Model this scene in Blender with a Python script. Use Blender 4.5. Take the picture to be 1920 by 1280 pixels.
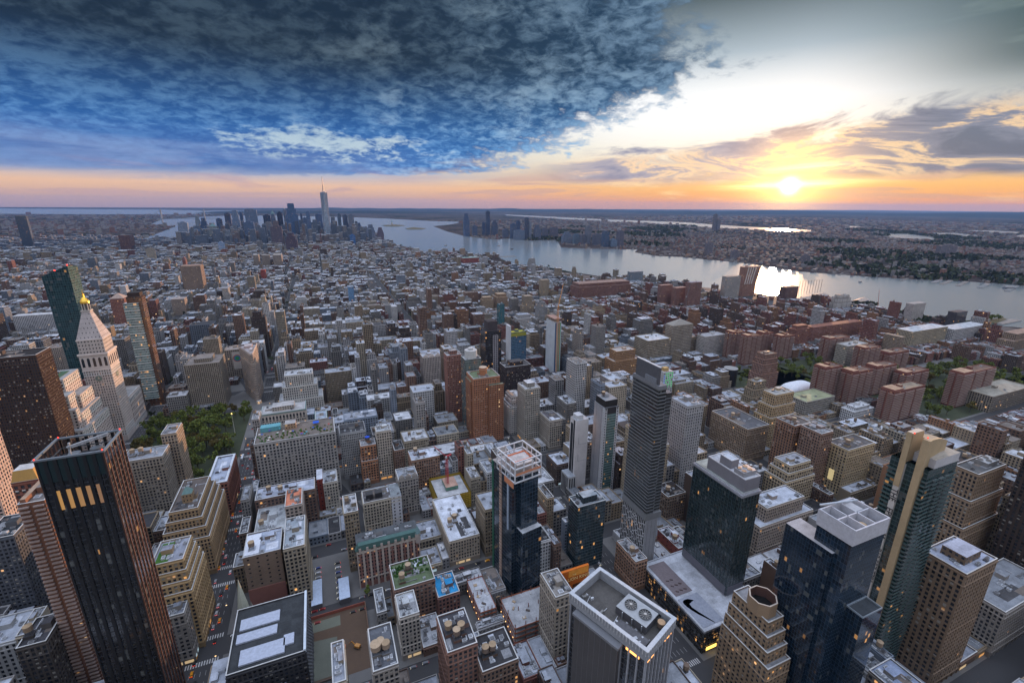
# ---- part 1: imports, camera, sky, sun ----
import bpy, math, random
import numpy as np
from mathutils import Matrix, Vector
R_ = math.radians
sc = bpy.context.scene
for o in list(bpy.data.objects): bpy.data.objects.remove(o)
COL = sc.collection
rng = np.random.default_rng(7)
random.seed(7)

# Ground axes: +Y runs downtown along the avenues, +X runs crosstown to the river, Z up, metres.
CAM_H, PITCH, YAW, ROLL, FPX = 326.0, R_(16.5), R_(22.6), R_(0.41), 865.0
Fv = np.array([math.sin(YAW)*math.cos(PITCH), math.cos(YAW)*math.cos(PITCH), -math.sin(PITCH)])
Rv = np.cross(Fv, [0, 0, 1.]); Rv /= np.linalg.norm(Rv); Uv = np.cross(Rv, Fv)
Rv, Uv = Rv*math.cos(ROLL)+Uv*math.sin(ROLL), Uv*math.cos(ROLL)-Rv*math.sin(ROLL)
cam = bpy.data.objects.new('camera', bpy.data.cameras.new('camera')); COL.objects.link(cam)
cam.data.sensor_width = 36; cam.data.lens = FPX/1920*36
cam.data.clip_start = 1; cam.data.clip_end = 200000
M = Matrix.Identity(4)
for i in range(3): M[i][0], M[i][1], M[i][2] = Rv[i], Uv[i], -Fv[i]
M[2][3] = CAM_H
cam.matrix_world = M
sc.camera = cam
sc.view_settings.view_transform = 'Standard'; sc.view_settings.look = 'None'
sc.view_settings.exposure = 0.15; sc.view_settings.gamma = 1.0
sc.cycles.max_bounces = 5; sc.cycles.diffuse_bounces = 1; sc.cycles.glossy_bounces = 3
sc.cycles.volume_bounces = 0; sc.cycles.transmission_bounces = 2

class X:
    """one socket of a node tree, with arithmetic"""
    nt = None
    def __init__(s, sock): s.s = sock
    @staticmethod
    def n(kind, **kw):
        nd = X.nt.nodes.new(kind)
        for k, v in kw.items(): setattr(nd, k, v)
        return nd
    @staticmethod
    def put(inp, v):
        if isinstance(v, X): X.nt.links.new(v.s, inp)
        elif isinstance(v, (tuple, list)) and len(v) == 3 and inp.type == 'RGBA': inp.default_value = (*v, 1)
        else: inp.default_value = v
    @staticmethod
    def m(op, *a, clamp=False):
        nd = X.n('ShaderNodeMath', operation=op, use_clamp=clamp)
        for i, v in enumerate(a): X.put(nd.inputs[i], v)
        return X(nd.outputs[0])
    def __add__(s, o): return X.m('ADD', s, o)
    __radd__ = __add__
    def __sub__(s, o): return X.m('SUBTRACT', s, o)
    def __rsub__(s, o): return X.m('SUBTRACT', o, s)
    def __mul__(s, o): return X.m('MULTIPLY', s, o)
    __rmul__ = __mul__
    def __truediv__(s, o): return X.m('DIVIDE', s, o)
    def abs(s): return X.m('ABSOLUTE', s)
    def floor(s): return X.m('FLOOR', s)
    def fract(s): return X.m('FRACT', s)
    def exp(s): return X.m('EXPONENT', s)
def smooth(a, b, x, lo=0., hi=1.):
    nd = X.n('ShaderNodeMapRange', interpolation_type='SMOOTHSTEP')
    X.put(nd.inputs['Value'], x); X.put(nd.inputs['From Min'], a); X.put(nd.inputs['From Max'], b)
    nd.inputs['To Min'].default_value = lo; nd.inputs['To Max'].default_value = hi
    return X(nd.outputs[0])
def less(a, b): return X.m('LESS_THAN', a, b)
def mixc(f, a, b, mode='MIX'):
    nd = X.n('ShaderNodeMix', data_type='RGBA', blend_type=mode)
    X.put(nd.inputs[0], f); X.put(nd.inputs[6], a); X.put(nd.inputs[7], b)
    return X(nd.outputs[2])
def vec(x, y, z):
    nd = X.n('ShaderNodeCombineXYZ')
    for i, v in enumerate((x, y, z)): X.put(nd.inputs[i], v)
    return X(nd.outputs[0])
def sep(v):
    nd = X.n('ShaderNodeSeparateXYZ'); X.put(nd.inputs[0], v)
    return [X(o) for o in nd.outputs]
def noise(v, scale, detail=4., rough=.55, dist=0., dim='3D'):
    nd = X.n('ShaderNodeTexNoise', noise_dimensions=dim)
    if v is not None: X.put(nd.inputs['Vector'], v)
    nd.inputs['Scale'].default_value = scale; nd.inputs['Detail'].default_value = detail
    nd.inputs['Roughness'].default_value = rough; nd.inputs['Distortion'].default_value = dist
    return X(nd.outputs[0])
def ramp(x, pts):
    nd = X.n('ShaderNodeValToRGB'); X.put(nd.inputs[0], x)
    e = nd.color_ramp.elements
    while len(e) < len(pts): e.new(.5)
    for i, (p, c) in enumerate(pts):
        e[i].position = p; e[i].color = (*c, 1) if len(c) == 3 else c
    return X(nd.outputs[0])

# ---- sky: clear evening gradient, a broken dark cloud deck, streaks near the sun ----
SUN_AZ, SUN_EL = 29.6, 2.0          # degrees right of the view axis, above the horizon
W = bpy.data.worlds.new('World'); sc.world = W; W.use_nodes = True
X.nt = W.node_tree; X.nt.nodes.clear()
tc = X.n('ShaderNodeTexCoord'); D = X(tc.outputs['Generated'])
dx, dy, dz = sep(D)
cy, sy = math.cos(YAW), math.sin(YAW)
A = X.m('ARCTAN2', dx*cy - dy*sy, dx*sy + dy*cy)*57.29578
E = X.m('ARCSINE', dz)*57.29578
r = smooth(-22., 24., A)
# base gradient, left side and right side of the sky
Ep = X.m('MULTIPLY', X.m('SUBTRACT', E, -2.), 1/24., clamp=True)
def el(e): return (e+2)/24.
left = ramp(Ep, [(el(-1), (.33,.24,.30)), (el(.4), (.62,.37,.28)), (el(1.8), (.80,.50,.32)), (el(3), (.42,.45,.55)), (el(5), (.40,.55,.68)), (el(8), (.22,.36,.55)), (el(14), (.12,.2,.34)), (el(20), (.09,.14,.22))])
right = ramp(Ep, [(el(-1), (.55,.30,.20)), (el(.3), (.98,.36,.08)), (el(1.8), (1.0,.50,.13)), (el(3.4), (1.0,.64,.26)), (el(6), (1.0,.86,.62)), (el(10), (1.,1.,1.)), (el(14.5), (.38,.46,.52)), (el(19), (.11,.145,.16))])
sky = mixc(r, left, right)
# the far right and the top of the clear patch turn grey-green
corner = smooth(28., 47., A)*smooth(5., 12., E)
sky = mixc(corner, sky, (.055,.095,.10))
lobe = ((((A-20.)/16.)*((A-20.)/16.) + ((E-9.)/3.6)*((E-9.)/3.6))*-1.).exp()
sky = mixc(lobe*.75, sky, (.98,.98,.96))
pl = vec(dx/(dz+.30), dy/(dz+.30), dz*1.2)                    # flat cloud layer seen in perspective
n_big = noise(pl, 1.6, 3., .5)
n_mid = noise(pl, 5.2, 7., .60, .5)
n_fine = noise(pl, 19., 6., .62, .35)
ae = vec(A*.045, E*.32, 3.)
st1 = noise(ae, 1.0, 6., .6, .6)                           # long low streaks
st3 = noise(vec(A*.10, E*.42, 5.), 1.0, 7., .62, 1.1)
st2 = noise(vec(A*.07, E*.75, 9.), 1.0, 6., .55, .8)
# deck: everything to the left of a ragged slanting edge
edge = ramp(X.m('MULTIPLY', E, 1/24., clamp=True), [(0, (.13,)*3), (2.6/24, (.22,)*3), (3.6/24, (.53,)*3), (6/24, (.60,)*3), (8.5/24, (.67,)*3), (10.5/24, (.745,)*3), (13.5/24, (.85,)*3), (18/24, (.80,)*3)])
edge = sep(edge)[0]*80. - 46.
deck = smooth(-3.5, 4.5, edge - A + (n_mid-.5)*30. + (n_fine-.5)*16. + (n_big-.5)*10.)
deck = deck*smooth(1.9, 3.6, E + (st1-.5)*4.)
tex = smooth(.40, .62, n_mid*.38 + n_fine*.62)
hi = smooth(4., 15., E)
lit = smooth(-24., 14., A - E*.4)
c_dark = mixc(hi, mixc(lit, (.030,.13,.40), (.035,.14,.35)), mixc(lit, (.013,.027,.050), (.022,.055,.105)))
c_lite = mixc(hi, mixc(lit, (.11,.29,.62), (.17,.38,.66)), mixc(lit, (.040,.068,.102), (.14,.23,.34)))
deckc = mixc(tex, c_dark, c_lite)
hole = smooth(.50, .68, n_mid*.55+n_big*.25+n_fine*.2)*(1.-hi*.7)*smooth(-38., -6., A)
deckc = mixc(hole*.55, deckc, (.55,.72,.82))
# pale openings in the deck low on the left
op = ((((A+20.)/9.5)*((A+20.)/9.5) + ((E-5.7+A*.02)/1.5)*((E-5.7+A*.02)/1.5))*-1.).exp()
op = smooth(.30, 1.05, op*1.0 + (n_mid-.5)*2.0 + (n_fine-.5)*2.0 + (st3-.5)*1.6)*smooth(.02,.4,op)
strat = smooth(7.5, 4.6, E+(st1-.5)*2.5)*smooth(-6., -26., A)
deckc = mixc(strat*.75, deckc, mixc(smooth(.36,.62,st1), (.055,.13,.36), (.22,.30,.52)))
sky = mixc(deck*(1.-op*.85), sky, deckc)
sky = mixc(op*.30*deck, sky, (.74,.80,.70))
# streaks and the low bank on the sun's side
bank = smooth(0., 10., A)*smooth(2.0, 3.2, E+(st1-.5)*2.)*smooth(0., 1.6, (A-6.)*.10 + 5.6 - E + (st3-.5)*7.5)
bt = smooth(.30, .44, st3*.7+st2*.3)
sky = mixc(bank*bt*.92, sky, mixc(smooth(.50,.66,st3), mixc(smooth(42., 22., A), (.20,.22,.30), (.42,.38,.44)), mixc(smooth(42., 22., A), (.10,.13,.20), (.24,.25,.36))))
rimg = smooth(.36,.43,st3)*smooth(.52,.44,st3)*bank
sky = mixc(rimg*.55, sky, (1.3,.86,.40))
low = smooth(.50, .64, st2)*smooth(.2,1.2,E)*smooth(4.2,2.4,E)
sky = mixc(low*.55, sky, mixc(r, (.50,.33,.36), (.62,.36,.27)))
gold = smooth(.56, .68, st1)*smooth(.3,1.,E)*smooth(6.,3.2,E)*smooth(-22.,8.,A)
sky = mixc(gold*.6, sky, (1.15,.78,.34))
wisp = smooth(.55,.72,noise(vec(A*.11-E*.1, E*.5, 4.), 1., 4., .5))*smooth(30.,42.,A)*smooth(9.,12.,E)
sky = mixc(wisp*.25, sky, (.32,.40,.38))
# the sun, veiled by thin cloud
ax = (A-SUN_AZ)*math.cos(R_(SUN_EL)); ey = E-SUN_EL
d2 = ax*ax + ey*ey
core = (d2*(-1/.36)).exp()
halo = (X.m('SQRT', d2)*(-1/2.6)).exp()
flare = ((ax*ax/26. + (ey-.15-ax*.03)*(ey-.15-ax*.03)/.10)*-1.).exp()*smooth(.42,.6,st2+.06)
flare2 = ((((ax-1.)*(ax-1.))/16. + (ey-1.5-ax*.12)*(ey-1.5-ax*.12)/.35)*-1.).exp()*smooth(.4,.6,st1+.05)
def addc(c, f, col):
    return mixc(1., c, mixc(f, (0,0,0), col), 'ADD')
sky = mixc(smooth(.0,.8,halo)*.8, sky, (1.0,.55,.12)); sky = addc(sky, halo, (2.6,1.35,.38)); sky = addc(sky, flare, (1.6,1.2,.55)); sky = addc(sky, flare2, (1.1,.9,.45))
sky = addc(sky, core, (9.,6.5,3.))
# overhead and behind: unseen sky, warm grey to bright blue, tuned as fill light
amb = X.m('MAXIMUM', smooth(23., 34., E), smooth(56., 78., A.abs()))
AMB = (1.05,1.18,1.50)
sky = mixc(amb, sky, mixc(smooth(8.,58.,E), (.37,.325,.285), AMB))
sky = mixc(smooth(-1.5,-6.,E), sky, (.05,.07,.10))
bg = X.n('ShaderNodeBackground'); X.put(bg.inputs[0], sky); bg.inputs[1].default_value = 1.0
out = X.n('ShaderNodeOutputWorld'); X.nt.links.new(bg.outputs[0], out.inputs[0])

sl = bpy.data.lights.new('sun', 'SUN'); sl.energy = 4.4; sl.angle = R_(0.5); sl.color = (1., .56, .30)
so = bpy.data.objects.new('sun', sl); COL.objects.link(so)
sa = YAW + R_(SUN_AZ); sun_el = R_(3.4)
sd = Vector((math.sin(sa)*math.cos(sun_el), math.cos(sa)*math.cos(sun_el), math.sin(sun_el)))
so.rotation_euler = sd.to_track_quat('Z', 'Y').to_euler(); so.location = (0, 0, 900)

# ---- part 2: materials ----
MATS = []
MI = {}
def mat(name):
    m = bpy.data.materials.new(name); m.use_nodes = True
    X.nt = m.node_tree; X.nt.nodes.clear()
    MI[name] = len(MATS); MATS.append(m)
    o = X.n('ShaderNodeOutputMaterial'); b = X.n('ShaderNodeBsdfPrincipled')
    X.nt.links.new(b.outputs[0], o.inputs[0])
    return m, b
def attr(n):
    nd = X.n('ShaderNodeAttribute'); nd.attribute_name = n
    return X(nd.outputs['Color']), X(nd.outputs['Vector'])
def wn(v):
    nd = X.n('ShaderNodeTexWhiteNoise', noise_dimensions='3D'); X.put(nd.inputs['Vector'], v)
    return X(nd.outputs['Value']), X(nd.outputs['Color'])
def pset(b, **k):
    for n, v in k.items():
        n = {'base': 'Base Color', 'rough': 'Roughness', 'metal': 'Metallic', 'spec': 'Specular IOR Level', 'ecol': 'Emission Color', 'estr': 'Emission Strength', 'normal': 'Normal'}[n]
        X.put(b.inputs[n], v)
def geo():
    return X(X.n('ShaderNodeNewGeometry').outputs['Position'])
def scalec(c, f):
    nd = X.n('ShaderNodeVectorMath', operation='SCALE'); X.put(nd.inputs[0], c); X.put(nd.inputs['Scale'], f)
    return X(nd.outputs[0])
def bump(h, dist=.3, st=.6):
    nd = X.n('ShaderNodeBump'); nd.inputs['Distance'].default_value = dist; nd.inputs['Strength'].default_value = st
    X.put(nd.inputs['Height'], h); return X(nd.outputs[0])
LITC = (1., .48, .15)

# masonry wall with window openings laid out by the UV cells (one cell = one bay by one storey)
m, b = mat('masonry_wall')
c, _ = attr('Col'); _, par = attr('Par'); px, py_, pz = sep(par)
uv = X(X.n('ShaderNodeUVMap').outputs[0]); u, v, _ = sep(uv)
fu, fv = u.fract(), v.fract()
win = less((fu-.5).abs(), px*.5)*less((fv-.52).abs(), py_*.5)
r1, rc = wn(vec(u.floor(), v.floor(), 1.)); ra, rb, rc3 = sep(rc)
lit = less(r1, pz)*win
gl = mixc(less(ra, .09), mixc(rb, (.010,.012,.016), (.035,.04,.05)), (.15,.15,.145))
P = geo()
grime = noise(P, .06, 4., .6)*.6 + noise(P, .7, 3., .6)*.4 + .40
band = less(fv, .07)*.10
wall = scalec(c, grime*(1.0-band))
pset(b, base=mixc(win, wall, gl), rough=win*-.70+.88, ecol=mixc(rc3, LITC, (1.,.68,.34)), estr=lit*(rb*rb*.9+.12))

m, b = mat('plain_wall')
c, _ = attr('Col'); P = geo()
pset(b, base=scalec(c, noise(P, .08, 4., .6)*.5+noise(P, 1.1, 3., .6)*.3+.6), rough=.85)

m, b = mat('roofing')
c, _ = attr('Col'); P = geo()
q0, q1, q2 = sep(P)
pn_, _c = wn(vec((q0*.16).floor(), (q1*.21).floor(), (q2*.3).floor()))
rv = noise(P, .12, 5., .65)*1.1+noise(P, .9, 3., .6)*.6+pn_*.24-.05
pset(b, base=scalec(c, rv), rough=.8, spec=.2)

# curtain wall: every pane its own tint and blind
m, b = mat('curtain_glass')
c, _ = attr('Col'); _, par = attr('Par'); px, py_, pz = sep(par)
uv = X(X.n('ShaderNodeUVMap').outputs[0]); u, v, _ = sep(uv)
r1, rc = wn(vec(u.floor(), v.floor(), 2.)); ra, rb, rc3 = sep(rc)
fr = X.m('MAXIMUM', less(u.fract(), .09), less(v.fract(), py_))
tint = scalec(c, ra*.7+.6)
blind = less(rb, .045)
lit = less(r1, pz)*(1.-fr)
pset(b, base=mixc(fr, mixc(blind, tint, (.10,.11,.11)), scalec(c, 2.0)), rough=fr*.4+.09, spec=.9, ecol=mixc(ra, LITC, (.95,.72,.42)), estr=lit*(rc3*rc3*.7+.12),
     normal=bump(noise(vec(u*.5, v*.5, rb*0.), 1.3, 2., .5), .15, .25))

# window pane: a real pane, lit or dark by chance
m, b = mat('window_pane')
uv = X(X.n('ShaderNodeUVMap').outputs[0]); u, v, _ = sep(uv)
oi = X(X.n('ShaderNodeObjectInfo').outputs['Random'])
_, par = attr('Par'); px, py_, pz = sep(par)
r1, rc = wn(vec(u.floor()+oi*971., v.floor(), 5.)); ra, rb, rc3 = sep(rc)
half = less(v.fract(), rb)
pset(b, base=mixc(less(ra, .22)*half, mixc(rb, (.010,.013,.018), (.05,.055,.065)), (.34,.33,.30)), rough=.12, spec=.6, ecol=mixc(ra, LITC, (1.,.70,.36)), estr=less(r1, pz)*(rc3*rc3*.9+.15))

for nm, rg, mt, sp in (('painted_metal', .4, .0, .5), ('bright_metal', .28, .9, .5), ('matte_paint', .8, 0., .3), ('leafage', .9, 0., .15), ('smooth_glass', .06, 0., 1.)):
    m, b = mat(nm); c, _ = attr('Col'); P = geo()
    pset(b, base=scalec(c, noise(P, .5, 3., .6)*.6+.7), rough=rg, metal=mt, spec=sp)
m, b = mat('lamp_glow'); c, _ = attr('Col'); pset(b, base=c, ecol=c, estr=2.2, rough=.6)
m, b = mat('shop_glow'); c, _ = attr('Col'); pset(b, base=c, ecol=c, estr=.8, rough=.6)
m, b = mat('leaf_crown'); c, _ = attr('Col'); oi = X(X.n('ShaderNodeObjectInfo').outputs['Random']); P = geo()
pset(b, base=scalec(mixc(oi, mixc(less(oi, .22), c, (.105,.078,.028)), scalec(c, 1.45)), noise(P, .35, 3., .6)*1.2+.4), rough=.95, spec=.1)

# ground surfaces
m, b = mat('asphalt'); P = geo()
pset(b, base=scalec(mixc(noise(P,.02,4.,.6), (.038,.038,.042), (.065,.064,.066)), 1.), rough=.8)
m, b = mat('sidewalk'); P = geo()
pset(b, base=mixc(noise(P,.05,5.,.65), (.10,.098,.095), (.20,.195,.19)), rough=.85)
m, b = mat('park_ground'); P = geo()
pset(b, base=mixc(noise(P,.05,5.,.65), (.018,.032,.012), (.07,.075,.04)), rough=.95)
m, b = mat('land_cover'); P = geo()
n1 = noise(P, .0011, 5., .6); n2 = noise(P, .006, 6., .7); n3 = noise(P, .03, 3., .7)
woods = smooth(.50, .58, n1*.6+n2*.4)
town = mixc(smooth(.45, .62, n3*.5+n2*.5), (.045,.034,.032), (.15,.13,.12))
town = mixc(smooth(.60,.68,n2), town, (.15,.15,.155))
pset(b, base=mixc(woods, town, (.018,.024,.018)), rough=1., spec=0.)
m, b = mat('hill_woods'); P = geo()
pset(b, base=mixc(noise(P,.002,5.,.6), (.012,.022,.028), (.035,.042,.045)), rough=1., spec=0.)
m, b = mat('water'); P = geo()
q0, q1, q2 = sep(P)
wv = noise(vec(q0*.02, q1*.06, 0.), 1., 4., .6)*.5 + noise(vec(q0*.11, q1*.2, 2.), 1., 3., .6)*.35
pset(b, base=mixc(noise(vec(q0*.0012,q1*.004,0.),1.,4.,.6), (.14,.16,.17), (.19,.21,.215)), rough=.23, spec=.8, normal=bump(wv, .8, .15)); b.inputs['IOR'].default_value = 2.0

# ---- part 3: mesh builders ----
def A1(x, n=None):
    x = np.atleast_1d(np.asarray(x, float)); return x if n is None else np.broadcast_to(x, (n,))
class Q:
    """collects quads; build() links them as ONE mesh object"""
    def __init__(s): s.P, s.UV, s.C, s.R, s.M = [], [], [], [], []
    def quads(s, P, col, mat, uv=None, par=(.5, .5, .03)):
        P = np.asarray(P, float).reshape(-1, 4, 3); n = len(P)
        s.P.append(P)
        s.UV.append(np.zeros((n, 4, 2)) if uv is None else np.asarray(uv, float).reshape(n, 4, 2))
        s.C.append(np.broadcast_to(np.asarray(col, float).reshape(-1, 3), (n, 3)))
        s.R.append(np.broadcast_to(np.asarray(par, float).reshape(-1, 3), (n, 3)))
        s.M.append(np.full(n, MI[mat])); return s
    def box(s, x0, y0, x1, y1, z0, z1, col, mat='plain_wall', top=None, topcol=None, bay=None, flr=3.4, par=(.5, .5, .03), ang=0., faces='nesw', notop=False, bottom=False):
        x0, y0, x1, y1, z0, z1 = np.broadcast_arrays(*[A1(v) for v in (x0, y0, x1, y1, z0, z1)])
        n = len(x0); cx, cy_ = (x0+x1)/2, (y0+y1)/2; ang = A1(ang, n); ca, sa_ = np.cos(ang), np.sin(ang)
        def pt(x, y, z):
            dx_, dy_ = x-cx, y-cy_
            return np.stack([cx+dx_*ca+dy_*sa_, cy_-dx_*sa_+dy_*ca, z], -1)
        off = rng.integers(0, 900, n)*1.
        for f in faces:
            a, b_ = {'n': ((x0, y0), (x1, y0)), 'w': ((x1, y0), (x1, y1)), 's': ((x1, y1), (x0, y1)), 'e': ((x0, y1), (x0, y0))}[f]
            P = np.stack([pt(*a, z0), pt(*b_, z0), pt(*b_, z1), pt(*a, z1)], 1)
            uv = None
            if bay is not None:
                L = np.hypot(b_[0]-a[0], b_[1]-a[1]); k = np.maximum(1, np.round(L/bay)); h0, h1 = z0/flr, np.maximum(z0/flr+.2, np.round(z1/flr))
                zz = np.zeros(n)
                uv = np.stack([np.stack([zz+off, h0], -1), np.stack([k+off, h0], -1), np.stack([k+off, h1], -1), np.stack([off, h1], -1)], 1)
            s.quads(P, col, mat, uv, par)
        if not notop:
            s.quads(np.stack([pt(x0, y0, z1), pt(x1, y0, z1), pt(x1, y1, z1), pt(x0, y1, z1)], 1), col if topcol is None else topcol, top or mat)
        if bottom:
            s.quads(np.stack([pt(x0, y1, z0), pt(x1, y1, z0), pt(x1, y0, z0), pt(x0, y0, z0)], 1), col, mat)
        return s
    def prism(s, pts, z0, z1, col, mat='plain_wall', topcol=None, top=None, cap=True, bay=None, flr=3.4, par=(.5,.5,.03), taper=1., c=None):
        """upright prism on any convex outline (counter-clockwise), top scaled by taper about c"""
        p = np.asarray(pts, float); n = len(p); c = p.mean(0) if c is None else np.asarray(c)
        q = c+(p-c)*taper; j = (np.arange(n)+1) % n
        lo = np.c_[p, np.full(n, z0)]; hi = np.c_[q, np.full(n, z1)]
        uv = None
        if bay:
            L = np.hypot(*(p[j]-p).T); k = np.maximum(1, np.round(L/bay)); st = np.r_[0, np.cumsum(k)[:-1]]; o = rng.integers(0, 900)
            uv = np.stack([np.stack([st+o, st*0+z0/flr], -1), np.stack([st+k+o, st*0+z0/flr], -1), np.stack([st+k+o, st*0+round(z1/flr)], -1), np.stack([st+o, st*0+round(z1/flr)], -1)], 1)
        s.quads(np.stack([lo, lo[j], hi[j], hi], 1), col, mat, uv, par)
        if cap:
            cc = np.array([*c, z1])
            for i in range(0, n, 2):
                s.quads([hi[i], hi[(i+1) % n], hi[(i+2) % n], cc], topcol if topcol is not None else col, top or mat)
        return s
    def cyl(s, x, y, r, z0, z1, col, mat='plain_wall', n=12, taper=1., cap=True, topcol=None, **k):
        t = np.arange(n)*2*math.pi/n
        return s.prism(np.c_[x+r*np.cos(t), y+r*np.sin(t)], z0, z1, col, mat, topcol, None, cap, taper=taper, **k)
    def bar(s, a, b_, w, col, mat='painted_metal'):
        """square bar between two points"""
        a, b_ = np.asarray(a, float), np.asarray(b_, float); d = b_-a; L = np.linalg.norm(d)
        if L < 1e-6: return s
        d /= L; u = np.cross(d, [0, 0, 1.]) if abs(d[2]) < .95 else np.cross(d, [0, 1., 0]); u /= np.linalg.norm(u); v = np.cross(u, d)
        u, v = u*w/2, v*w/2; k = [(-1, -1), (1, -1), (1, 1), (-1, 1)]
        A_ = [a+u*i+v*j for i, j in k]; B_ = [b_+u*i+v*j for i, j in k]
        s.quads([[A_[i], B_[i], B_[(i+1) % 4], A_[(i+1) % 4]] for i in range(4)]+[[A_[0], A_[1], A_[2], A_[3]], [B_[3], B_[2], B_[1], B_[0]]], col, mat)
        return s
    def slabs(s, fr, u0, u1, v0, v1, d0, d1, col, mat='plain_wall'):
        """boxes on a wall face: u along it, v up, d outward"""
        u0, u1, v0, v1, d0, d1 = np.broadcast_arrays(*[A1(q) for q in (u0, u1, v0, v1, d0, d1)])
        (ox, oy), (tx, ty), (nx_, ny_) = fr
        def pt(u, v, d): return np.stack([ox+tx*u+nx_*d, oy+ty*u+ny_*d, v], -1)
        c = [pt(u0, v0, d0), pt(u1, v0, d0), pt(u1, v1, d0), pt(u0, v1, d0), pt(u0, v0, d1), pt(u1, v0, d1), pt(u1, v1, d1), pt(u0, v1, d1)]
        for q in ((4, 5, 6, 7), (0, 4, 7, 3), (5, 1, 2, 6), (7, 6, 2, 3), (0, 1, 5, 4)):
            s.quads(np.stack([c[i] for i in q], 1), col, mat)
        return s
    def build(s, name, parent=None, loc=None):
        P = np.concatenate(s.P); n = len(P); m_ = np.concatenate(s.M)
        me = bpy.data.meshes.new(name)
        me.vertices.add(n*4); me.vertices.foreach_set('co', P.reshape(-1).astype(np.float32))
        me.loops.add(n*4); me.loops.foreach_set('vertex_index', np.arange(n*4, dtype=np.int32))
        me.polygons.add(n); me.polygons.foreach_set('loop_start', np.arange(n, dtype=np.int32)*4)
        me.update(calc_edges=True)
        used = sorted(set(m_.tolist())); mp = np.zeros(len(MATS), np.int32)
        for i, u in enumerate(used): me.materials.append(MATS[u]); mp[u] = i
        me.polygons.foreach_set('material_index', mp[m_])
        me.uv_layers.new(name='UVMap').data.foreach_set('uv', np.concatenate(s.UV).reshape(-1).astype(np.float32))
        for nm, arr in (('Col', np.concatenate(s.C)), ('Par', np.concatenate(s.R))):
            a = me.attributes.new(nm, 'FLOAT_COLOR', 'CORNER'); full = np.ones((n*4, 4), np.float32); full[:, :3] = np.repeat(arr, 4, 0)
            a.data.foreach_set('color', full.reshape(-1))
        me.update()
        return link(name, me, parent, loc)
    def empty(s): return not s.P
def link(name, me, parent=None, loc=None):
    o = bpy.data.objects.new(name, me); COL.objects.link(o); o.parent = parent
    if loc is not None: o.location = loc
    return o
def tag(o, label=None, cat=None, group=None, kind=None):
    for k, v in (('label', label), ('category', cat), ('group', group), ('kind', kind)):
        if v: o[k] = v
    return o
def thing(name, label, cat, loc=(0, 0, 0), rz=0., group=None):
    o = link(name, None, None, loc); o.rotation_euler = (0, 0, rz); return tag(o, label, cat, group)
def copytree(o, parent=None):
    c = o.copy(); COL.objects.link(c); c.parent = parent
    for ch in list(o.children): copytree(ch, c)
    return c
def frames(x0, y0, x1, y1, sides):
    d = {'n': ((x0, y0), (1, 0), (0, -1), x1-x0), 'w': ((x1, y0), (0, 1), (1, 0), y1-y0), 's': ((x1, y1), (-1, 0), (0, 1), x1-x0), 'e': ((x0, y1), (0, -1), (-1, 0), y1-y0)}
    return [(k, d[k][:3], d[k][3]) for k in sides]
WHITE = (.62, .66, .74); DARK = (.05, .05, .055); PALE = (.45, .48, .52); STEEL = (.42, .44, .47)
TANKC = [(.26, .19, .13), (.33, .25, .18), (.20, .15, .12)]
def tank(root, x, y, z, r=2.2, h=3.6, body=(.17, .12, .09), cap=(.50, .36, .22)):
    q = Q()
    for i, j in ((-1, -1), (1, -1), (1, 1), (-1, 1)): q.bar((x+i*r*.6, y+j*r*.6, z), (x+i*r*.6, y+j*r*.6, z+2.6), .3, (.08, .08, .09))
    u = Q(); u.cyl(x, y, r, z+2.6, z+2.6+h, body, 'plain_wall', cap=False); o = u.build('water_tank', root); q.build('tank_legs', o)
    u = Q(); u.cyl(x, y, r*1.06, z+2.6+h, z+2.6+h+r*.55, cap, 'matte_paint', taper=.05); u.build('tank_roof', o); return o
def pane_mesh(w, h, par):
    q = Q(); q.slabs(((-w/2, 0), (1, 0), (0, -1)), 0, w, -h/2, h/2, 0, .10, (.02, .02, .02), 'window_pane')
    q.UV = [np.broadcast_to(np.array([[0.1, .05], [.9, .05], [.9, .95], [.1, .95]]), (len(u), 4, 2)) for u in q.UV]
    q.R = [np.broadcast_to(np.array(par), (len(u), 3)) for u in q.P]
    me = None; o = q.build('window'); me = o.data; bpy.data.objects.remove(o); return me
def masonry_face(q, panes, fr, L, z0, z1, bay, flr, pf, sf, col, prot=.35, base=True):
    nb = max(2, int(round(L/bay))); nf = max(2, int(round((z1-z0)/flr))); bw = L/nb; fh = (z1-z0)/nf
    i = np.arange(nb+1); w = bw*pf/2
    cc = np.array(col)
    pale = np.minimum(cc*1.22+.015, .62); hb = min(nf*.18, 3.)*fh; ht = min(nf*.14, 2.)*fh
    for za, zb_, c_ in ((z0, z0+hb, pale), (z0+hb, z1-ht, cc*1.02), (z1-ht, z1-.02, pale*.96)): q.slabs(fr, np.clip(i*bw-w, 0, L), np.clip(i*bw+w, 0, L), za, zb_, 0, prot, c_)
    for kb in ([int(round(hb/fh)), nf-int(round(ht/fh))] if nf > 6 else []): q.slabs(fr, -.1, L+.1, z0+kb*fh-.25, z0+kb*fh+.3, 0, prot+.35, pale)
    if nf > 12: q.slabs(fr, 0, L, z0+(nf//2)*fh-.2, z0+(nf//2)*fh+.2, 0, prot+.2, cc*1.15)
    k = np.arange(nf+1)
    q.slabs(fr, .01, L-.01, np.maximum(z0+k*fh-fh*sf*.5, z0+.01), np.minimum(z0+k*fh+fh*sf*.5, z1-.03), 0, prot-.08, cc*.93)
    ii, kk = np.meshgrid(np.arange(nb), np.arange(nf)); ii, kk = ii.ravel(), kk.ravel()
    panes.append((fr, (ii+.5)*bw, z0+(kk+.5)*fh, bw*(1-pf)*.94, fh*(1-sf)*.94))
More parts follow.
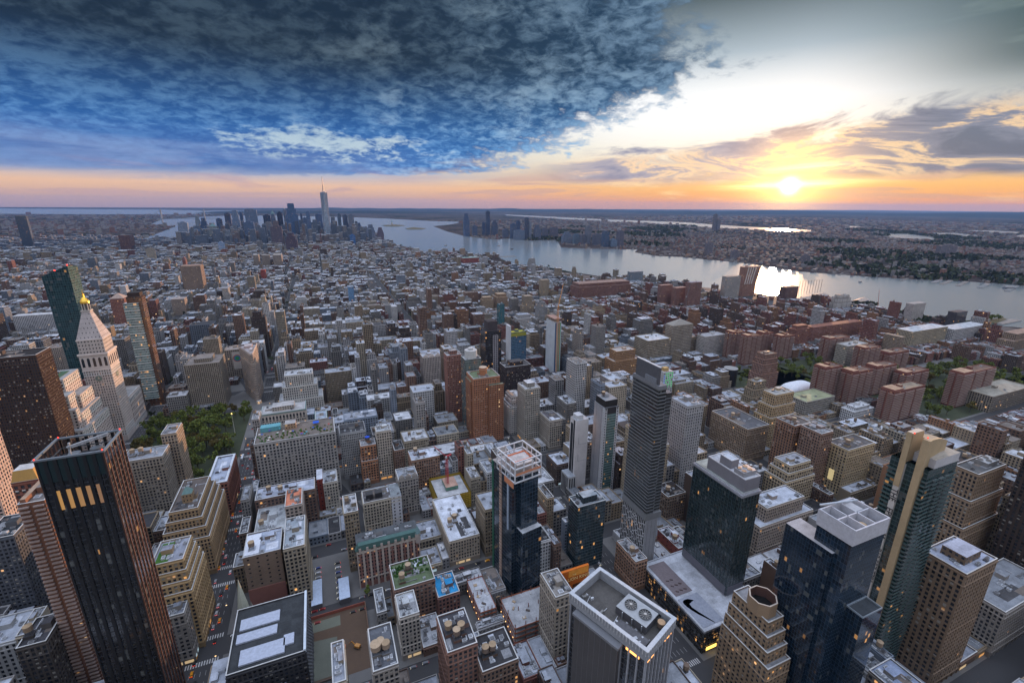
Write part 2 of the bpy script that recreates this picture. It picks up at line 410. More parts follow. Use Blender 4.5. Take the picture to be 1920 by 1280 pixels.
def place_panes(root, panes, limit, litp, refpt):
    """the windows nearest the viewer are parts of their own, the remainder one part"""
    allp = []
    for gi, (fr, us, vs, w, h) in enumerate(panes):
        (ox, oy), (tx, ty), (nx_, ny_) = fr
        x = ox+tx*us+nx_*.03; y = oy+ty*us+ny_*.03
        d = np.hypot(np.hypot(x-refpt[0], y-refpt[1]), vs-refpt[2])
        for a in range(len(us)): allp.append((d[a], gi, x[a], y[a], vs[a]))
    allp.sort(); near, rest = allp[:limit], allp[limit:]
    meshes = {}
    for d, gi, x, y, z in near:
        fr, us, vs, w, h = panes[gi]
        key = (round(w, 2), round(h, 2))
        if key not in meshes: meshes[key] = pane_mesh(w, h, (.5, .5, litp))
        o = link('window', meshes[key], root, (x, y, z)); o.rotation_euler.z = math.atan2(fr[2][0], -fr[2][1])
    q = Q()
    for gi in range(len(panes)):
        sel = [p for p in rest if p[1] == gi]
        if not sel: continue
        fr, us, vs, w, h = panes[gi]; a = np.array([p[2:] for p in sel]); tx, ty = fr[1]; nx_, ny_ = fr[2]
        a[:, 0] += nx_*.07; a[:, 1] += ny_*.07
        c = [a+np.array([tx*du*w/2, ty*du*w/2, dv*h/2]) for du, dv in ((-1, -1), (1, -1), (1, 1), (-1, 1))]
        o_ = rng.integers(0, 5000, len(a))[:, None, None]*1.
        q.quads(np.stack(c, 1), (.02, .02, .02), 'window_pane', np.broadcast_to(np.array([[.1, .05], [.9, .05], [.9, .95], [.1, .95]]), (len(a), 4, 2))+np.concatenate([o_, o_*0], 2), (.5, .5, litp))
    if not q.empty(): tag(q.build('window', root), kind='stuff')
def parapet(q, x0, y0, x1, y1, z, col, h=1.1, t=.45, mat='plain_wall'):
    q.box([x0, x0, x0, x1-t], [y0, y1-t, y0+t, y0+t], [x1, x1, x0+t, x1], [y0+t, y1, y1-t, y1-t], z, z+h, col, mat)
def clutter(root, x0, y0, x1, y1, z, n, roofc, bcol):
    """stair heads, plant units, skylights and ducts on a roof"""
    W_, D_ = x1-x0, y1-y0
    if W_ < 5 or D_ < 5: return
    bw, bd = min(7, W_*.35), min(6, D_*.35); bx, by = x0+W_*random.uniform(.2, .6), y0+D_*random.uniform(.3, .6)
    q = Q(); q.box(bx, by, bx+bw, by+bd, z, z+random.uniform(3, 4.5), bcol, 'plain_wall', 'roofing', roofc); q.build('roof_bulkhead', root)
    for k in range(n):
        q = Q(); w, d, h = random.uniform(1.4, 4), random.uniform(1.4, 3.5), random.uniform(.8, 2.2)
        ux, uy = random.uniform(x0+1, x1-w-1), random.uniform(y0+1, y1-d-1)
        c = random.choice([PALE, STEEL, (.25, .26, .28), (.55, .58, .62), (.12, .12, .13)])
        q.box(ux, uy, ux+w, uy+d, z, z+h, c, 'painted_metal'); q.box(ux+w*.2, uy+d*.2, ux+w*.8, uy+d*.8, z+h, z+h+.35, np.array(c)*.5, 'painted_metal')
        q.build('roof_unit', root)
    for k in range(n//4):
        q = Q(); a, b_ = random.uniform(x0+1, x1-2), random.uniform(y0+1, y1-2)
        if random.random() < .5: q.bar((a, b_, z+.5), (min(a+random.uniform(3, 12), x1-1), b_, z+.5), .55, random.choice([STEEL, PALE, (.2, .2, .2)])); q.build('duct', root)
        else: q.bar((a, b_, z+.5), (a, min(b_+random.uniform(3, 12), y1-1), z+.5), .55, random.choice([STEEL, PALE, (.2, .2, .2)])); q.build('duct', root)
    if n > 5:
        for k in range(2): q = Q(); w, d = W_*random.uniform(.15, .4), D_*random.uniform(.15, .4); a, b_ = random.uniform(x0+.6, x1-w-.6), random.uniform(y0+.6, y1-d-.6); q.box(a, b_, a+w, b_+d, z+.12, z+.17+k*.01, random.choice([WHITE, (.08, .08, .085), (.28, .29, .31), (.2, .17, .15)]), 'roofing'); q.build('roof_patch', root)

def meshify(t):
    """turn a text curve into an ordinary mesh part"""
    bpy.context.view_layer.update(); dg = bpy.context.evaluated_depsgraph_get(); me = bpy.data.meshes.new_from_object(t.evaluated_get(dg)); me.name = t.name
    nm, par, ml = t.name, t.parent, t.matrix_local.copy(); bpy.data.objects.remove(t); o = link(nm, me, par); o.matrix_local = ml; return o

PODX0 = 0.; PODC = (269., 229.5)
TICK = [(242.34, 220.85), (244.71, 221.62), (247.83, 221.35), (251.64, 218.55), (248.09, 218.76), (245.91, 217.56), (245.12, 213.89), (247.14, 207.87), (249.6, 201.91), (251.67, 196.34), (251.35, 196.03), (247.68, 202.35), (245.01, 206.88), (242.96, 211.56), (242.15, 214.38), (241.73, 215.99), (241.68, 216.97), (241.61, 218.21), (241.73, 219.26), (242.02, 220.36)]
# ---- part 4: building styles ----
def parse(o):
    d = {}
    for t in (o or '').split(';'):
        if '=' in t: k, v = t.split('=', 1); d[k.strip()] = v
        elif t.strip(): d[t.strip()] = True
    return d
def shrink(r, fx, fy):
    x0, y0, x1, y1 = r; dx_, dy_ = (x1-x0)*fx/2, (y1-y0)*fy/2
    return (x0+dx_, y0+dy_, x1-dx_, y1-dy_)
STY = {  # bay, storey, pier share, spandrel share, projection, lit share, panes as parts
    'masonry': (3.0, 3.6, .42, .40, .4, .010), 'piers': (3.0, 3.3, .48, .28, .6, .008), 'grid': (2.4, 3.3, .36, .46, .4, .012), 'scaffold': (5, 4, .2, .2, .2, .0)}
def roofdeck(root, r, z, wc, rc, near, opts, cap=True):
    x0, y0, x1, y1 = r
    q = Q(); q.box(x0+.45, y0+.45, x1-.45, y1-.45, z-.4, z+.12, rc, 'roofing'); q.build('roof', root)
    q = Q(); pc = (.55, .56, .56) if 'coping' in opts or near else wc
    parapet(q, x0, y0, x1, y1, z, np.array(wc)*.9, 1.1, .45); parapet(q, x0-.12, y0-.12, x1+.12, y1+.12, z+1.1, pc, .18, .7, 'matte_paint'); q.build('parapet', root)
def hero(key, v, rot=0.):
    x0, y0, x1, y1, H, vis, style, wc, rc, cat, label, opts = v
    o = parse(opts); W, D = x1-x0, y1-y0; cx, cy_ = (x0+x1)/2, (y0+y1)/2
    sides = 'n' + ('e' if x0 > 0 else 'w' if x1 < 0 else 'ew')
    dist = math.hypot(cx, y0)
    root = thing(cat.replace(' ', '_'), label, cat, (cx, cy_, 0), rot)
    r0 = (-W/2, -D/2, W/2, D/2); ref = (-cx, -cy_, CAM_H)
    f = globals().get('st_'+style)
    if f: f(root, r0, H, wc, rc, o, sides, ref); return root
    near = dist < 760
    tiers = [tuple(float(a) for a in t.split('/')) for t in o['tiers'].split(',')] if 'tiers' in o else [(1., 0., 0.)]
    bay, flr, pf, sf, prot, litp = STY.get(style, STY['masonry'])
    if style == 'glass': litp = .03
    zlo = 0.; panes = []; q = Q(); pf = pf*random.uniform(.88, 1.08); sf = sf*random.uniform(.85, 1.1); bay *= random.uniform(.85, 1.2)
    if o.get('arches'): litp = .03
    for i, (fr_, fx, fy) in enumerate(tiers):
        z1 = H*fr_; r = shrink(r0, fx, fy)
        if style == 'glass': q.box(*r, zlo, z1, wc, 'curtain_glass', notop=True, bay=1.8, flr=3.3, par=(.5, .16, .012))
        elif style == 'blank': q.box(*r, zlo, z1, wc, 'masonry_wall', notop=True, bay=6, flr=4.2, par=(.22, .3, .05))
        elif not near: q.box(*r, zlo, z1, wc, 'masonry_wall', notop=True, bay=bay, flr=flr, par=(1-pf, 1-sf, litp))
        else:
            back = ''.join(s for s in 'nesw' if s not in sides)
            q.box(*r, zlo, z1, wc, 'masonry_wall', notop=True, bay=bay, flr=flr, par=(1-pf, 1-sf, litp), faces=back)
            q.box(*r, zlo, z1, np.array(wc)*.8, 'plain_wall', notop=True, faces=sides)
            for s, fr, L in frames(*r, sides):
                if o.get('whiteend') and s == 'n' and False: continue
                zb = zlo+(5.5 if i == 0 else 0)
                masonry_face(q, panes, fr, L, zb, z1-1.2, bay, flr, pf, sf, wc, prot)
                q.slabs(fr, -.2, L+.2, z1-1.25, z1-.3, 0, prot+.35, np.array(wc)*1.12)
                if i == 0:
                    if random.random() < .6: sf_ = Q(); sa_ = random.uniform(.05, .5)*L; sf_.slabs(fr, sa_, min(L-.5, sa_+random.uniform(4, 14)), 1., 3.4, prot*.3, prot*.5, random.choice([(.55, .27, .09), (.5, .36, .2), (.3, .4, .45)]), 'shop_glow'); sf_.build('shopfront', root)
                    n_ = max(2, int(L/6)); k = np.arange(n_+1)
                    q.slabs(fr, np.clip(k*L/n_-.6, 0, L), np.clip(k*L/n_+.6, 0, L), 0, 5, 0, prot+.1, np.array(wc)*.8)
                    q.slabs(fr, 0, L, 4.95, 5.5, 0, prot+.3, np.array(wc)*1.1)
        if dist < 1200: roofdeck(root, r, z1, wc, rc, near, o)
        else:
            qq = Q(); qq.box(r[0]+.3, r[1]+.3, r[2]-.3, r[3]-.3, z1-1., z1+.01, rc, 'roofing', faces=''); qq.build('roof', root)
            q.box(r[0]-.3, r[1]-.3, r[2]+.3, r[3]+.3, z1-1.2, z1-.1, np.array(wc)*.9, 'plain_wall')
        zlo = z1
        if i < len(tiers)-1 and near:
            nx_ = tiers[i+1]
    q.build('wall', root)
    if panes: place_panes(root, panes, 100 if dist < 470 else 48, litp, ref)
    rt = shrink(r0, tiers[-1][1], tiers[-1][2]); x0, y0, x1, y1 = rt; W, D = x1-x0, y1-y0
    if dist < 1200 and not any(k in o for k in ('garden', 'stripes', 'pyramidroof', 'hotelroof')):
        clutter(root, *rt, H, 13 if dist < 500 else 6 if dist < 800 else 2, rc, np.array(wc)*.8+.04)
    for k in range(int(o.get('tanks', 0))):
        tx, ty = x0+W*(.22+.2*k), y0+D*random.uniform(.25, .6)
        b = Q(); b.box(tx-2.6, ty-2.6, tx+2.6, ty+2.6, H, H+2.2, np.array(wc)*.7, 'plain_wall', 'roofing', rc); b.build('tank_platform', root)
        tank(root, tx, ty, H+2.2, 3.1 if key == 'tank_roof_front' and k == 0 else 2.3, body=random.choice(TANKC), cap=random.choice([(.42, .31, .2), (.5, .38, .26)]))
    for k, fn in OPTS.items():
        if k in o: fn(root, rt, r0, H, wc, rc, o, sides)
    return root
OPTS = {}
def opt(f): OPTS[f.__name__[3:]] = f; return f
@opt
def op_penthouse(root, rt, r0, H, wc, rc, o, sides):
    r = shrink(rt, .5, .45); q = Q(); q.box(*r, H, H+6.5, np.array(wc)*.9, 'masonry_wall', 'roofing', rc, bay=3, flr=3.2, par=(.5, .45, .1)); q.build('penthouse', root)
@opt
def op_mansard(root, rt, r0, H, wc, rc, o, sides):
    x0, y0, x1, y1 = rt; q = Q(); q.prism([(x0, y0), (x1, y0), (x1, y1), (x0, y1)], H+1.3, H+9, (.50, .30, .09), 'plain_wall', (.6, .6, .6), 'roofing', taper=.75); q.build('mansard_roof', root)
    q = Q(); q.box(x0-.4, y0-.4, x1+.4, y1+.4, H-6, H-5, (.6, .58, .55), 'plain_wall'); q.box(x0-.3, y0-.3, x1+.3, y1+.3, H-14, H-13.2, (.6, .58, .55), 'plain_wall'); q.build('cornice', root)
@opt
def op_pyramid(root, rt, r0, H, wc, rc, o, sides):
    x0, y0, x1, y1 = rt; cx, cy_ = x0+(x1-x0)*.55, y0+(y1-y0)*.3; s = 4
    q = Q(); q.box(cx-s, cy_-s, cx+s, cy_+s, H, H+9, np.array(wc)*1.05, 'masonry_wall', bay=2.6, flr=4, par=(.3, .4, .1)); q.build('turret', root)
    q = Q(); q.prism([(cx-s, cy_-s), (cx+s, cy_-s), (cx+s, cy_+s), (cx-s, cy_+s)], H+9, H+15, (.16, .27, .26), 'matte_paint', taper=.02); q.build('turret_roof', root)
@opt
def op_lawn(root, rt, r0, H, wc, rc, o, sides):
    x0, y0, x1, y1 = rt; q = Q(); q.box(x0+2, y0+2, x0+(x1-x0)*.5, y1-3, H+.1, H+.5, (.06, .15, .03), 'leafage'); q.build('roof_lawn', root)
@opt
def op_ringroof(root, rt, r0, H, wc, rc, o, sides):
    q = Q(); parapet(q, *rt, H+1.3, (.62, .66, .72), .5, 2.2, 'matte_paint'); q.build('roof_border', root)
@opt
def op_garden(root, rt, r0, H, wc, rc, o, sides):
    x0, y0, x1, y1 = rt; g = Q()
    for k in range(90):
        a, b_ = random.uniform(x0+1, x1-2), random.uniform(y0+1, y0+(y1-y0)*.55); h = random.uniform(.8, 2.2)
        g.cyl(a, b_, random.uniform(.6, 1.4), H, H+h, random.choice([(.03, .09, .02), (.05, .12, .03), (.08, .09, .02)]), 'leafage', 6, .5)
    tag(g.build('roof_planting', root), kind='stuff')
    for k in range(26):
        a, b_ = random.uniform(x0+2, x1-2), random.uniform(y0+3, y1-4); u = Q()
        u.cyl(a, b_, 1.3, H+2.2, H+2.9, random.choice([(.5, .06, .05), (.05, .12, .5), (.6, .5, .3), (.65, .65, .62), (.10, .35, .4)]), 'matte_paint', 8, .1); u.bar((a, b_, H), (a, b_, H+2.3), .12, (.2, .2, .2)); u.build('parasol', root)
    p = Q(); p.box(x0+W_(rt)*.05, y1-12, x0+W_(rt)*.30, y1-3, H, H+5.5, (.12, .36, .42), 'painted_metal', 'painted_metal'); p.build('teal_pavilion', root)
    p = Q(); p.box(x0+W_(rt)*.36, y1-14, x0+W_(rt)*.5, y1-4, H, H+7, (.42, .28, .18), 'masonry_wall', 'roofing', (.4, .4, .4), bay=3, flr=3.5, par=(.4, .4, .2)); p.build('penthouse', root)
    p = Q(); p.box(x0+W_(rt)*.72, y1-15, x0+W_(rt)*.80, y1-9, H+3, H+3.4, (.03, .12, .6), 'matte_paint'); p.build('blue_canopy', root)
def W_(r): return r[2]-r[0]
@opt
def op_stripes(root, rt, r0, H, wc, rc, o, sides):
    x0, y0, x1, y1 = rt; w = x1-x0
    for a, b_, c, d in ((.08, .62, .62, .80), (.06, .42, .60, .56), (.14, .08, .72, .30), (.70, .18, .84, .34)):
        q = Q(); q.box(x0+w*a, y0+(y1-y0)*b_, x0+w*c, y0+(y1-y0)*d, H+.12, H+1.2, (.44, .49, .60), 'matte_paint'); q.build('silver_roof_panel', root)
    q = Q(); q.box(x1-1.2, y0, x1+.3, y1, 4, H+2.2, (.60, .68, .76), 'matte_paint'); q.build('white_side_wall', root)
@opt
def op_pinkpanel(root, rt, r0, H, wc, rc, o, sides):
    q = Q(); q.box(r0[0]-.1, r0[1]-.75, r0[2]+.1, r0[1]+.2, .5, H*.48, (.24, .105, .085), 'plain_wall'); q.build('pink_panel', root)
    q = Q(); q.box(r0[0]+.8, r0[1]+1, r0[0]+(r0[2]-r0[0])*.42, r0[3]-4, H+.2, H+1.9, (.66, .70, .78), 'matte_paint'); q.build('white_roof_box', root)
@opt
def op_bluetank(root, rt, r0, H, wc, rc, o, sides): tank(root, (rt[0]+rt[2])/2, (rt[1]+rt[3])/2, H+2, 2.8, 3.2, (.10, .08, .07), (.03, .10, .60))
@opt
def op_gables(root, rt, r0, H, wc, rc, o, sides):
    x0, y0, x1, y1 = rt; n_ = 3
    for k in range(n_):
        a = x0+(x1-x0)*(k+.5)/n_; w = (x1-x0)/n_*.42; q = Q()
        q.box(a-w, y0-.2, a+w, y0+2, H, H+3, np.array(wc)*1.1, 'plain_wall'); q.prism([(a-w, y0-.2), (a+w, y0-.2), (a+w, y0+2), (a-w, y0+2)], H+3, H+6, np.array(wc)*1.1, 'plain_wall', taper=.1); q.build('gable', root)
@opt
def op_whiteend(root, rt, r0, H, wc, rc, o, sides):
    x0, y0, x1, y1 = r0; q = Q(); q.box(x1-(x1-x0)*.27, y0-.5, x1+.3, y1, 1, H+1.6, (.62, .64, .68), 'masonry_wall', 'roofing', (.25, .28, .3), bay=4.4, flr=4, par=(.3, .45, .0)); q.build('white_end_wall', root)
    for k in range(2):
        q = Q(); q.box(x0+3+k*9, y0+5, x0+10+k*9, y0+12, H, H+6, (.03, .03, .033), 'painted_metal'); q.build('black_tank', root)
@opt
def op_redflank(root, rt, r0, H, wc, rc, o, sides):
    q = Q(); q.box(r0[0]-6, r0[1]+3, r0[0], r0[3], 0, H+5, (.24, .045, .03), 'masonry_wall', 'roofing', WHITE, bay=6, flr=5, par=(.2, .3, .0)); q.build('red_flank', root)
@opt
def op_arches(root, rt, r0, H, wc, rc, o, sides):
    x0, y0, x1, y1 = r0; q = Q(); n_ = max(4, int((x1-x0)/4.2)); fr = ((x0, y0), (1, 0), (0, -1)); L = x1-x0
    q.slabs(fr, 0, L, H-12, H-1.5, .36, .55, np.array(wc)*1.12)
    i = np.arange(n_); w = L/n_*.29; c = (i+.5)*L/n_
    q.slabs(fr, c-w, c+w, H-10.5, H-4.6, .56, .60, (.03, .03, .04), 'window_pane')
    q.slabs(fr, c-w*.7, c+w*.7, H-4.6, H-3.6, .56, .60, (.03, .03, .04), 'window_pane'); q.build('arcade', root)
    q = Q(); parapet(q, x0-1, y0-1, x1+1, y1+1, H-.6, (.14, .25, .24), 1., 1.6, 'matte_paint'); q.build('cornice', root)
@opt
def op_mural(root, rt, r0, H, wc, rc, o, sides):
    x0, y0, x1, y1 = r0; q = Q(); fr = ((x0, y0), (1, 0), (0, -1)); L = x1-x0
    q.slabs(fr, L*.42, L*.98, H*.35, H*.94, .4, .5, (.50, .46, .42)); q.build('mural_panel', root)
    a, z = x0+L*.70, H*.72; t = np.arange(16)*math.pi/8; q = Q()
    for rr, d, c in ((7., .55, (.45, .09, .05)), (5.6, .6, (.06, .22, .35)), (3.2, .65, (.06, .30, .08))):
        P = np.stack([a+rr*np.cos(t), np.full(16, y0-d), z+rr*np.sin(t)], -1)
        for i in range(0, 16, 2): q.quads([P[i], P[(i+1) % 16], P[(i+2) % 16], (a, y0-d, z)], c, 'matte_paint')
    q.build('round_mural', root)
@opt
def op_fans(root, rt, r0, H, wc, rc, o, sides):
    x0, y0, x1, y1 = rt; w = x1-x0; q = Q(); q.box(x0+w*.52, y0+4, x0+w*.95, y1-4, H, H+4, (.22, .22, .22), 'painted_metal', 'painted_metal', (.38, .40, .42)); q.build('plant_room', root)
    for k in range(4):
        q = Q(); q.cyl(x0+w*(.57+.1*k), (y0+y1)/2+(-2 if k % 2 else 2), 2, H+4, H+4.8, (.30, .31, .32), 'painted_metal', 14, topcol=(.08, .08, .08)); q.build('roof_fan', root)
@opt
def op_pyramidroof(root, rt, r0, H, wc, rc, o, sides):
    x0, y0, x1, y1 = rt; q = Q(); q.prism([(x0, y0), (x1, y0), (x1, y1), (x0, y1)], H+1.3, H+12, np.array(rc), 'matte_paint', taper=.08); q.build('pyramid_roof', root)
@opt
def op_drum(root, rt, r0, H, wc, rc, o, sides):
    x0, y0, x1, y1 = rt; a, b_ = (x0+x1)/2, (y0+y1)/2
    q = Q(); q.cyl(a, b_, 5.5, H, H+11, (.40, .17, .085), 'plain_wall', 16, topcol=(.5, .4, .3)); q.cyl(a, b_, 5.9, H+8, H+8.8, (.5, .3, .2), 'plain_wall', 16); q.build('roof_drum', root)
    q = Q(); w = x1-x0
    q.box(x0+w*.55, y0-5, x1+4, y0, 0, H*.9, (.38, .17, .09), 'masonry_wall', 'roofing', (.2, .22, .16), bay=2.6, flr=3.2, par=(.55, .5, .04)); q.box(x0-2, y0+8, x0, y1, 0, H*.94, (.38, .17, .09), 'masonry_wall', 'roofing', (.2, .22, .16), bay=2.6, flr=3.2, par=(.55, .5, .04)); q.build('side_wing', root)
@opt
def op_whitedrum(root, rt, r0, H, wc, rc, o, sides):
    x0, y0, x1, y1 = rt; q = Q(); q.cyl((x0+x1)/2, (y0+y1)/2, min(x1-x0, y1-y0)*.42, H, H+12, (.55, .56, .55), 'matte_paint', 18, topcol=(.5, .5, .5)); q.cyl((x0+x1)/2, (y0+y1)/2, 4, H+12, H+15, (.5, .5, .5), 'matte_paint', 12); q.build('white_crown', root)
@opt
def op_ring(root, rt, r0, H, wc, rc, o, sides):
    x0, y0, x1, y1 = r0; t = np.arange(20)*math.pi/10; a, z = x1-4.5, H-6; q = Q()
    def P(r, d=.75): return np.stack([a+r*np.cos(t), np.full(20, y0-d), z+r*np.sin(t)], -1)
    o_, i_ = P(3.2), P(1.9)
    for k in range(20): q.quads([i_[k], o_[k], o_[(k+1) % 20], i_[(k+1) % 20]], (.02, .10, .5), 'matte_paint')
    q.build('ring_emblem', root)
@opt
def op_whiteedge(root, rt, r0, H, wc, rc, o, sides):
    x0, y0, x1, y1 = r0; q = Q(); q.box(x0-3.5, y0-.6, x0, y1, 0, H+15, (.55, .57, .60), 'plain_wall'); q.build('edge_wall', root)
    q = Q(); q.box(x0+.1, y0-.3, x1-.1, y0, H-7, H-.2, (.30, .30, .05), 'painted_metal'); q.build('yellow_band', root)
@opt
def op_litsign(root, rt, r0, H, wc, rc, o, sides):
    x0, y0, x1, y1 = r0; q = Q(); q.slabs(((x0, y1), (0, -1), (-1, 0)), 9, 15, H*.30, H*.52, .4, .7, (.5, .4, .2), 'shop_glow'); q.build('lit_sign', root)
@opt
def op_shrubs(root, rt, r0, H, wc, rc, o, sides):
    x0, y0, x1, y1 = rt; g = Q()
    for k in range(60):
        a, b_ = random.uniform(x0+1, x1-2), random.uniform(y0+(y1-y0)*.4, y1-1); g.cyl(a, b_, random.uniform(.7, 1.7), H, H+random.uniform(1, 3), random.choice([(.03, .08, .02), (.06, .11, .03)]), 'leafage', 6, .45)
    tag(g.build('roof_planting', root), kind='stuff')
@opt
def op_hotelroof(root, rt, r0, H, wc, rc, o, sides): pass
# ---- one-off styles ----
def st_balcony(root, r0, H, wc, rc, o, sides, ref):
    tiers = [tuple(float(a) for a in t.split('/')) for t in o['tiers'].split(',')] if 'tiers' in o else [(1., 0., 0.)]
    near = math.hypot(ref[0], ref[1]) < 600
    q = Q(); bal = Q(); zl = 0; light = (.33, .25, .22) if wc[0] < .35 else (.62, .60, .58); lim = []
    for fr_, fx, fy in tiers:
        z1 = H*fr_; r = shrink(r0, fx, fy)
        q.box(*r, zl, z1, wc, 'masonry_wall', notop=True, bay=3.2, flr=3., par=(.42, .45, .03))
        for s, fr, L in frames(*r, sides):
            z = np.arange(zl+4, z1-1.5, 3.)
            segs = ((.0, .30), (.36, .64), (.70, 1.)) if L > 24 else ((.02, .42), (.58, .98))
            for a, b_ in segs:
                q.slabs(fr, L*a, L*b_, zl, z1, 0, .55, np.array(wc)*.92) if False else None
                bal.slabs(fr, L*a, L*b_, z, z+.9, 0, 1.5, light); lim += [(fr, L*a, L*b_, zz) for zz in z]
        roofdeck(root, r, z1, wc, rc, near, o); zl = z1
    q.build('wall', root)
    if near:
        lim.sort(key=lambda t: -t[3]); meshes = {}
        for fr, a, b_, z in lim[:96]:
            k = (fr, a, b_)
            if k not in meshes: u = Q(); u.slabs(fr, a, b_, 0, .9, 0, 1.5, light); ob = u.build('balcony', root); meshes[k] = ob.data; ob.location.z = z
            else: link('balcony', meshes[k], root, (0, 0, z))
        u = Q()
        for fr, a, b_, z in lim[96:]: u.slabs(fr, a, b_, z, z+.9, 0, 1.5, light)
        if not u.empty(): tag(u.build('balcony', root), kind='stuff')
    else: tag(bal.build('balcony', root), kind='stuff')
    r = shrink(r0, tiers[-1][1], tiers[-1][2])
    clutter(root, *r, H, 2, rc, np.array(wc)*.9)
    u = Q(); u.box(r[0]+1, r[1]+1, r[0]+(r[2]-r[0])*.3, r[3]-1, H, H+3.4, np.array(wc)*1.1, 'plain_wall', 'roofing', (.40, .28, .2)); u.build('penthouse', root)
def st_fins(root, r0, H, wc, rc, o, sides, ref):
    x0, y0, x1, y1 = r0
    q = Q(); q.box(x0, y0, x1, y1, 0, H-9, wc, 'curtain_glass', notop=True, bay=2.6, flr=3.6, par=(.5, .2, .008)); q.build('glazing', root)
    q = Q(); q.box(x0+.5, y0+.5, x1-.5, y1-.5, H-9.5, H-9, rc, 'roofing'); q.build('roof', root)
    lim = 0
    for s, fr, L in frames(x0, y0, x1, y1, 'nwes'):
        n_ = 7 if L > 21 and s in 'ns' else 6
        for k in range(n_+1):
            c = (.014, .015, .018) if s in 'ns' else (.17, .085, .06)
            q = Q(); w = .75 if s in 'ns' else .28; u = k*L/n_
            q.slabs(fr, max(u-w, 0), min(u+w, L), 0, H, 0, .55 if s in 'ns' else .45, c, 'painted_metal'); q.build('fin', root)
    q = Q(); parapet(q, x0-1.1, y0-.6, x1+1.1, y1+.6, H-.6, (.16, .19, .22), .9, 1.1, 'painted_metal'); parapet(q, x0, y0, x1, y1, H-6, (.07, .08, .09), .5, .5, 'painted_metal'); q.build('crown_frame', root)
    fr = ((x0, y0), (1, 0), (0, -1)); q = Q(); q.slabs(fr, .3, x1-x0-.3, H-13, H-.9, -.2, .1, (.012, .03, .035), 'painted_metal'); q.build('crown_screen', root)
    for k in range(5):                                     # the double-height lit rooms near the top
        u = 2+k*4.2+.3; w = Q(); w.slabs(fr, u+1.2, u+3.6, H-29, H-18, .03, .12, (.36-.04*k, .19-.02*k, .06), 'shop_glow'); w.build('lit_window', root)
    q = Q(); q.cyl(-4, 2, 2.6, H-9, H-5, (.5, .53, .56), 'bright_metal', 14); q.build('roof_fan', root); q = Q(); q.cyl(4, 5, 2.6, H-9, H-5, (.5, .53, .56), 'bright_metal', 14); q.build('roof_fan', root)
    q = Q(); q.bar((-6, 2, H-7), (-5, 2, H+1), .8, STEEL); q.bar((-6, 1, H-1), (9, 9, H+.5), .8, STEEL); q.bar((-5, 3, H-2.4), (8, 10, H-1.2), .4, STEEL); q.build('roof_crane', root)
    for px_, py_2 in ((x0, y0), (x1, y0), (x0, y1), (x1, y1)):
        q = Q(); q.cyl(px_, py_2, .35, H+.3, H+.9, (.7, .04, .02), 'lamp_glow', 6); q.build('warning_light', root)
def st_hotel(root, r0, H, wc, rc, o, sides, ref):
    x0, y0, x1, y1 = r0; q = Q(); panes = []; W = x1-x0
    q.box(x0, y0, x1, y1, 0, H, (.22, .10, .085), 'masonry_wall', notop=True, bay=3, flr=3.6, par=(.4, .5, .05), faces='esw')
    q.box(x0, y0, x1, y1, 0, H, (.24, .11, .09), 'plain_wall', notop=True, faces='n')
    fr = ((x0, y0), (1, 0), (0, -1)); masonry_face(q, panes, fr, W, 5, H-3, 2.7, 3.5, .45, .4, (.24, .12, .10), .3)
    n_ = 10
    for k in range(n_+1): u = k*W/n_; q.slabs(fr, max(0, u-.9), min(W, u+.9), 0, H-1, .3, .85, (.46, .39, .34))
    q.slabs(fr, 0, W, H-4.2, H-2.6, .3, 1.2, (.50, .44, .38)); q.slabs(fr, 0, W, 9, 10, .3, 1., (.46, .40, .35)); q.build('wall', root)
    place_panes(root, panes, 100, .04, ref)
    q = Q(); q.prism([(x0-1, y0-1.3), (x1+1, y0-1.3), (x1+1, y0+4), (x0-1, y0+4)], H-1, H+4, (.07, .14, .13), 'matte_paint', taper=.9, c=(0, y0+4)); q.build('mansard_roof', root)
    q = Q(); q.box(x0+.3, y0+3.8, x1-.3, y1-.2, H-1, H+2.6, rc, 'roofing'); q.build('roof', root)
    q = Q(); k = np.arange(9); q.slabs(fr, W*(k+.5)/9-1, W*(k+.5)/9+1, H-2.4, H+1.5, 1., 1.6, (.46, .40, .36)); q.build('dormer', root)
    q = Q(); q.cyl(x1-1.5, y0+.6, 2.6, H-8, H+2, (.42, .37, .34), 'plain_wall', 10, cap=False); q.cyl(x1-1.5, y0+.6, 2.9, H+2, H+9, (.16, .26, .27), 'matte_paint', 10, .05); q.build('corner_turret', root)
    clutter(root, x0+2, y0+4, x1-4, y1-1, H+2.6, 8, rc, (.3, .3, .32))
def st_scaffold(root, r0, H, wc, rc, o, sides, ref):
    x0, y0, x1, y1 = r0; q = Q(); q.box(x0+1.5, y0+1.5, x1-1.5, y1-1.5, 0, H-1, (.35, .32, .28), 'masonry_wall', 'roofing', rc, bay=4, flr=4, par=(.4, .4, .1)); q.build('wall', root)
    q = Q(); q.box(x0, y0, x1, y1, 2, H+1.5, (.42, .27, .02), 'painted_metal', notop=True)
    q.box(x1-.6, y0+.6, x0+.6, y1-.6, 2, H+1.5, (.42, .27, .02), 'painted_metal', notop=True); q.build('scaffold_netting', root)
    q = Q()
    for s, fr, L in frames(x0, y0, x1, y1, 'new'):
        n_ = int(L/3); k = np.arange(n_+1); q.slabs(fr, k*L/n_-.1, k*L/n_+.1, 0, H+2.5, 0, .25, (.25, .18, .03)); z = np.arange(3, H+2, 2.4); q.slabs(fr, 0, L, z, z+.2, 0, .3, (.55, .38, .06))
    q.build('scaffold_pole', root); q = Q(); q.box(-6, -8, 8, 12, H, H+4, (.10, .22, .16), 'painted_metal', 'roofing', (.5, .32, .25)); q.build('site_hut', root)
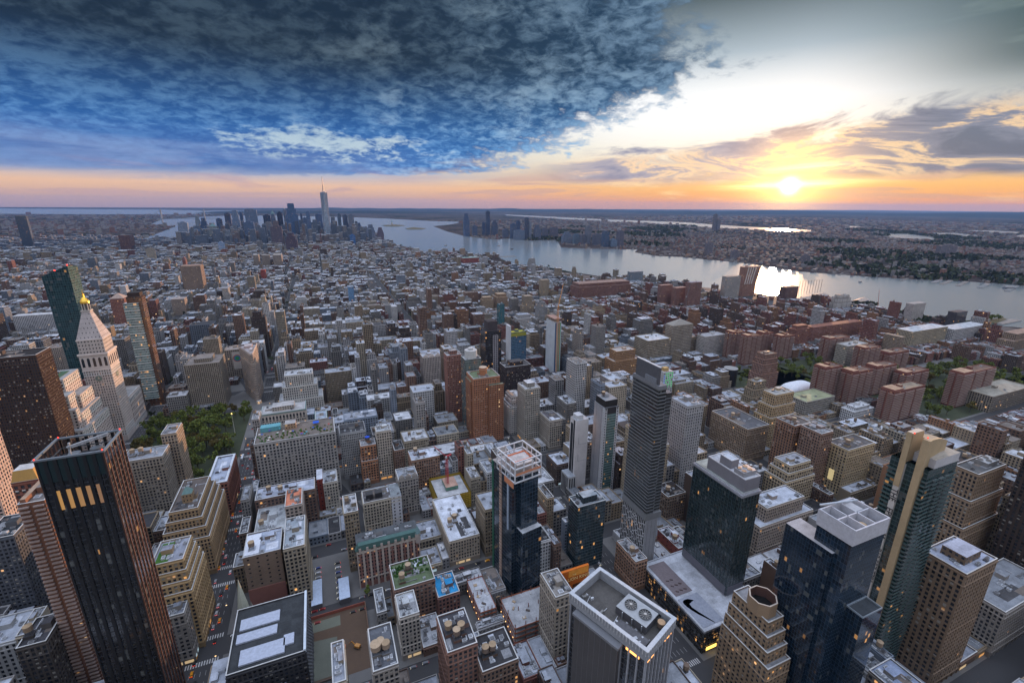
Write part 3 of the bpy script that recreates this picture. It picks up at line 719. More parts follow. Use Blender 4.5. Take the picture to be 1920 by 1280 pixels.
def st_ritz(root, r0, H, wc, rc, o, sides, ref):
    x0, y0, x1, y1 = r0; W, D = x1-x0, y1-y0; Z = H-14
    q = Q(); q.box(x0, y0+9, x1, y1, 0, Z, wc, 'curtain_glass', 'roofing', rc, bay=2.6, flr=3.6, par=(.5, .12, .003)); q.build('glazing', root)
    q = Q(); q.box(x0+5, y0, x1, y0+9, 0, H*.52, wc, 'curtain_glass', 'roofing', (.5, .52, .55), bay=2.6, flr=3.6, par=(.5, .12, .003)); q.build('lower_glazing', root)
    q = Q(); q.box(x0+6.5, y0+5, x1-1, y0+9, H*.52, Z, np.array(wc)*1.2, 'curtain_glass', 'roofing', rc, bay=2.6, flr=3.6, par=(.5, .12, .003)); q.build('upper_glazing', root)
    fr = ((x0, y1), (0, -1), (-1, 0)); z = np.arange(6, Z, 3.6); q = Q(); q.slabs(fr, D*.30, D*.38, z, z+2.3, .02, .5, (.42, .30, .24)); q.slabs(fr, D*.385, D*.40, 2, Z, .02, .4, (.30, .22, .18)); q.build('hoist_bay', root)
    q = Q(); q.slabs(fr, D*.62, D*.67, H*.5, Z, .02, .7, (.36, .44, .55), 'painted_metal'); q.build('corner_strip', root)
    q = Q(); q.slabs(fr, D*.0, D*.06, 8, Z, .02, .5, (.02, .12, .07), 'painted_metal'); q.build('green_netting', root)
    fw = (.62, .64, .68); a0, b0, a1, b1 = x0-.5, y0+4, x1+1.5, y1-8
    for k, (za, inn) in enumerate(((Z-4, 0), (Z+2, 0), (Z+8, 0), (Z+14, 0))):
        q = Q(); parapet(q, a0, b0, a1, b1, za, fw, .9, .9, 'matte_paint'); q.build('frame_beam', root)
    for fx in (0, .33, .66, 1):
        for fy in (0, .25, .5, .75, 1):
            if 0 < fx < 1 and 0 < fy < 1: continue
            q = Q(); px_, py_2 = a0+.45+(a1-a0-.9)*fx, b0+.45+(b1-b0-.9)*fy; q.bar((px_, py_2, Z-4), (px_, py_2, Z+14), .8, fw, 'matte_paint'); q.build('frame_column', root)
    q = Q(); q.box(a0+5, b0+4, a1-5, b1-6, Z, Z+9, (.42, .38, .36), 'plain_wall', 'roofing', (.55, .5, .48)); q.build('core', root)
    q = Q(); parapet(q, a0+4, b0+8, a1-4, b1-8, Z+9, (.75, .22, .10), 1.2, .3, 'matte_paint'); q.build('orange_netting', root)
    q = Q(); q.slabs(((a0, b1), (0, -1), (-1, 0)), (b1-b0)*.45, (b1-b0)*.95, Z-9, Z-4, .1, .3, (.60, .24, .12)); q.slabs(((a0, b0), (1, 0), (0, -1)), 1, a1-a0-1, Z+3, Z+5, .1, .25, (.62, .26, .14)); q.build('safety_netting', root)
def st_eventi(root, r0, H, wc, rc, o, sides, ref):
    x0, y0, x1, y1 = r0; zb = 62
    g = (.022, .024, .026)
    q = Q(); q.box(x0, y0+4.5, x1, y1, zb+6, H, g, 'curtain_glass', 'roofing', rc, bay=1.6, flr=3.15, par=(.5, .2, .005)); q.box(x1, y0+6, x1+8, y1-2, zb+6, H-7, g, 'curtain_glass', 'roofing', rc, bay=1.6, flr=3.15, par=(.5, .2, .005)); q.build('glazing', root)
    q = Q(); z = np.arange(zb+6, H-2, 3.15)
    for s, fr, L in frames(x0, y0+4.5, x1, y1, 'new'): q.slabs(fr, -.3, L+.3, z, z+.75, 0, .5, (.16, .17, .18))
    for s, fr, L in frames(x1, y0+6, x1+8, y1-2, 'nw'): q.slabs(fr, 0, L, z[z < H-9], z[z < H-9]+.75, 0, .4, (.15, .16, .17))
    q.build('floor_band', root)
    q = Q(); q.box(x0-.4, y0+4.1, x1+.4, y1+.4, H-1.5, H+1.2, (.20, .21, .23), 'painted_metal', 'roofing', (.20, .22, .25)); q.build('cornice', root)
    q = Q(); q.box(x1-7, y0+6, x1-5.6, y1-2, H, H+16, (.10, .105, .12), 'painted_metal'); q.box(x1-7.1, y0+6, x1-5.5, y1-2, H+16, H+16.5, (.6, .6, .62), 'matte_paint'); q.build('roof_screen_wall', root)
    q = Q(); q.box(x0+2.5, y0+8, x1-8, y0+22, H+1, H+6, (.20, .22, .25), 'painted_metal'); q.build('plant_room', root)
    q = Q(); q.box(x0-.6, y0+3.8, x1+9, y1+.6, zb, zb+6, (.20, .21, .22), 'plain_wall'); q.build('belt', root)
    q = Q(); q.box(x0+.6, y0+4.5, x1+6, y1, 0, zb, (.012, .013, .015), 'curtain_glass', notop=True, bay=2, flr=3.15, par=(.5, .1, .02)); q.build('base_glazing', root)
    for s, fr, L in frames(x0+.6, y0+4.5, x1+6, y1, 'e'):
        nc = 14; cw = L/nc; rr = random.Random(3)
        for k in range(nc+1): u = Q(); u.slabs(fr, max(0, k*cw-.22), min(L, k*cw+.22), 4, zb, 0, .5, (.50, .51, .53), 'matte_paint'); u.build('lattice_post', root)
        u = Q()
        for k in range(nc):
            zz = 4+rr.uniform(0, 6)
            while zz < zb-3: u.slabs(fr, k*cw, (k+1)*cw, zz, zz+.55, 0, .42, (.50, .51, .53), 'matte_paint'); zz += rr.choice([6.3, 9.4, 3.15, 6.3])
        u.build('lattice_rail', root)
    q = Q(); q.slabs(((x0+.6, y0+4.5), (1, 0), (0, -1)), 0, x1+5.4-x0, 0, zb, 0, .5, (.30, .31, .33)); q.slabs(((x0+.6, y0+4.5), (1, 0), (0, -1)), [2, 6, 10, 14], [2.3, 6.3, 10.3, 14.3], 2, zb-1, .5, .6, (.2, .2, .22)); q.build('concrete_side', root)
    q = Q(); q.box(x0-6, y0-2, x1+8, y0+4, 0, 15, (.24, .245, .26), 'plain_wall', 'roofing', (.3, .3, .32)); q.build('base_block', root)
def st_slim(root, r0, H, wc, rc, o, sides, ref):
    x0, y0, x1, y1 = r0
    q = Q(); q.box(x0, y0, x1, y1, 0, H, (.34, .35, .38), 'masonry_wall', 'roofing', rc, bay=9, flr=3.3, par=(.03, .96, .0)); q.build('wall', root)
    q = Q(); fr = ((x0, y0), (1, 0), (0, -1)); L = x1-x0
    q.slabs(fr, 3, L-3, 4, H-7, 0, .4, (.07, .12, .12), 'curtain_glass'); q.UV[0] = np.broadcast_to(np.array([[0, 0], [8, 0], [8, 32], [0, 32]])*1., (1, 4, 2)); q.build('glazing', root)
    z = np.arange(5, H-3, 3.3)
    for u0 in (0, L-3):
        q = Q(); q.slabs(fr, u0, u0+3, z, z+.8, 0, .7, (.6, .62, .65), 'matte_paint'); q.slabs(fr, [u0, u0+2.3], [u0+.7, u0+3], 0, H-1, 0, .75, (.6, .62, .65), 'matte_paint'); q.slabs(fr, u0+.7, u0+2.3, z+.8, z+3.2, 0, .1, (.02, .02, .03), 'window_pane'); q.build('grid_frame', root)
    for s, fr2, L2 in frames(x0, y0, x1, y1, 'e'): q = Q(); q.slabs(fr2, L2-2.6, L2, z, z+.8, 0, .6, (.6, .62, .65), 'matte_paint'); q.slabs(fr2, [L2-2.6, L2-.6], [L2-2., L2], 0, H-1, 0, .65, (.6, .62, .65), 'matte_paint'); q.build('grid_frame', root)
    q = Q(); q.box(x0+1, y0+1, x1-1, y1-1, H, H+8, (.02, .02, .022), 'painted_metal', 'roofing', rc); q.build('black_crown', root)
    q = Q(); q.box(x0+.2, y0-.5, x1-.2, y0, H-8, H, (.03, .03, .035), 'painted_metal'); q.build('black_band', root)
    clutter(root, x0+2, y0+2, x1-2, y1-2, H+8, 3, rc, (.4, .4, .42)); tank(root, -3, 3, H+8, 2, 3)
def st_whiteslab(root, r0, H, wc, rc, o, sides, ref):
    x0, y0, x1, y1 = r0
    q = Q(); q.box(x0, y0, x1, y1, 0, H, wc, 'plain_wall', 'roofing', rc); q.build('wall', root)
    fr = ((x0, y1), (0, -1), (-1, 0)); L = y1-y0
    for a, b_, zz in ((.15, .5, H-6), (.6, .8, H-1)):
        q = Q(); q.slabs(fr, L*a, L*b_, 10, zz, .02, .3, (.012, .016, .022), 'painted_metal'); q.build('glass_slot', root)
    for z in (H*.45, H*.68): q = Q(); q.slabs(((x0, y0), (1, 0), (0, -1)), 4, 15, z, z+.4, 0, .3, (.4, .4, .42)); q.slabs(((x0, y0), (1, 0), (0, -1)), 4, 4.4, z, z+9, 0, .3, (.4, .4, .42)); q.build('panel_joint', root)
    q = Q(); q.box(x0+2, y0+2, x1-6, y1-2, H, H+5, (.6, .62, .64), 'plain_wall', 'roofing', PALE); q.build('penthouse', root)
    q = Q(); q.box(x0-9, y0-4, x0, y1, 0, 26, (.5, .5, .5), 'plain_wall', 'roofing', (.35, .38, .42)); k = np.arange(5); q.slabs(((x0-9, y1), (0, -1), (-1, 0)), 2+k*3, 3.2+k*3, 2, 24, 0, .4, (.03, .03, .035)); q.slabs(((x0-9, y0-4), (1, 0), (0, -1)), [1, 4, 7], [2.4, 5.4, 8.4], 2, 24, 0, .4, (.03, .03, .035)); q.build('striped_base', root)
def st_nike(root, r0, H, wc, rc, o, sides, ref):
    x0, y0, x1, y1 = r0
    q = Q(); q.box(x0, y0, x1, y1, 22, H-6, wc, 'curtain_glass', notop=True, bay=1.6, flr=3.1, par=(.5, .10, .005)); q.build('glazing', root)
    q = Q()
    for s, fr, L in frames(x0, y0, x1, y1, 'new'): k = np.arange(0, L, 3.2); q.slabs(fr, k, k+.35, 28, H-6, 0, .25, (.05, .075, .08), 'painted_metal')
    q.build('mullion', root)
    g = (.21, .21, .24)
    q = Q(); q.box(x0+.5, y0+.5, x1-.5, y1-.5, H-6, H-4.5, (.5, .52, .56), 'matte_paint', 'roofing', (.35, .4, .38)); q.build('terrace', root)
    q = Q(); q.box(x0+2, y0+1, x1-1, y1-12, H-4.5, H+6, g, 'plain_wall', 'roofing', rc); parapet(q, x0+2, y0+1, x1-1, y1-12, H+6, (.6, .62, .66), .8, .5, 'matte_paint'); q.build('crown_wall', root)
    q = Q(); q.box(x0-.7, y0-.7, x1+.7, y1+.7, H-8, H-6, (.30, .31, .35), 'matte_paint'); q.build('cornice', root)
    q = Q(); q.box(x0+4, y0+17, x0+12, y0+28, H+6, H+13, g, 'plain_wall', 'roofing', (.5, .54, .60)); parapet(q, x0+4, y0+17, x0+12, y0+28, H+13, (.6, .62, .66), .5, .5, 'matte_paint'); q.build('penthouse', root)
    q = Q(); q.box(x0+3, y0+4, x1-3, y0+13, H+6, H+10, (.3, .3, .32), 'painted_metal'); q.build('plant_unit', root)
    for k in range(4): q = Q(); q.cyl(x0+5.5+(k % 2)*6, y0+6.2+(k//2)*4.6, 1.8, H+10, H+10.6, (.45, .45, .45), 'bright_metal', 12, topcol=(.12, .12, .12)); q.build('roof_fan', root)
    for s, fr, L in frames(x0+1, y0+1, x1-1, y1-1, 'ne'):
        q = Q(); q.slabs(fr, 0, L, 22, 30, 1.0, 1.3, (.16, .16, .19)); q.build('base_wall', root)
def st_podium(root, r0, H, wc, rc, o, sides, ref):
    x0, y0, x1, y1 = r0
    q = Q(); q.box(x0, y0, x1, y1, 0, H-1.5, (.02, .017, .014), 'curtain_glass', notop=True, bay=2, flr=4.5, par=(.5, .15, .14)); q.build('glazing', root)
    q = Q()
    for s, fr, L in frames(x0, y0, x1, y1, 'ne'): z = np.arange(4.5, H-2, 4.5); q.slabs(fr, 0, L, z-.5, z+.5, 0, .3, (.05, .05, .055), 'painted_metal'); k = np.arange(0, L, 6); q.slabs(fr, k, k+.4, 0, H-1.5, 0, .35, (.03, .03, .03), 'painted_metal')
    q.build('facade_frame', root)
    q = Q(); q.box(x0-.4, y0-.4, x1+.4, y1+.4, H-1.5, H-.4, (.30, .31, .34), 'matte_paint', 'roofing', rc); parapet(q, x0-.4, y0-.4, x1+.4, y1+.4, H-.4, (.42, .44, .48), .8, 1., 'matte_paint'); q.build('roof', root)
    # light roof panel with the curved tick, laid out along the street side
    q = Q(); q.box(x0+2, y0+3, x0+22, y0+31, H-.3, H-.1, (.33, .36, .43), 'matte_paint'); q.build('emblem_panel', root)
    q = Q(); T = [(p_[0]-(PODX0+x1*0), p_[1]) for p_ in TICK]
    up, lo_ = T[:10], T[10:]; m_ = len(up)
    lo_ = lo_[::-1]
    for i in range(m_-1):
        a_, b_, c_, d_ = up[i], up[i+1], lo_[min(i+1, len(lo_)-1)], lo_[min(i, len(lo_)-1)]
        P_ = [(v[0]-PODC[0]+PODX0, v[1]-PODC[1], H+.02) for v in (a_, b_, c_, d_)]
        q.quads(P_, (.02, .045, .016), 'leafage'); q.quads(P_[::-1], (.02, .045, .016), 'leafage')
    q.build('tick_emblem', root)
    q = Q(); q.box(x0+3, y0+34, x0+20, y1-4, H-.3, H-.1, (.20, .17, .18), 'matte_paint'); q.build('roof_court', root)
    for k in range(8):
        q = Q(); xx, yy = x0+6+(k % 3)*4, y0+37+(k//3)*6; q.box(xx, yy, xx+2.6, yy+.9, H-.1, H+.5, (.10, .07, .07), 'painted_metal', ang=.5); q.build('roof_vent', root)
    q = Q(); q.slabs(((x0, y0), (1, 0), (0, -1)), 4, 14, 2, 5, .4, .6, (1., .62, .12), 'lamp_glow'); q.build('shop_light', root)
    q = Q(); q.slabs(((x0, y0), (1, 0), (0, -1)), 16, 24, 6, 9, .4, .6, (1., .72, .15), 'lamp_glow'); q.build('shop_light', root)
def st_octagon(root, r0, H, wc, rc, o, sides, ref):
    x0, y0, x1, y1 = r0; W, D = x1-x0, y1-y0; panes = []; q = Q(); zl = 0
    for fr_, fx, fy in ((.70, 0, 0), (.80, .10, .10), (.90, .20, .18), (1., .32, .26)):
        dx_, dy_ = W*fx, D*fy; r = (x0+dx_, y0+dy_, x1, y1); z1 = H*fr_
        q.box(*r, zl, z1, wc, 'masonry_wall', notop=True, bay=3.4, flr=3.5, par=(.4, .5, .1), faces='sw'); q.box(*r, zl, z1, np.array(wc)*.8, 'plain_wall', notop=True, faces='ne')
        for s, fr, L in frames(*r, 'ne'): masonry_face(q, panes, fr, L, zl+(5 if zl == 0 else 0), z1-1, 3.2, 3.5, .5, .46, wc, .35)
        roofdeck(root, r, z1, wc, rc, True, {'coping': 1}); zl = z1
    q.build('wall', root); place_panes(root, panes, 100, .07, ref)
    cx, cy_ = x0+W*.62, y0+D*.55; t = np.arange(8)*math.pi/4+math.pi/8; R2 = 8.6
    def ring(r): return np.c_[cx+r*np.cos(t), cy_+r*np.sin(t)]
    q = Q(); q.prism(ring(R2), zl, H+10, np.array(wc)*1.1, 'plain_wall', cap=False); a, b_ = ring(R2), ring(R2-.9)
    for i in range(8):
        j = (i+1) % 8; za = H+10
        q.quads([(*a[i], za), (*a[j], za), (*b_[j], za), (*b_[i], za)], (.50, .44, .38), 'matte_paint'); q.quads([(*b_[j], H+3), (*b_[i], H+3), (*b_[i], za), (*b_[j], za)], (.10, .05, .04), 'plain_wall')
        q.quads([(*b_[i], H+3), (*b_[j], H+3), (cx, cy_, H+3), (cx, cy_, H+3)], (.015, .014, .014), 'roofing')
    q.build('octagonal_turret', root)
def st_bluetower(root, r0, H, wc, rc, o, sides, ref):
    x0, y0, x1, y1 = r0; W = x1-x0; par = (.5, .07, .005)
    q = Q(); q.box(x0, y0, x1, y1, 0, H-11, wc, 'curtain_glass', notop=True, bay=1.7, flr=3.1, par=par); q.build('glazing', root)
    q = Q(); q.box(x0-2.5, y0+7, x0+10, y1+16, 0, H-20, np.array(wc)*.8, 'curtain_glass', 'roofing', (.4, .4, .42), bay=1.7, flr=3.1, par=par); q.build('side_wing', root)
    q = Q(); q.box(x0+W*.35, y0-9, x1-1, y0, 0, H-55, np.array(wc)*.9, 'curtain_glass', 'roofing', (.06, .07, .08), bay=1.7, flr=3.1, par=par); parapet(q, x0+W*.35, y0-9, x1-1, y0, H-55, (.25, .3, .35), 1., .4, 'painted_metal'); q.build('lower_wing', root)
    w = (.52, .53, .58); q = Q()
    for t in (0,):
        q.box(x0-.5, y0-.5, x1+.5, y0+.2, H-10, H, w, 'matte_paint'); q.box(x0-.5, y1-.2, x1+.5, y1+.5, H-10, H, w, 'matte_paint'); q.box(x0-.5, y0+.2, x0+.2, y1-.2, H-10, H, w, 'matte_paint'); q.box(x1-.2, y0+.2, x1+.5, y1-.2, H-10, H, w, 'matte_paint')
    q.build('white_crown', root)
    q = Q(); q.box(x0, y0, x1, y1, H-8, H-6, (.30, .28, .28), 'roofing'); q.build('roof', root)
    q = Q(); q.box([x0+.2, x0+W*.33, x0+W*.62, x0+.2], [y0+10, y0+.2, y0+.2, y0+20], [x1-.2, x0+W*.33+.7, x0+W*.62+.7, x1-.2], [y0+10.7, y1-.2, y1-.2, y0+20.7], H-6, H-.8, w, 'matte_paint'); q.build('crown_partition', root)
    q = Q(); q.box(x0+W*.65, y0+12, x1-2, y0+19, H-6, H-2, (.5, .5, .52), 'painted_metal'); q.build('plant_unit', root); tank(root, x0+W*.48, y0+4.5, H-8.5, 2.2, 2.6)
    q = Q(); q.bar((x0+3, y0+22, H+.3), (x1-4, y0+15, H+2.5), .9, (.45, .5, .56)); q.build('roof_crane', root)
def st_epic(root, r0, H, wc, rc, o, sides, ref):
    x0, y0, x1, y1 = r0; D = y1-y0; W = x1-x0
    q = Q(); q.box(x0, y0, x1, y1, 0, H-18, (.018, .038, .040), 'curtain_glass', notop=True, bay=2.2, flr=3.05, par=(.5, .22, .02)); q.build('glazing', root)
    fr = ((x0, y1), (0, -1), (-1, 0)); be = (.46, .35, .21)
    q = Q(); q.slabs(fr, D*.28, D*.44, 42, H-20, .02, 1.8, (.60, .58, .55)); q.build('lettered_pier', root)
    q = Q(); q.slabs(fr, D*.28, D*.44, H-36, H+1, 1.8, 2.3, be); q.slabs(fr, D*.70, D*.88, 18, H+1, .02, 2.4, be); q.slabs(fr, D*.60, D*.88, 14, 20, .02, 2.5, be); q.build('beige_spine', root)
    # vertical lettering on the pale pier
    for wd, off in (('THE', 0), ('EPIC.COM', 14.5), ('212.557.7701', 46)):
        cu = bpy.data.curves.new('lettering', 'FONT'); cu.body = wd; cu.size = 5.2; cu.extrude = .12; cu.align_x = 'LEFT'; cu.align_y = 'CENTER'
        cu.materials.append(MATS[MI['sign_ink']]); t = bpy.data.objects.new('lettering', cu); COL.objects.link(t); t.parent = root
        t.matrix_local = Matrix(((0, 0, -1, x0-1.95), (0, -1, 0, y1-D*.36), (-1, 0, 0, H-38-off), (0, 0, 0, 1))); meshify(t)
    z = np.arange(8, H-25, 3.05); lim = []
    for s, f2, L in frames(x0, y0, x1, y1, 'n'):
        for k, (a, b_) in enumerate(((0, .16), (.2, .36), (.42, .58), (.64, .80), (.84, 1.))):
            for i, zz in enumerate(z):
                lim.append((f2, L*a, L*b_, zz, 1.2+.7*math.sin(i*.23+k*1.1)))
    f3 = frames(x0, y0, x1, y1, 'e')[0]
    for zz in z: lim.append((f3[1], 0, D*.26, zz, 1.2)); lim.append((f3[1], D*.9, D, zz, 1.2))
    lim.sort(key=lambda t_: -t_[3])
    for i, (f2, a, b_, zz, d) in enumerate(lim[:100]): u = Q(); u.slabs(f2, a, b_, zz, zz+.35, 0, d, (.15, .17, .17)); u.slabs(f2, a, b_, zz+.35, zz+1.2, d-.1, d, (.05, .11, .11), 'painted_metal'); u.build('balcony', root)
    u = Q()
    for f2, a, b_, zz, d in lim[100:]: u.slabs(f2, a, b_, zz, zz+.35, 0, d, (.15, .17, .17)); u.slabs(f2, a, b_, zz+.35, zz+1.2, d-.1, d, (.05, .11, .11), 'painted_metal')
    tag(u.build('balcony', root), kind='stuff')
    q = Q(); q.box(x0+5, y0, x1, y1-3, H-18, H-12, (.55, .55, .57), 'plain_wall', 'roofing', (.42, .38, .32)); q.build('white_terrace', root)
    q = Q()                                                # curved crown: two beige arcs swept back from the spine
    n_ = 10; xs = x0-2+np.linspace(0, 1, n_+1)*(W*.86); ys = y0+D*.14+np.sin(np.linspace(0, 1, n_+1)*math.pi*.5)**2*D*.12
    hh = H+1-np.linspace(0, 1, n_+1)**2*6
    for i in range(n_):
        A_, B_ = (xs[i], ys[i]), (xs[i+1], ys[i+1])
        q.quads([[(*A_, H-18), (*B_, H-18), (*B_, hh[i+1]), (*A_, hh[i])], [(B_[0], B_[1]+1.3, H-18), (A_[0], A_[1]+1.3, H-18), (A_[0], A_[1]+1.3, hh[i]), (B_[0], B_[1]+1.3, hh[i+1])], [(*A_, hh[i]), (*B_, hh[i+1]), (B_[0], B_[1]+1.3, hh[i+1]), (A_[0], A_[1]+1.3, hh[i])]], be, 'plain_wall')
    q.box(x0-2.2, y0+D*.56, x0+9, y0+D*.72, H-18, H+2, be, 'plain_wall', 'matte_paint', (.6, .5, .4)); q.box(x0+9, y0+D*.56, x0+10, y1-4, H-18, H+1, be, 'plain_wall'); q.build('curved_crown', root)
    q = Q(); q.cyl(x0+17, y0+D*.5, 5, H-12, H-4, (.45, .35, .24), 'plain_wall', 14); q.build('roof_drum', root); tank(root, x0+16, y1-4, H-12, 2.4, 3.)
    for p in ((x0, y0+5), (x0-1, y1-9)): q = Q(); q.cyl(*p, .4, H+1.5, H+2.3, (.7, .04, .02), 'lamp_glow', 6); q.build('warning_light', root)
def st_rim(root, r0, H, wc, rc, o, sides, ref):
    x0, y0, x1, y1 = r0; W, D = x1-x0, y1-y0
    q = Q(); q.box(x0+.8, y0+.8, x1-.8, y1-.8, 0, H-6, (.03, .032, .038), 'curtain_glass', notop=True, bay=1.5, flr=3.8, par=(.5, .25, .02)); q.build('glazing', root)
    rib = (.34, .36, .40)
    for s, fr, L in frames(x0, y0, x1, y1, 'new'):
        n_ = 7 if s == 'n' else 10
        for k in range(n_+1):
            if s == 'e' and 1 < k < 7: continue
            u = k*L/n_; q = Q(); w = .8 if k in (0, n_) else .4; q.slabs(fr, max(0, u-w), min(L, u+w), 0, H-6, -.8, .3, rib, 'matte_paint'); q.build('silver_rib', root)
    q = Q(); fr = ((x0, y1), (0, -1), (-1, 0)); q.slabs(fr, D*.12, D*.70, 0, H-9, -.4, 3.2, (.085, .082, .085)); z = np.arange(0, 9)
    q.slabs(fr, D*.12+z*D*.0725-.08, D*.12+z*D*.0725+.08, 0, H-9, 3.2, 3.3, (.16, .16, .17)); q.build('service_core_wall', root)
    q = Q(); q.slabs(fr, D*.10, D*.72, H-9, H-7.5, -.4, 4.2, (.20, .21, .23)); q.build('core_roof', root)
    # the hollow rim round the roof
    wcol = (.50, .53, .57)
    q = Q(); parapet(q, x0-.6, y0-.6, x1+.6, y1+.6, H-6.5, (.30, .32, .35), 6.2, 1.9, 'matte_paint'); parapet(q, x0-.8, y0-.8, x1+.8, y1+.8, H-.3, wcol, .5, 2.2, 'matte_paint')
    q.build('roof_rim', root)
    q = Q(); k = np.arange(0, D, 1.9); q.box(x0-1.0, y0+k, x0-.78, y0+k+.3, H-3, H+.3, (.62, .64, .66), 'matte_paint'); k = np.arange(0, W, 1.9); q.box(x0+k, y0-1.0, x0+k+.3, y0-.78, H-3, H+.3, (.62, .64, .66), 'matte_paint'); q.build('rim_joint', root)
    q = Q(); q.box(x0+1, y0+1, x1-1, y1-1, H-8, H-6, rc, 'roofing'); q.build('roof', root); zr = H-6
    q = Q(); q.box(x1-W*.56, y0+8, x1-2.8, y0+27, zr, zr+5, (.09, .09, .10), 'painted_metal', 'painted_metal', (.36, .38, .40)); q.build('cooling_tower', root)
    for k in range(2):
        q = Q(); cx, cy_ = x1-W*.33, y0+12.5+k*9; q.cyl(cx, cy_, 3.4, zr+5, zr+6, (.30, .30, .30), 'bright_metal', 20, cap=False); q.cyl(cx, cy_, 3.3, zr+5, zr+5.3, (.07, .07, .07), 'painted_metal', 20, topcol=(.06, .06, .06))
        for j in range(6): a = j*math.pi/6; q.bar((cx-3.2*math.cos(a), cy_-3.2*math.sin(a), zr+5.7), (cx+3.2*math.cos(a), cy_+3.2*math.sin(a), zr+5.7), .18, (.34, .34, .33))
        q.cyl(cx, cy_, .8, zr+5.4, zr+6.2, (.45, .45, .43), 'bright_metal', 10); q.build('roof_fan', root)
    for k in range(3): q = Q(); cy_ = y0+10+k*6; q.bar((x1-W*.6, cy_, zr), (x1-W*.6, cy_, zr+5.3), .5, (.6, .62, .64), 'bright_metal'); q.build('pipe', root)
    for k in range(22):
        q = Q(); a, b_ = random.uniform(x0+2.5, x1-W*.58-2), random.uniform(y0+3, y1-3); w, d, h = random.uniform(.6, 2.6), random.uniform(.6, 2), random.uniform(.3, 1.7)
        q.box(a, b_, a+w, b_+d, zr, zr+h, random.choice([PALE, (.3, .31, .33), (.5, .53, .57), (.2, .2, .2)]), 'painted_metal', ang=random.choice([0, 0, .4])); q.build('roof_unit', root)
    for k in range(5): q = Q(); a = y0+5+k*9; q.bar((x0+2.5, a, zr+.4), (x1-W*.6, a+random.uniform(-2, 3), zr+.4), .3, (.45, .47, .5)); q.build('pipe', root)
    q = Q(); q.box(x0+3, y0+4, x0+10, y0+22, zr, zr+1.4, (.13, .13, .14), 'roofing'); q.build('roof_platform', root)
    tank(root, x1-6, y0+4.4, zr-1, 2., 3., cap=(.50, .33, .2)); q = Q(); q.cyl(x1-3.6, y0+8, 1.9, zr, zr+4, (.35, .36, .38), 'bright_metal', 14, topcol=(.03, .03, .03)); q.build('exhaust_drum', root)
    for a, b_ in ((1.2, 8.), (W-9, W-2)): q = Q(); q.slabs(((x0, y0), (1, 0), (0, -1)), a, b_, H-9, H-7.4, -.2, -.0, (1., .42, .12), 'lamp_glow'); q.build('soffit_light', root)
    q = Q(); q.slabs(fr, D*.76, D*.92, H-9, H-7.6, -.2, 0., (1., .42, .12), 'lamp_glow'); q.build('soffit_light', root)
def st_blackcol(root, r0, H, wc, rc, o, sides, ref):
    x0, y0, x1, y1 = r0; W = x1-x0; q = Q(); q.box(*r0, 0, H, wc, 'curtain_glass', 'roofing', rc, bay=2.2, flr=3.2, par=(.5, .2, .02)); q.build('glazing', root)
    fr = ((x0, y0), (1, 0), (0, -1)); q = Q(); q.slabs(fr, W*.46, W*.78, 0, H-8, 0, .4, (.02, .02, .025)); z = np.arange(3, H-8, 3.5); q.slabs(fr, W*.46, W*.78, z, z+1.1, .4, .7, (.36, .35, .38)); q.slabs(fr, [W*.46, W*.61, W*.75], [W*.49, W*.64, W*.78], 0, H-8, .4, .72, (.36, .35, .38)); q.build('white_window_column', root)
    q = Q(); q.box(x0+W*.2, y0+4, x1-W*.2, y1-5, H, H+16, (.06, .05, .055), 'plain_wall', 'roofing', rc); q.build('penthouse', root)
def st_site(root, r0, H, wc, rc, o, sides, ref):
    x0, y0, x1, y1 = r0; W = x1-x0; D = y1-y0
    q = Q(); q.box(*r0, 0, H-6, wc, 'plain_wall', 'roofing', rc); q.build('wall', root)
    fr = ((x0, y0), (1, 0), (0, -1)); q = Q(); q.slabs(fr, W*.12, W*.30, 6, H-8, 0, .4, (.06, .14, .28)); q.slabs(fr, W*.55, W*.66, 6, H-8, 0, .4, (.04, .30, .26)); q.slabs(fr, W*.80, W*.9, 6, H-8, 0, .4, (.05, .35, .18)); q.build('green_netting', root)
    q = Q(); z = np.arange(6, H-8, 4); q.slabs(fr, W*.66, W*.80, z, z+3, 0, .6, (.45, .20, .10)); q.build('hoist_bay', root)
    q = Q(); k = np.linspace(0, 1, 4)
    for a in k:
        for b_ in k: q.bar((x0+W*a, y0+D*b_, H-6), (x0+W*a, y0+D*b_, H), .6, (.3, .2, .18))
    q.box(*r0, H-1, H, (.32, .2, .17), 'plain_wall', bottom=True); q.build('bare_floor', root)
    q = Q()                                                # mast and raised jib of the tower crane
    z = H+14
    q.build if False else None
def st_led(root, r0, H, wc, rc, o, sides, ref):
    x0, y0, x1, y1 = r0; W = x1-x0; q = Q(); q.box(*r0, 0, H, (.04, .04, .05), 'plain_wall', 'roofing', rc); q.build('wall', root)
    for s, fr, L in frames(*r0, 'ne'):
        q = Q(); k = np.arange(6)*L/5; q.slabs(fr, np.maximum(0, k-.7), np.minimum(L, k+.7), 0, H, 0, .5, wc, 'matte_paint'); z = np.arange(3, H+1, 4); q.slabs(fr, 0, L, z-1., z, 0, .45, wc, 'matte_paint'); q.build('white_frame', root)
    fr = ((x0, y0), (1, 0), (0, -1))
    for k in range(5):
        for j in range(7):
            if (k*3+j) % 5 == 0: continue
            q = Q(); u = k*W/5; q.slabs(fr, u+1., u+W/5-1., H-4*j-3.6, H-4*j-1.4, .05, .1, (.01, .28, .05) if k != 0 else (.03, .10, .35), 'lamp_glow'); q.build('lit_window', root)
    q = Q(); q.box(x0+3, y0+3, x1-8, y1-3, H, H+6, (.45, .3, .12), 'plain_wall'); q.build('penthouse', root)
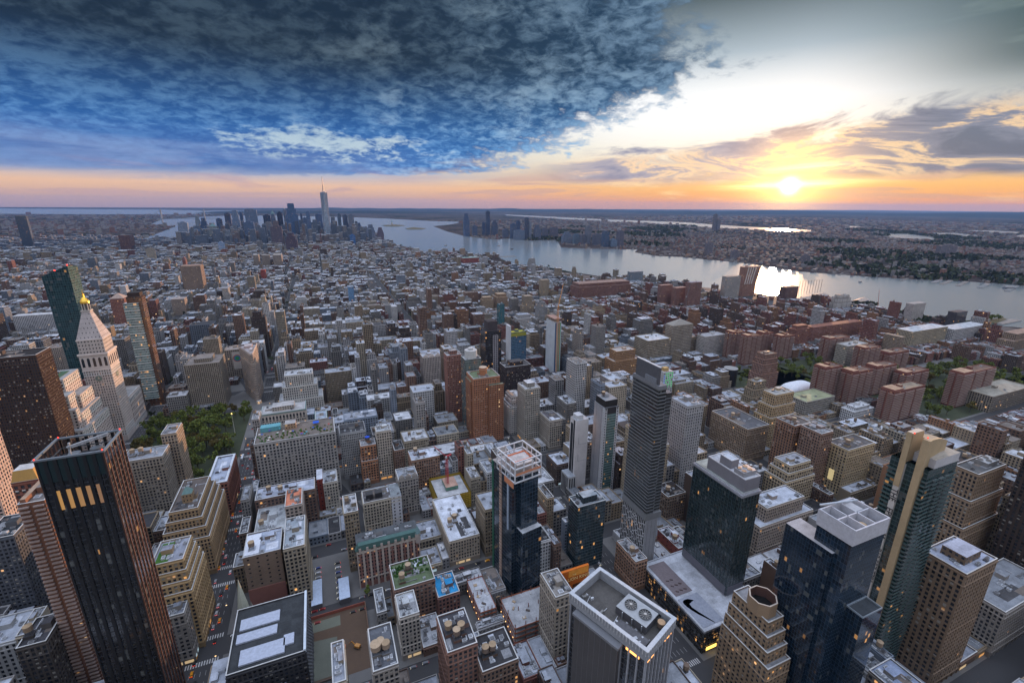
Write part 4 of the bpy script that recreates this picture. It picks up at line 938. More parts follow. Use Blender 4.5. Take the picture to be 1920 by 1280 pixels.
def st_site2(root, r0, H, wc, rc, o, sides, ref):
    x0, y0, x1, y1 = r0; W = x1-x0; D = y1-y0; fl = max(1, int(H/5))
    q = Q(); q.box(x0+3, y0+3, x1-3, y1-3, 0, H-1, (.05, .04, .04), 'plain_wall', notop=True); q.build('core', root)
    for i in range(fl+1):
        z = H*(i+1)/(fl+1)
        q = Q(); q.box(*r0, z-.6, z, wc, 'plain_wall', 'roofing', rc); q.build('floor_slab', root)
        q = Q(); parapet(q, *r0, z, (.42, .13, .06), 1., .15, 'matte_paint'); q.build('orange_netting', root)
    for a in np.linspace(.02, .98, 5):
        for b_ in (0.02, .5, .98): q = Q(); q.bar((x0+W*a, y0+D*b_, 0), (x0+W*a, y0+D*b_, H+4), .5, (.22, .08, .05)); q.build('steel_column', root)
    for k in range(8): q = Q(); a, b_ = random.uniform(x0+2, x1-4), random.uniform(y0+2, y1-4); q.box(a, b_, a+random.uniform(1, 4), b_+random.uniform(1, 3), H, H+random.uniform(.3, 1), random.choice([(.4, .3, .2), (.5, .5, .5), (.1, .08, .07)]), 'plain_wall', ang=random.uniform(0, 1)); q.build('material_stack', root)
    for k in range(6): q = Q(); q.slabs(((x0, y1), (0, -1), (-1, 0)), D*(k+.5)/6-.3, D*(k+.5)/6+.3, H*.45, H*.45+.7, .2, .5, (1., .6, .25), 'lamp_glow'); q.build('work_light', root)
def st_lean(root, r0, H, wc, rc, o, sides, ref):
    x0, y0, x1, y1 = r0; W = x1-x0; D = y1-y0
    q = Q()
    def T(z0, z1, e0, e1):
        lo = [(x0-e0*0, y0), (x1+e0, y0), (x1+e0, y1), (x0, y1)]; hi = [(x0, y0), (x1+e1, y0), (x1+e1, y1), (x0, y1)]
        for i in range(4):
            j = (i+1) % 4; L = 14 if i % 2 == 0 else 6
            q.quads([(*lo[i], z0), (*lo[j], z0), (*hi[j], z1), (*hi[i], z1)], wc, 'masonry_wall', [[(0, z0/3.2), (L, z0/3.2), (L, z1/3.2), (0, z1/3.2)]], (.55, .5, .03))
        q.quads([(*p, z1) for p in hi], rc, 'roofing')
    T(0, H*.45, 0, 0); T(H*.45, H, 0, 14)
    q.build('wall', root)
    for k in range(4): q = Q(); q.bar((x0+W*(.1+.17*k), y0-.8, H*.42), (x0+W*(.25+.19*k), y0-.8, H-2), 3.2, (.60, .55, .52), 'matte_paint'); q.build('slanting_stripe', root)
    clutter(root, x0+6, y0+2, x1, y1-2, H, 3, rc, wc)

# ---- part 5: landmarks ----
def slab_text(body, size, name, parent, mtx, matn, ext=.1):
    cu = bpy.data.curves.new(name, 'FONT'); cu.body = body; cu.size = size; cu.extrude = ext; cu.align_x = 'CENTER'; cu.align_y = 'CENTER'
    cu.materials.append(MATS[MI[matn]]); t = bpy.data.objects.new(name, cu); COL.objects.link(t); t.parent = parent; t.matrix_local = mtx; return meshify(t)
def clock_tower():
    x0, y0, x1, y1 = -308., 757., -278., 788.; cx, cy_ = (x0+x1)/2, (y0+y1)/2; W, D = x1-x0, y1-y0
    root = thing('clock_tower', 'white marble campanile with clock faces, pyramid roof and gilded lantern', 'clock tower', (cx, cy_, 0))
    wc = (.60, .53, .49); r = (-W/2, -D/2, W/2, D/2); H = 132; q = Q(); panes = []
    q.box(*r, 0, H, np.array(wc)*.9, 'plain_wall', notop=True)
    for s, fr, L in frames(*r, 'nw'):
        masonry_face(q, panes, fr, L, 8, 108, 2.7, 3.9, .52, .50, wc, .3)
        q.slabs(fr, 0, L, 108, 131, 0, .5, wc)
        c = (np.arange(5)+.5)*L/5; q.slabs(fr, c-1.5, c+1.5, 113, 124, .5, .55, (.10, .09, .10), 'window_pane'); q.slabs(fr, c-1., c+1., 124, 125.4, .5, .55, (.10, .09, .10), 'window_pane')
        q.slabs(fr, -1, L+1, 129, 131.5, 0, 1.6, np.array(wc)*1.1); q.slabs(fr, -.3, L+.3, 107, 108.4, 0, 1., np.array(wc)*1.1)
    q.build('wall', root); place_panes(root, panes, 100, .02, (-cx, -cy_, CAM_H))
    for s, fr, L in frames(*r, 'nw'):
        (ox, oy), (tx, ty), (nx_, ny_) = fr; t = np.arange(24)*math.pi/12; q = Q()
        for rr, d, c in ((4.6, .7, (.50, .45, .40)), (3.9, .8, (.16, .22, .20)), (1.2, .9, (.45, .42, .36))):
            u, z = L/2+rr*np.cos(t), 96+rr*np.sin(t); P = np.stack([ox+tx*u+nx_*d, oy+ty*u+ny_*d, z], -1); c0 = (ox+tx*L/2+nx_*d, oy+ty*L/2+ny_*d, 96)
            for i in range(0, 24, 2): q.quads([P[i], P[(i+1) % 24], P[(i+2) % 24], c0], c, 'matte_paint')
        for a in range(12): uu, zz = L/2+3.3*math.cos(a*math.pi/6), 96+3.3*math.sin(a*math.pi/6); q.slabs(fr, uu-.25, uu+.25, zz-.25, zz+.25, .8, .9, (.6, .56, .48))
        q.slabs(fr, L/2-.2, L/2+.2, 96, 99, .85, .95, (.7, .6, .35)); q.slabs(fr, L/2, L/2+2.3, 95.8, 96.2, .85, .95, (.7, .6, .35)); q.build('clock_face', root)
    q = Q(); r2 = shrink(r, .08, .08); q.box(*r2, H, 150, wc, 'masonry_wall', 'plain_wall', wc, bay=3.4, flr=4.5, par=(.35, .4, .0)); q.box(r2[0]-.5, r2[1]-.5, r2[2]+.5, r2[3]+.5, 149, 150.5, np.array(wc)*1.1, 'plain_wall'); q.build('upper_stage', root)
    P4 = [(r2[0], r2[1]), (r2[2], r2[1]), (r2[2], r2[3]), (r2[0], r2[3])]
    q = Q(); q.prism(P4, 150.5, 186, (.52, .47, .46), 'masonry_wall', taper=.30, bay=4, flr=6, par=(.22, .28, 0)); q.build('pyramid_roof', root)
    q = Q(); q.box(-5, -5, 5, 5, 186, 188, (.5, .46, .42), 'plain_wall'); q.cyl(0, 0, 4, 188, 197, (.10, .09, .08), 'plain_wall', 8, cap=False)
    for i in range(8): a = i*math.pi/4; q.bar((4.3*math.cos(a), 4.3*math.sin(a), 188), (4.3*math.cos(a), 4.3*math.sin(a), 197), .9, (.55, .50, .45), 'matte_paint')
    q.build('lantern', root); g = (1.0, .62, .10)
    q = Q(); q.cyl(0, 0, 5, 197, 199.5, g, 'bright_metal', 14, .95); q.cyl(0, 0, 4.75, 199.5, 203, g, 'bright_metal', 14, .62); q.cyl(0, 0, 2.9, 203, 205, g, 'bright_metal', 12, .45); q.cyl(0, 0, 1.4, 205, 209, g, 'bright_metal', 8, .6); q.cyl(0, 0, .5, 209, 215, g, 'bright_metal', 6, .1); q.build('gilded_cupola', root)
    b = thing('office_building', 'white office annex with tall pilasters below the clock tower', 'office building', (-294, 812, 0))
    hh = Q(); hh.box(-22, -22, 16, 28, 0, 52, wc, 'plain_wall', notop=True); pn = []
    for s, fr, L in frames(-22, -22, 16, 28, 'nw'): masonry_face(hh, pn, fr, L, 4, 50, 5, 8, .4, .16, wc, .6)
    hh.build('wall', b); place_panes(b, pn, 60, .02, (294, -812, CAM_H)); roofdeck(b, (-22, -22, 16, 28), 52, wc, (.3, .3, .3), True, {})
def stepped_north():
    x0, y0, x1, y1 = -352., 662., -284., 738.; cx, cy_ = (x0+x1)/2, (y0+y1)/2
    root = thing('office_building', 'huge white limestone block stepping down in sunlit tiers before the clock tower', 'office building', (cx, cy_, 0))
    wc = (.58, .50, .46); q = Q(); panes = []; X1, Y1 = x1-cx, y1-cy_
    V = [(-34, -4, X1-20, Y1, 0, 118), (-34, -22, X1-12, -4, 0, 102), (-20, -30, X1-5, -22, 0, 86), (X1-20, -4, X1-8, Y1-8, 0, 96), (X1-12, -22, X1-4, Y1-4, 0, 78), (-10, -38, X1, -30, 0, 62), (X1-4, -30, X1, Y1, 0, 60)]
    for a in V:
        q.box(a[0], a[1], a[2], a[3], a[4], a[5], np.array(wc)*.88, 'plain_wall', 'roofing', (.35, .36, .36))
        for s, fr, L in frames(*a[:4], 'nw'): masonry_face(q, panes, fr, L, 4, a[5]-1.5, 4.6, 4.1, .52, .48, wc, .3)
    q.build('wall', root); place_panes(root, panes, 100, .02, (-cx, -cy_, CAM_H))
    q = Q(); q.box(-26, 2, X1-26, Y1-8, 118, 118.6, (.07, .13, .08), 'leafage'); q.build('roof_lawn', root); clutter(root, -30, 0, X1-22, Y1-2, 118.6, 5, (.3, .32, .3), wc)
def teal_tower():
    root = thing('apartment_tower', 'tall slender teal glass tower with slanted top behind the clock tower', 'apartment tower', (-342, 855, 0))
    q = Q(); lo = [(-13, -14), (13, -14), (13, 14), (-13, 14)]; hi = [(-16, -16), (15, -16), (15, 14), (-16, 14)]; zt = [226, 240, 236, 224]
    for i in range(4):
        j = (i+1) % 4; c = [(.018, .05, .058), (.05, .10, .09), (.03, .07, .07), (.03, .09, .11)][i]
        q.quads([(*lo[i], 0), (*lo[j], 0), (*hi[j], zt[j]), (*hi[i], zt[i])], c, 'curtain_glass', [[(0, 0), (12, 0), (12, zt[j]/3.6), (0, zt[i]/3.6)]], (.5, .07, .006))
    q.build('glazing', root); q = Q(); q.quads([(*hi[i], zt[i]-2) for i in range(4)], (.05, .06, .07), 'roofing'); q.build('roof', root)
    for p, z in ((hi[1], zt[1]), ((0, -16), 233)): q = Q(); q.cyl(*p, .9, z, z+1.6, (1, .06, .04), 'lamp_glow', 6); q.build('warning_light', root)
    for z in (60, 88): q = Q(); q.box(-14, -14.6, 14, 14.4, z, z+3, (.02, .04, .08), 'painted_metal', bottom=True); q.build('belt', root)
def bronze_tower():
    root = thing('apartment_tower', 'thin bronze glass tower with white stacked cube bays on its flank', 'apartment tower', (-274, 892, 0))
    q = Q(); q.box(-10, -9, 10, 9, 0, 184, (.10, .052, .03), 'curtain_glass', 'roofing', (.05, .04, .04), bay=1.7, flr=3.4, par=(.5, .12, .03)); q.build('glazing', root)
    z = 16
    for k in range(13):
        z0 = 14+k*12.4; q = Q(); q.box(-14.5, -11.5, 4.5, 2, z0, z0+11.2, (.16, .23, .22), 'curtain_glass', 'matte_paint', (.6, .6, .6), bay=2.2, flr=3.73, par=(.5, .12, .06), bottom=True)
        zz = z0+np.arange(4)*3.7
        for s, fr, L in frames(-14.5, -11.5, 4.5, 2, 'nw'): q.slabs(fr, 0, L, zz, zz+.8, 0, .4, (.62, .66, .64), 'matte_paint')
        q.build('cube_bay', root)
    q = Q(); q.box(-8, -7, 8, 7, 184, 190, (.05, .03, .025), 'plain_wall', 'roofing', (.04, .04, .04)); q.build('crown_screen', root)
def wedge_building():
    root = thing('wedge_building', 'triangular stone office building with rounded prow where two avenues cross', 'office building', (-118, 832, 0))
    wc = (.40, .33, .28); H = 87
    t = np.linspace(-.9, .9, 7)*math.pi/2; nose = [(-1.6+2.6*math.sin(a)*-1*-1, 1.6-2.6*math.cos(a)) for a in t]
    outline = [(p[0], p[1]) for p in nose]+[(1.2, 62), (-27, 58)]
    q = Q(); P = np.array(outline); n = len(P)
    q.prism(P, 0, H, wc, 'masonry_wall', cap=False, bay=2.3, flr=4.1, par=(.42, .5, .04)); q.build('wall', root)
    c = P.mean(0)
    def ringm(z0, z1, f, col, nm):
        q = Q(); A_, B_ = c+(P-c)*(1+f), c+(P-c)*(1-.02)
        for i in range(n):
            j = (i+1) % n; q.quads([[(*A_[i], z0), (*A_[j], z0), (*A_[j], z1), (*A_[i], z1)], [(*A_[i], z1), (*A_[j], z1), (*B_[j], z1), (*B_[i], z1)], [(*A_[j], z0), (*A_[i], z0), (*B_[i], z0), (*B_[j], z0)]], col, 'plain_wall')
        q.build(nm, root)
    ringm(H-1.5, H+.6, .055, (.50, .44, .40), 'cornice'); ringm(H-18, H-17, .03, (.45, .38, .33), 'band'); ringm(17, 18.2, .03, (.45, .38, .33), 'band'); ringm(H+.6, H+2, .02, (.46, .40, .37), 'parapet')
    q = Q(); cc = (*c, H-.2)
    for i in range(n): q.quads([(*P[i], H-.2), (*P[(i+1) % n], H-.2), cc, cc], (.42, .38, .38), 'roofing')
    q.build('roof', root); q = Q(); q.box(-16, 38, -4, 52, H-.2, H+4, (.46, .36, .34), 'plain_wall', 'roofing', (.5, .45, .45)); q.box(-6, 20, -2, 34, H-.2, H+2.5, (.5, .46, .44), 'plain_wall', 'roofing', (.5, .45, .45)); q.build('roof_bulkhead', root)
    q = Q(); q.prism([(-3.6, -6), (2.4, -6), (2.4, 1), (-3.6, 1)], 0, 5, (.3, .34, .33), 'curtain_glass', (.5, .5, .5), 'roofing', bay=2, flr=5, par=(.5, .1, .8)); q.build('prow_shop', root)
def church():
    root = thing('church', 'grey stone church steeple with tall pointed spire beside the avenue', 'church', (-77, 322, 0)); g = (.26, .25, .22)
    q = Q(); q.box(-4.6, -4.6, 4.6, 4.6, 0, 33, g, 'masonry_wall', 'plain_wall', bay=3.1, flr=11, par=(.3, .6, 0)); q.build('tower', root)
    for i, j in ((-1, -1), (1, -1), (1, 1), (-1, 1)): q = Q(); q.box(4.3*i-.8, 4.3*j-.8, 4.3*i+.8, 4.3*j+.8, 0, 37, g, 'plain_wall'); q.prism([(4.3*i-.8, 4.3*j-.8), (4.3*i+.8, 4.3*j-.8), (4.3*i+.8, 4.3*j+.8), (4.3*i-.8, 4.3*j+.8)], 37, 43, np.array(g)*1.1, 'plain_wall', taper=.02); q.build('pinnacle', root)
    q = Q(); q.cyl(0, 0, 5.2, 33, 68, (.40, .42, .34), 'plain_wall', 8, taper=.02); q.build('spire', root)
    for k in range(4): a = k*math.pi/2; q = Q(); q.prism([(3.6*math.cos(a)-.9, 3.6*math.sin(a)-.9), (3.6*math.cos(a)+.9, 3.6*math.sin(a)-.9), (3.6*math.cos(a)+.9, 3.6*math.sin(a)+.9), (3.6*math.cos(a)-.9, 3.6*math.sin(a)+.9)], 33, 42, (.3, .3, .26), 'plain_wall', taper=.05); q.build('spire_dormer', root)
    q = Q(); q.box(5, -6, 34, 14, 0, 15, g, 'masonry_wall', notop=True, bay=4, flr=9, par=(.3, .6, 0)); q.quads([[(5, -7, 15), (34, -7, 15), (34, 4, 24), (5, 4, 24)], [(34, 15, 15), (5, 15, 15), (5, 4, 24), (34, 4, 24)]], (.12, .12, .13), 'roofing'); q.build('nave', root)
def spired_tower():
    root = thing('office_tower', 'tallest tower of the far cluster, tapering pale blue glass with a needle mast', 'office tower', (95, 4480, 0)); s = 29; H = 415
    q = Q(); b = [(-s, -s), (s, -s), (s, s), (-s, s)]; t = [(0, -s), (s, 0), (0, s), (-s, 0)]
    q.box(-s, -s, s, s, 0, 56, (.25, .28, .32), 'curtain_glass', bay=6, flr=8, par=(.5, .1, .02))
    for i in range(4):
        j = (i+1) % 4
        q.quads([(*b[i], 56), (*b[j], 56), (*t[i], H), (*t[i], H)], (.22, .28, .36) if i != 3 else (.3, .36, .44), 'curtain_glass', [[(0, 14), (10, 14), (5, 104), (5, 104)]], (.5, .1, .01))
        q.quads([(*b[j], 56), (*t[j], H), (*t[i], H), (*t[i], H)], (.12, .17, .25), 'curtain_glass', [[(0, 14), (5, 104), (0, 104), (0, 104)]], (.5, .1, .01))
    q.build('glazing', root); q = Q(); q.quads([(*p, H) for p in t], (.3, .3, .3), 'roofing'); q.build('roof', root)
    q = Q(); q.cyl(0, 0, 18, H, H+6, (.4, .42, .45), 'painted_metal', 16); q.cyl(0, 0, 5.5, H+6, H+70, (.10, .12, .16), 'painted_metal', 8, taper=.6); q.cyl(0, 0, 3.2, H+70, H+128, (.10, .12, .16), 'painted_metal', 6, taper=.5); q.build('mast', root)
def statue():
    g = unp_((735, 422.4)); root = thing('statue', 'tiny distant green statue raising a torch on an island plinth', 'statue', (g[0], g[1], 0))
    q = Q(); q.cyl(0, 0, 45, 0, 9, (.3, .28, .25), 'plain_wall', 11); q.box(-14, -14, 14, 14, 9, 26, (.36, .33, .29), 'plain_wall'); q.prism([(-9, -9), (9, -9), (9, 9), (-9, 9)], 26, 47, (.4, .37, .32), 'plain_wall', taper=.75); q.build('plinth', root)
    gr = (.12, .26, .22); q = Q(); q.cyl(0, 0, 6.5, 47, 72, gr, 'matte_paint', 10, .62); q.cyl(0, 0, 4.3, 72, 81, gr, 'matte_paint', 10, .5); q.cyl(0, 0, 2.4, 80, 86, gr, 'matte_paint', 8, .8); q.bar((3, 0, 77), (5.5, 0, 90), 2.2, gr); q.cyl(5.5, 0, 1.8, 90, 94, (.7, .5, .15), 'matte_paint', 8, .3); q.build('figure', root)
def unp_(p, z=0.):
    d = Fv+Rv*(p[0]-960)/FPX-Uv*(p[1]-640)/FPX; t = (z-CAM_H)/d[2]; return np.array([0, 0, CAM_H])+d*t
def proj_(x, y, z):
    x, y, z = np.broadcast_arrays(*[np.asarray(v, float) for v in (x, y, z)]); d = np.stack([x, y, z-CAM_H], -1); k = d@Fv
    return 960+FPX*(d@Rv)/k, 640-FPX*(d@Uv)/k, k
def crane(name, label, x, y, z0, mast, jib, ang, lift, col, group=None, w=1.8):
    root = thing('tower_crane', label, 'crane', (x, y, z0), ang, group)
    q = Q()
    for i, j in ((-1, -1), (1, -1), (1, 1), (-1, 1)): q.bar((i*w/2, j*w/2, 0), (i*w/2, j*w/2, mast), .35, col)
    for k in range(int(mast/w)): z = k*w; q.bar((-w/2, -w/2, z), (w/2, -w/2, z+w), .22, col); q.bar((-w/2, w/2, z), (-w/2, -w/2, z+w), .22, col)
    q.build('mast', root); q = Q(); dx_, dz_ = math.cos(lift), math.sin(lift)
    for o_ in (-.7, .7): q.bar((0, o_, mast), (jib*dx_, o_*.3, mast+jib*dz_), .4, col)
    q.bar((0, 0, mast+1.6), (jib*dx_, 0, mast+jib*dz_+.8), .4, col)
    for k in range(int(jib/3)): a = k*3/jib*jib; q.bar((a*dx_, .6, mast+a*dz_), ((a+1.5)*dx_, 0, mast+(a+1.5)*dz_+1.5), .2, col)
    q.build('jib', root); q = Q(); q.bar((0, 0, mast+.8), (-8, 0, mast+.8), 1.4, col); q.build('counter_jib', root)
    q = Q(); q.box(-9, -1.6, -6.5, 1.6, mast-1, mast+2.2, (.25, .25, .26), 'plain_wall', bottom=True); q.build('counterweight', root)
    q = Q(); q.box(.6, .9, 2.6, 2.8, mast-.5, mast+2, (.4, .42, .42), 'painted_metal', bottom=True); q.build('cab', root)
def bridge():
    root = thing('suspension_bridge', 'faint distant suspension bridge over the harbour mouth at the horizon', 'bridge', (0, 0, 0)); c = (.20, .24, .30)
    A_, B_ = unp_((302, 403.)), unp_((383, 403.)); A_ = A_*np.array([1, 1, 0]); B_ = B_*np.array([1, 1, 0]); k = .62; A_*=k; B_*=k
    for p in (A_, B_):
        q = Q()
        for s_ in (-18, 18): q.bar((p[0], p[1]+s_, 0), (p[0], p[1]+s_, 210), 14, c)
        q.bar((p[0], p[1]-18, 205), (p[0], p[1]+18, 205), 12, c); q.bar((p[0], p[1]-18, 75), (p[0], p[1]+18, 75), 9, c); q.build('pylon', root)
    d = B_-A_; q = Q(); q.bar(A_-d*.35+np.array([0, 0, 66]), B_+d*.35+np.array([0, 0, 66]), 9, c); q.build('deck', root); q = Q(); n_ = 16
    P = [A_+d*t+np.array([0, 0, 74+132*(2*t-1)**2]) for t in np.linspace(0, 1, n_+1)]
    for i in range(n_): q.bar(P[i], P[i+1], 4, c)
    q.bar(A_+np.array([0, 0, 206]), A_-d*.3+np.array([0, 0, 70]), 4, c); q.bar(B_+np.array([0, 0, 206]), B_+d*.3+np.array([0, 0, 70]), 4, c); q.build('main_cable', root)
def dome():
    a = unp_((1503, 735), 12); root = thing('sports_dome', 'white inflated sports dome on a low tan hall near the red slabs', 'sports hall', (a[0]+12, a[1]+16, 0))
    q = Q(); q.box(-38, -20, 38, 20, 0, 12, (.36, .28, .20), 'masonry_wall', 'roofing', (.3, .28, .26), bay=5, flr=6, par=(.4, .4, .02)); q.build('hall', root)
    q = Q(); n1, n2 = 18, 8
    def S(i, j):
        u, v = i/n1*2*math.pi, j/n2*math.pi/2; cu, su = math.cos(u), math.sin(u); e = .55
        return (34*math.copysign(abs(cu)**e, cu)*math.cos(v)**.7, 17*math.copysign(abs(su)**e, su)*math.cos(v)**.7, 12+11*math.sin(v))
    for i in range(n1):
        for j in range(n2): q.quads([S(i, j), S(i+1, j), S(i+1, j+1), S(i, j+1)], (.74, .78, .84), 'matte_paint')
    q.build('dome', root)
def billboard():
    root = thing('billboard', 'orange and black theatre billboard on the roof beside the white rimmed tower', 'billboard', (157, 250, 0))
    q = Q(); q.box(-13, -1, 13, 1, 41, 58, (.62, .16, .02), 'matte_paint', bottom=True); q.build('panel', root)
    q = Q(); q.slabs(((-13, -1), (1, 0), (0, -1)), 0, 26, 41, 58, 0, .08, (.55, .13, .015), 'matte_paint')
    q.slabs(((-13, -1), (1, 0), (0, -1)), [.3, 12], [9, 25.7], [41.3, 41.3], [47.5, 44.2], .1, .14, (.10, .035, .01), 'matte_paint'); q.slabs(((-13, -1), (1, 0), (0, -1)), 8, 25.5, 52, 57.6, .1, .14, (.85, .34, .05), 'matte_paint'); q.build('poster', root)
    q = Q(); q.box(-12, 2, 12, 14, 0, 40, (.28, .24, .20), 'masonry_wall', 'roofing', (.4, .42, .45), bay=3, flr=3.6, par=(.5, .5, .05)); q.build('stub_building', root)
    for k in range(5): q = Q(); q.bar((-11+k*5.5, 1, 42), (-11+k*5.5, 6, 40), .4, (.2, .2, .2)); q.bar((-11+k*5.5, 1.2, 40), (-11+k*5.5, 1.2, 57), .4, (.2, .2, .2)); q.build('strut', root)
    M1 = Matrix(((1, 0, 0, 4), (0, 0, -1, -1.3), (0, 1, 0, 49.6), (0, 0, 0, 1))); slab_text('LION KING', 3.9, 'poster_title', root, M1, 'sign_gold', .06)
    M2 = Matrix(((1, 0, 0, 0), (0, 0, -1, -1.3), (0, 1, 0, 53.4), (0, 0, 0, 1))); slab_text('THE', 1.7, 'poster_title', root, M2, 'sign_gold', .06)
    return root
for nm, c_ in (('sign_ink', (.03, .03, .035)), ('sign_gold', (.95, .72, .30))):
    m, b = mat(nm); b.inputs['Base Color'].default_value = (*c_, 1); b.inputs['Roughness'].default_value = .8
def round_black_tank():
    p = unp_((1533, 700), 0)
    for (px_, py_2, r_, h, lab) in ((1528, 728, 9, 30, 'squat round black tank tower among low roofs'),): pass
def far_box(root, r, z0, z1, c, st, lit=.04, u=Q):
    pass
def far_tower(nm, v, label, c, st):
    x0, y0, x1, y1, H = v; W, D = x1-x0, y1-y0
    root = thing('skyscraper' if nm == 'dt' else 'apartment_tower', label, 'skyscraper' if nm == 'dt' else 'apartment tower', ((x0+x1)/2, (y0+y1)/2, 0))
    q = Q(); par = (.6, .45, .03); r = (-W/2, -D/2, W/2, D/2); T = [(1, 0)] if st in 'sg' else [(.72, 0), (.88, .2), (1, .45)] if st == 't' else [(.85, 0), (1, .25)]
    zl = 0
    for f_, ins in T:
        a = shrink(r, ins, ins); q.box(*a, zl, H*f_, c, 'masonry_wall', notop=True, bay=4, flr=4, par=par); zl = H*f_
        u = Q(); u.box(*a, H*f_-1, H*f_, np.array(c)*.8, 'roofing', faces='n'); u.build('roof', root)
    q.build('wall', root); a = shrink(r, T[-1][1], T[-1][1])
    if st == 'p': q = Q(); q.prism([(a[0], a[1]), (a[2], a[1]), (a[2], a[3]), (a[0], a[3])], H, H*1.16, (.14, .24, .25), 'matte_paint', taper=.05); q.build('pyramid_roof', root)
    elif st == 'm': q = Q(); q.cyl(0, 0, 2, H, H*1.12, (.3, .3, .32), 'painted_metal', 6, .4); q.build('mast', root)
    else: a = shrink(r, .5, .5); q = Q(); q.box(*a, H, H+8, np.array(c)*.7, 'plain_wall'); q.build('penthouse', root)

NIND = 150
HAZE = 1.55e-5
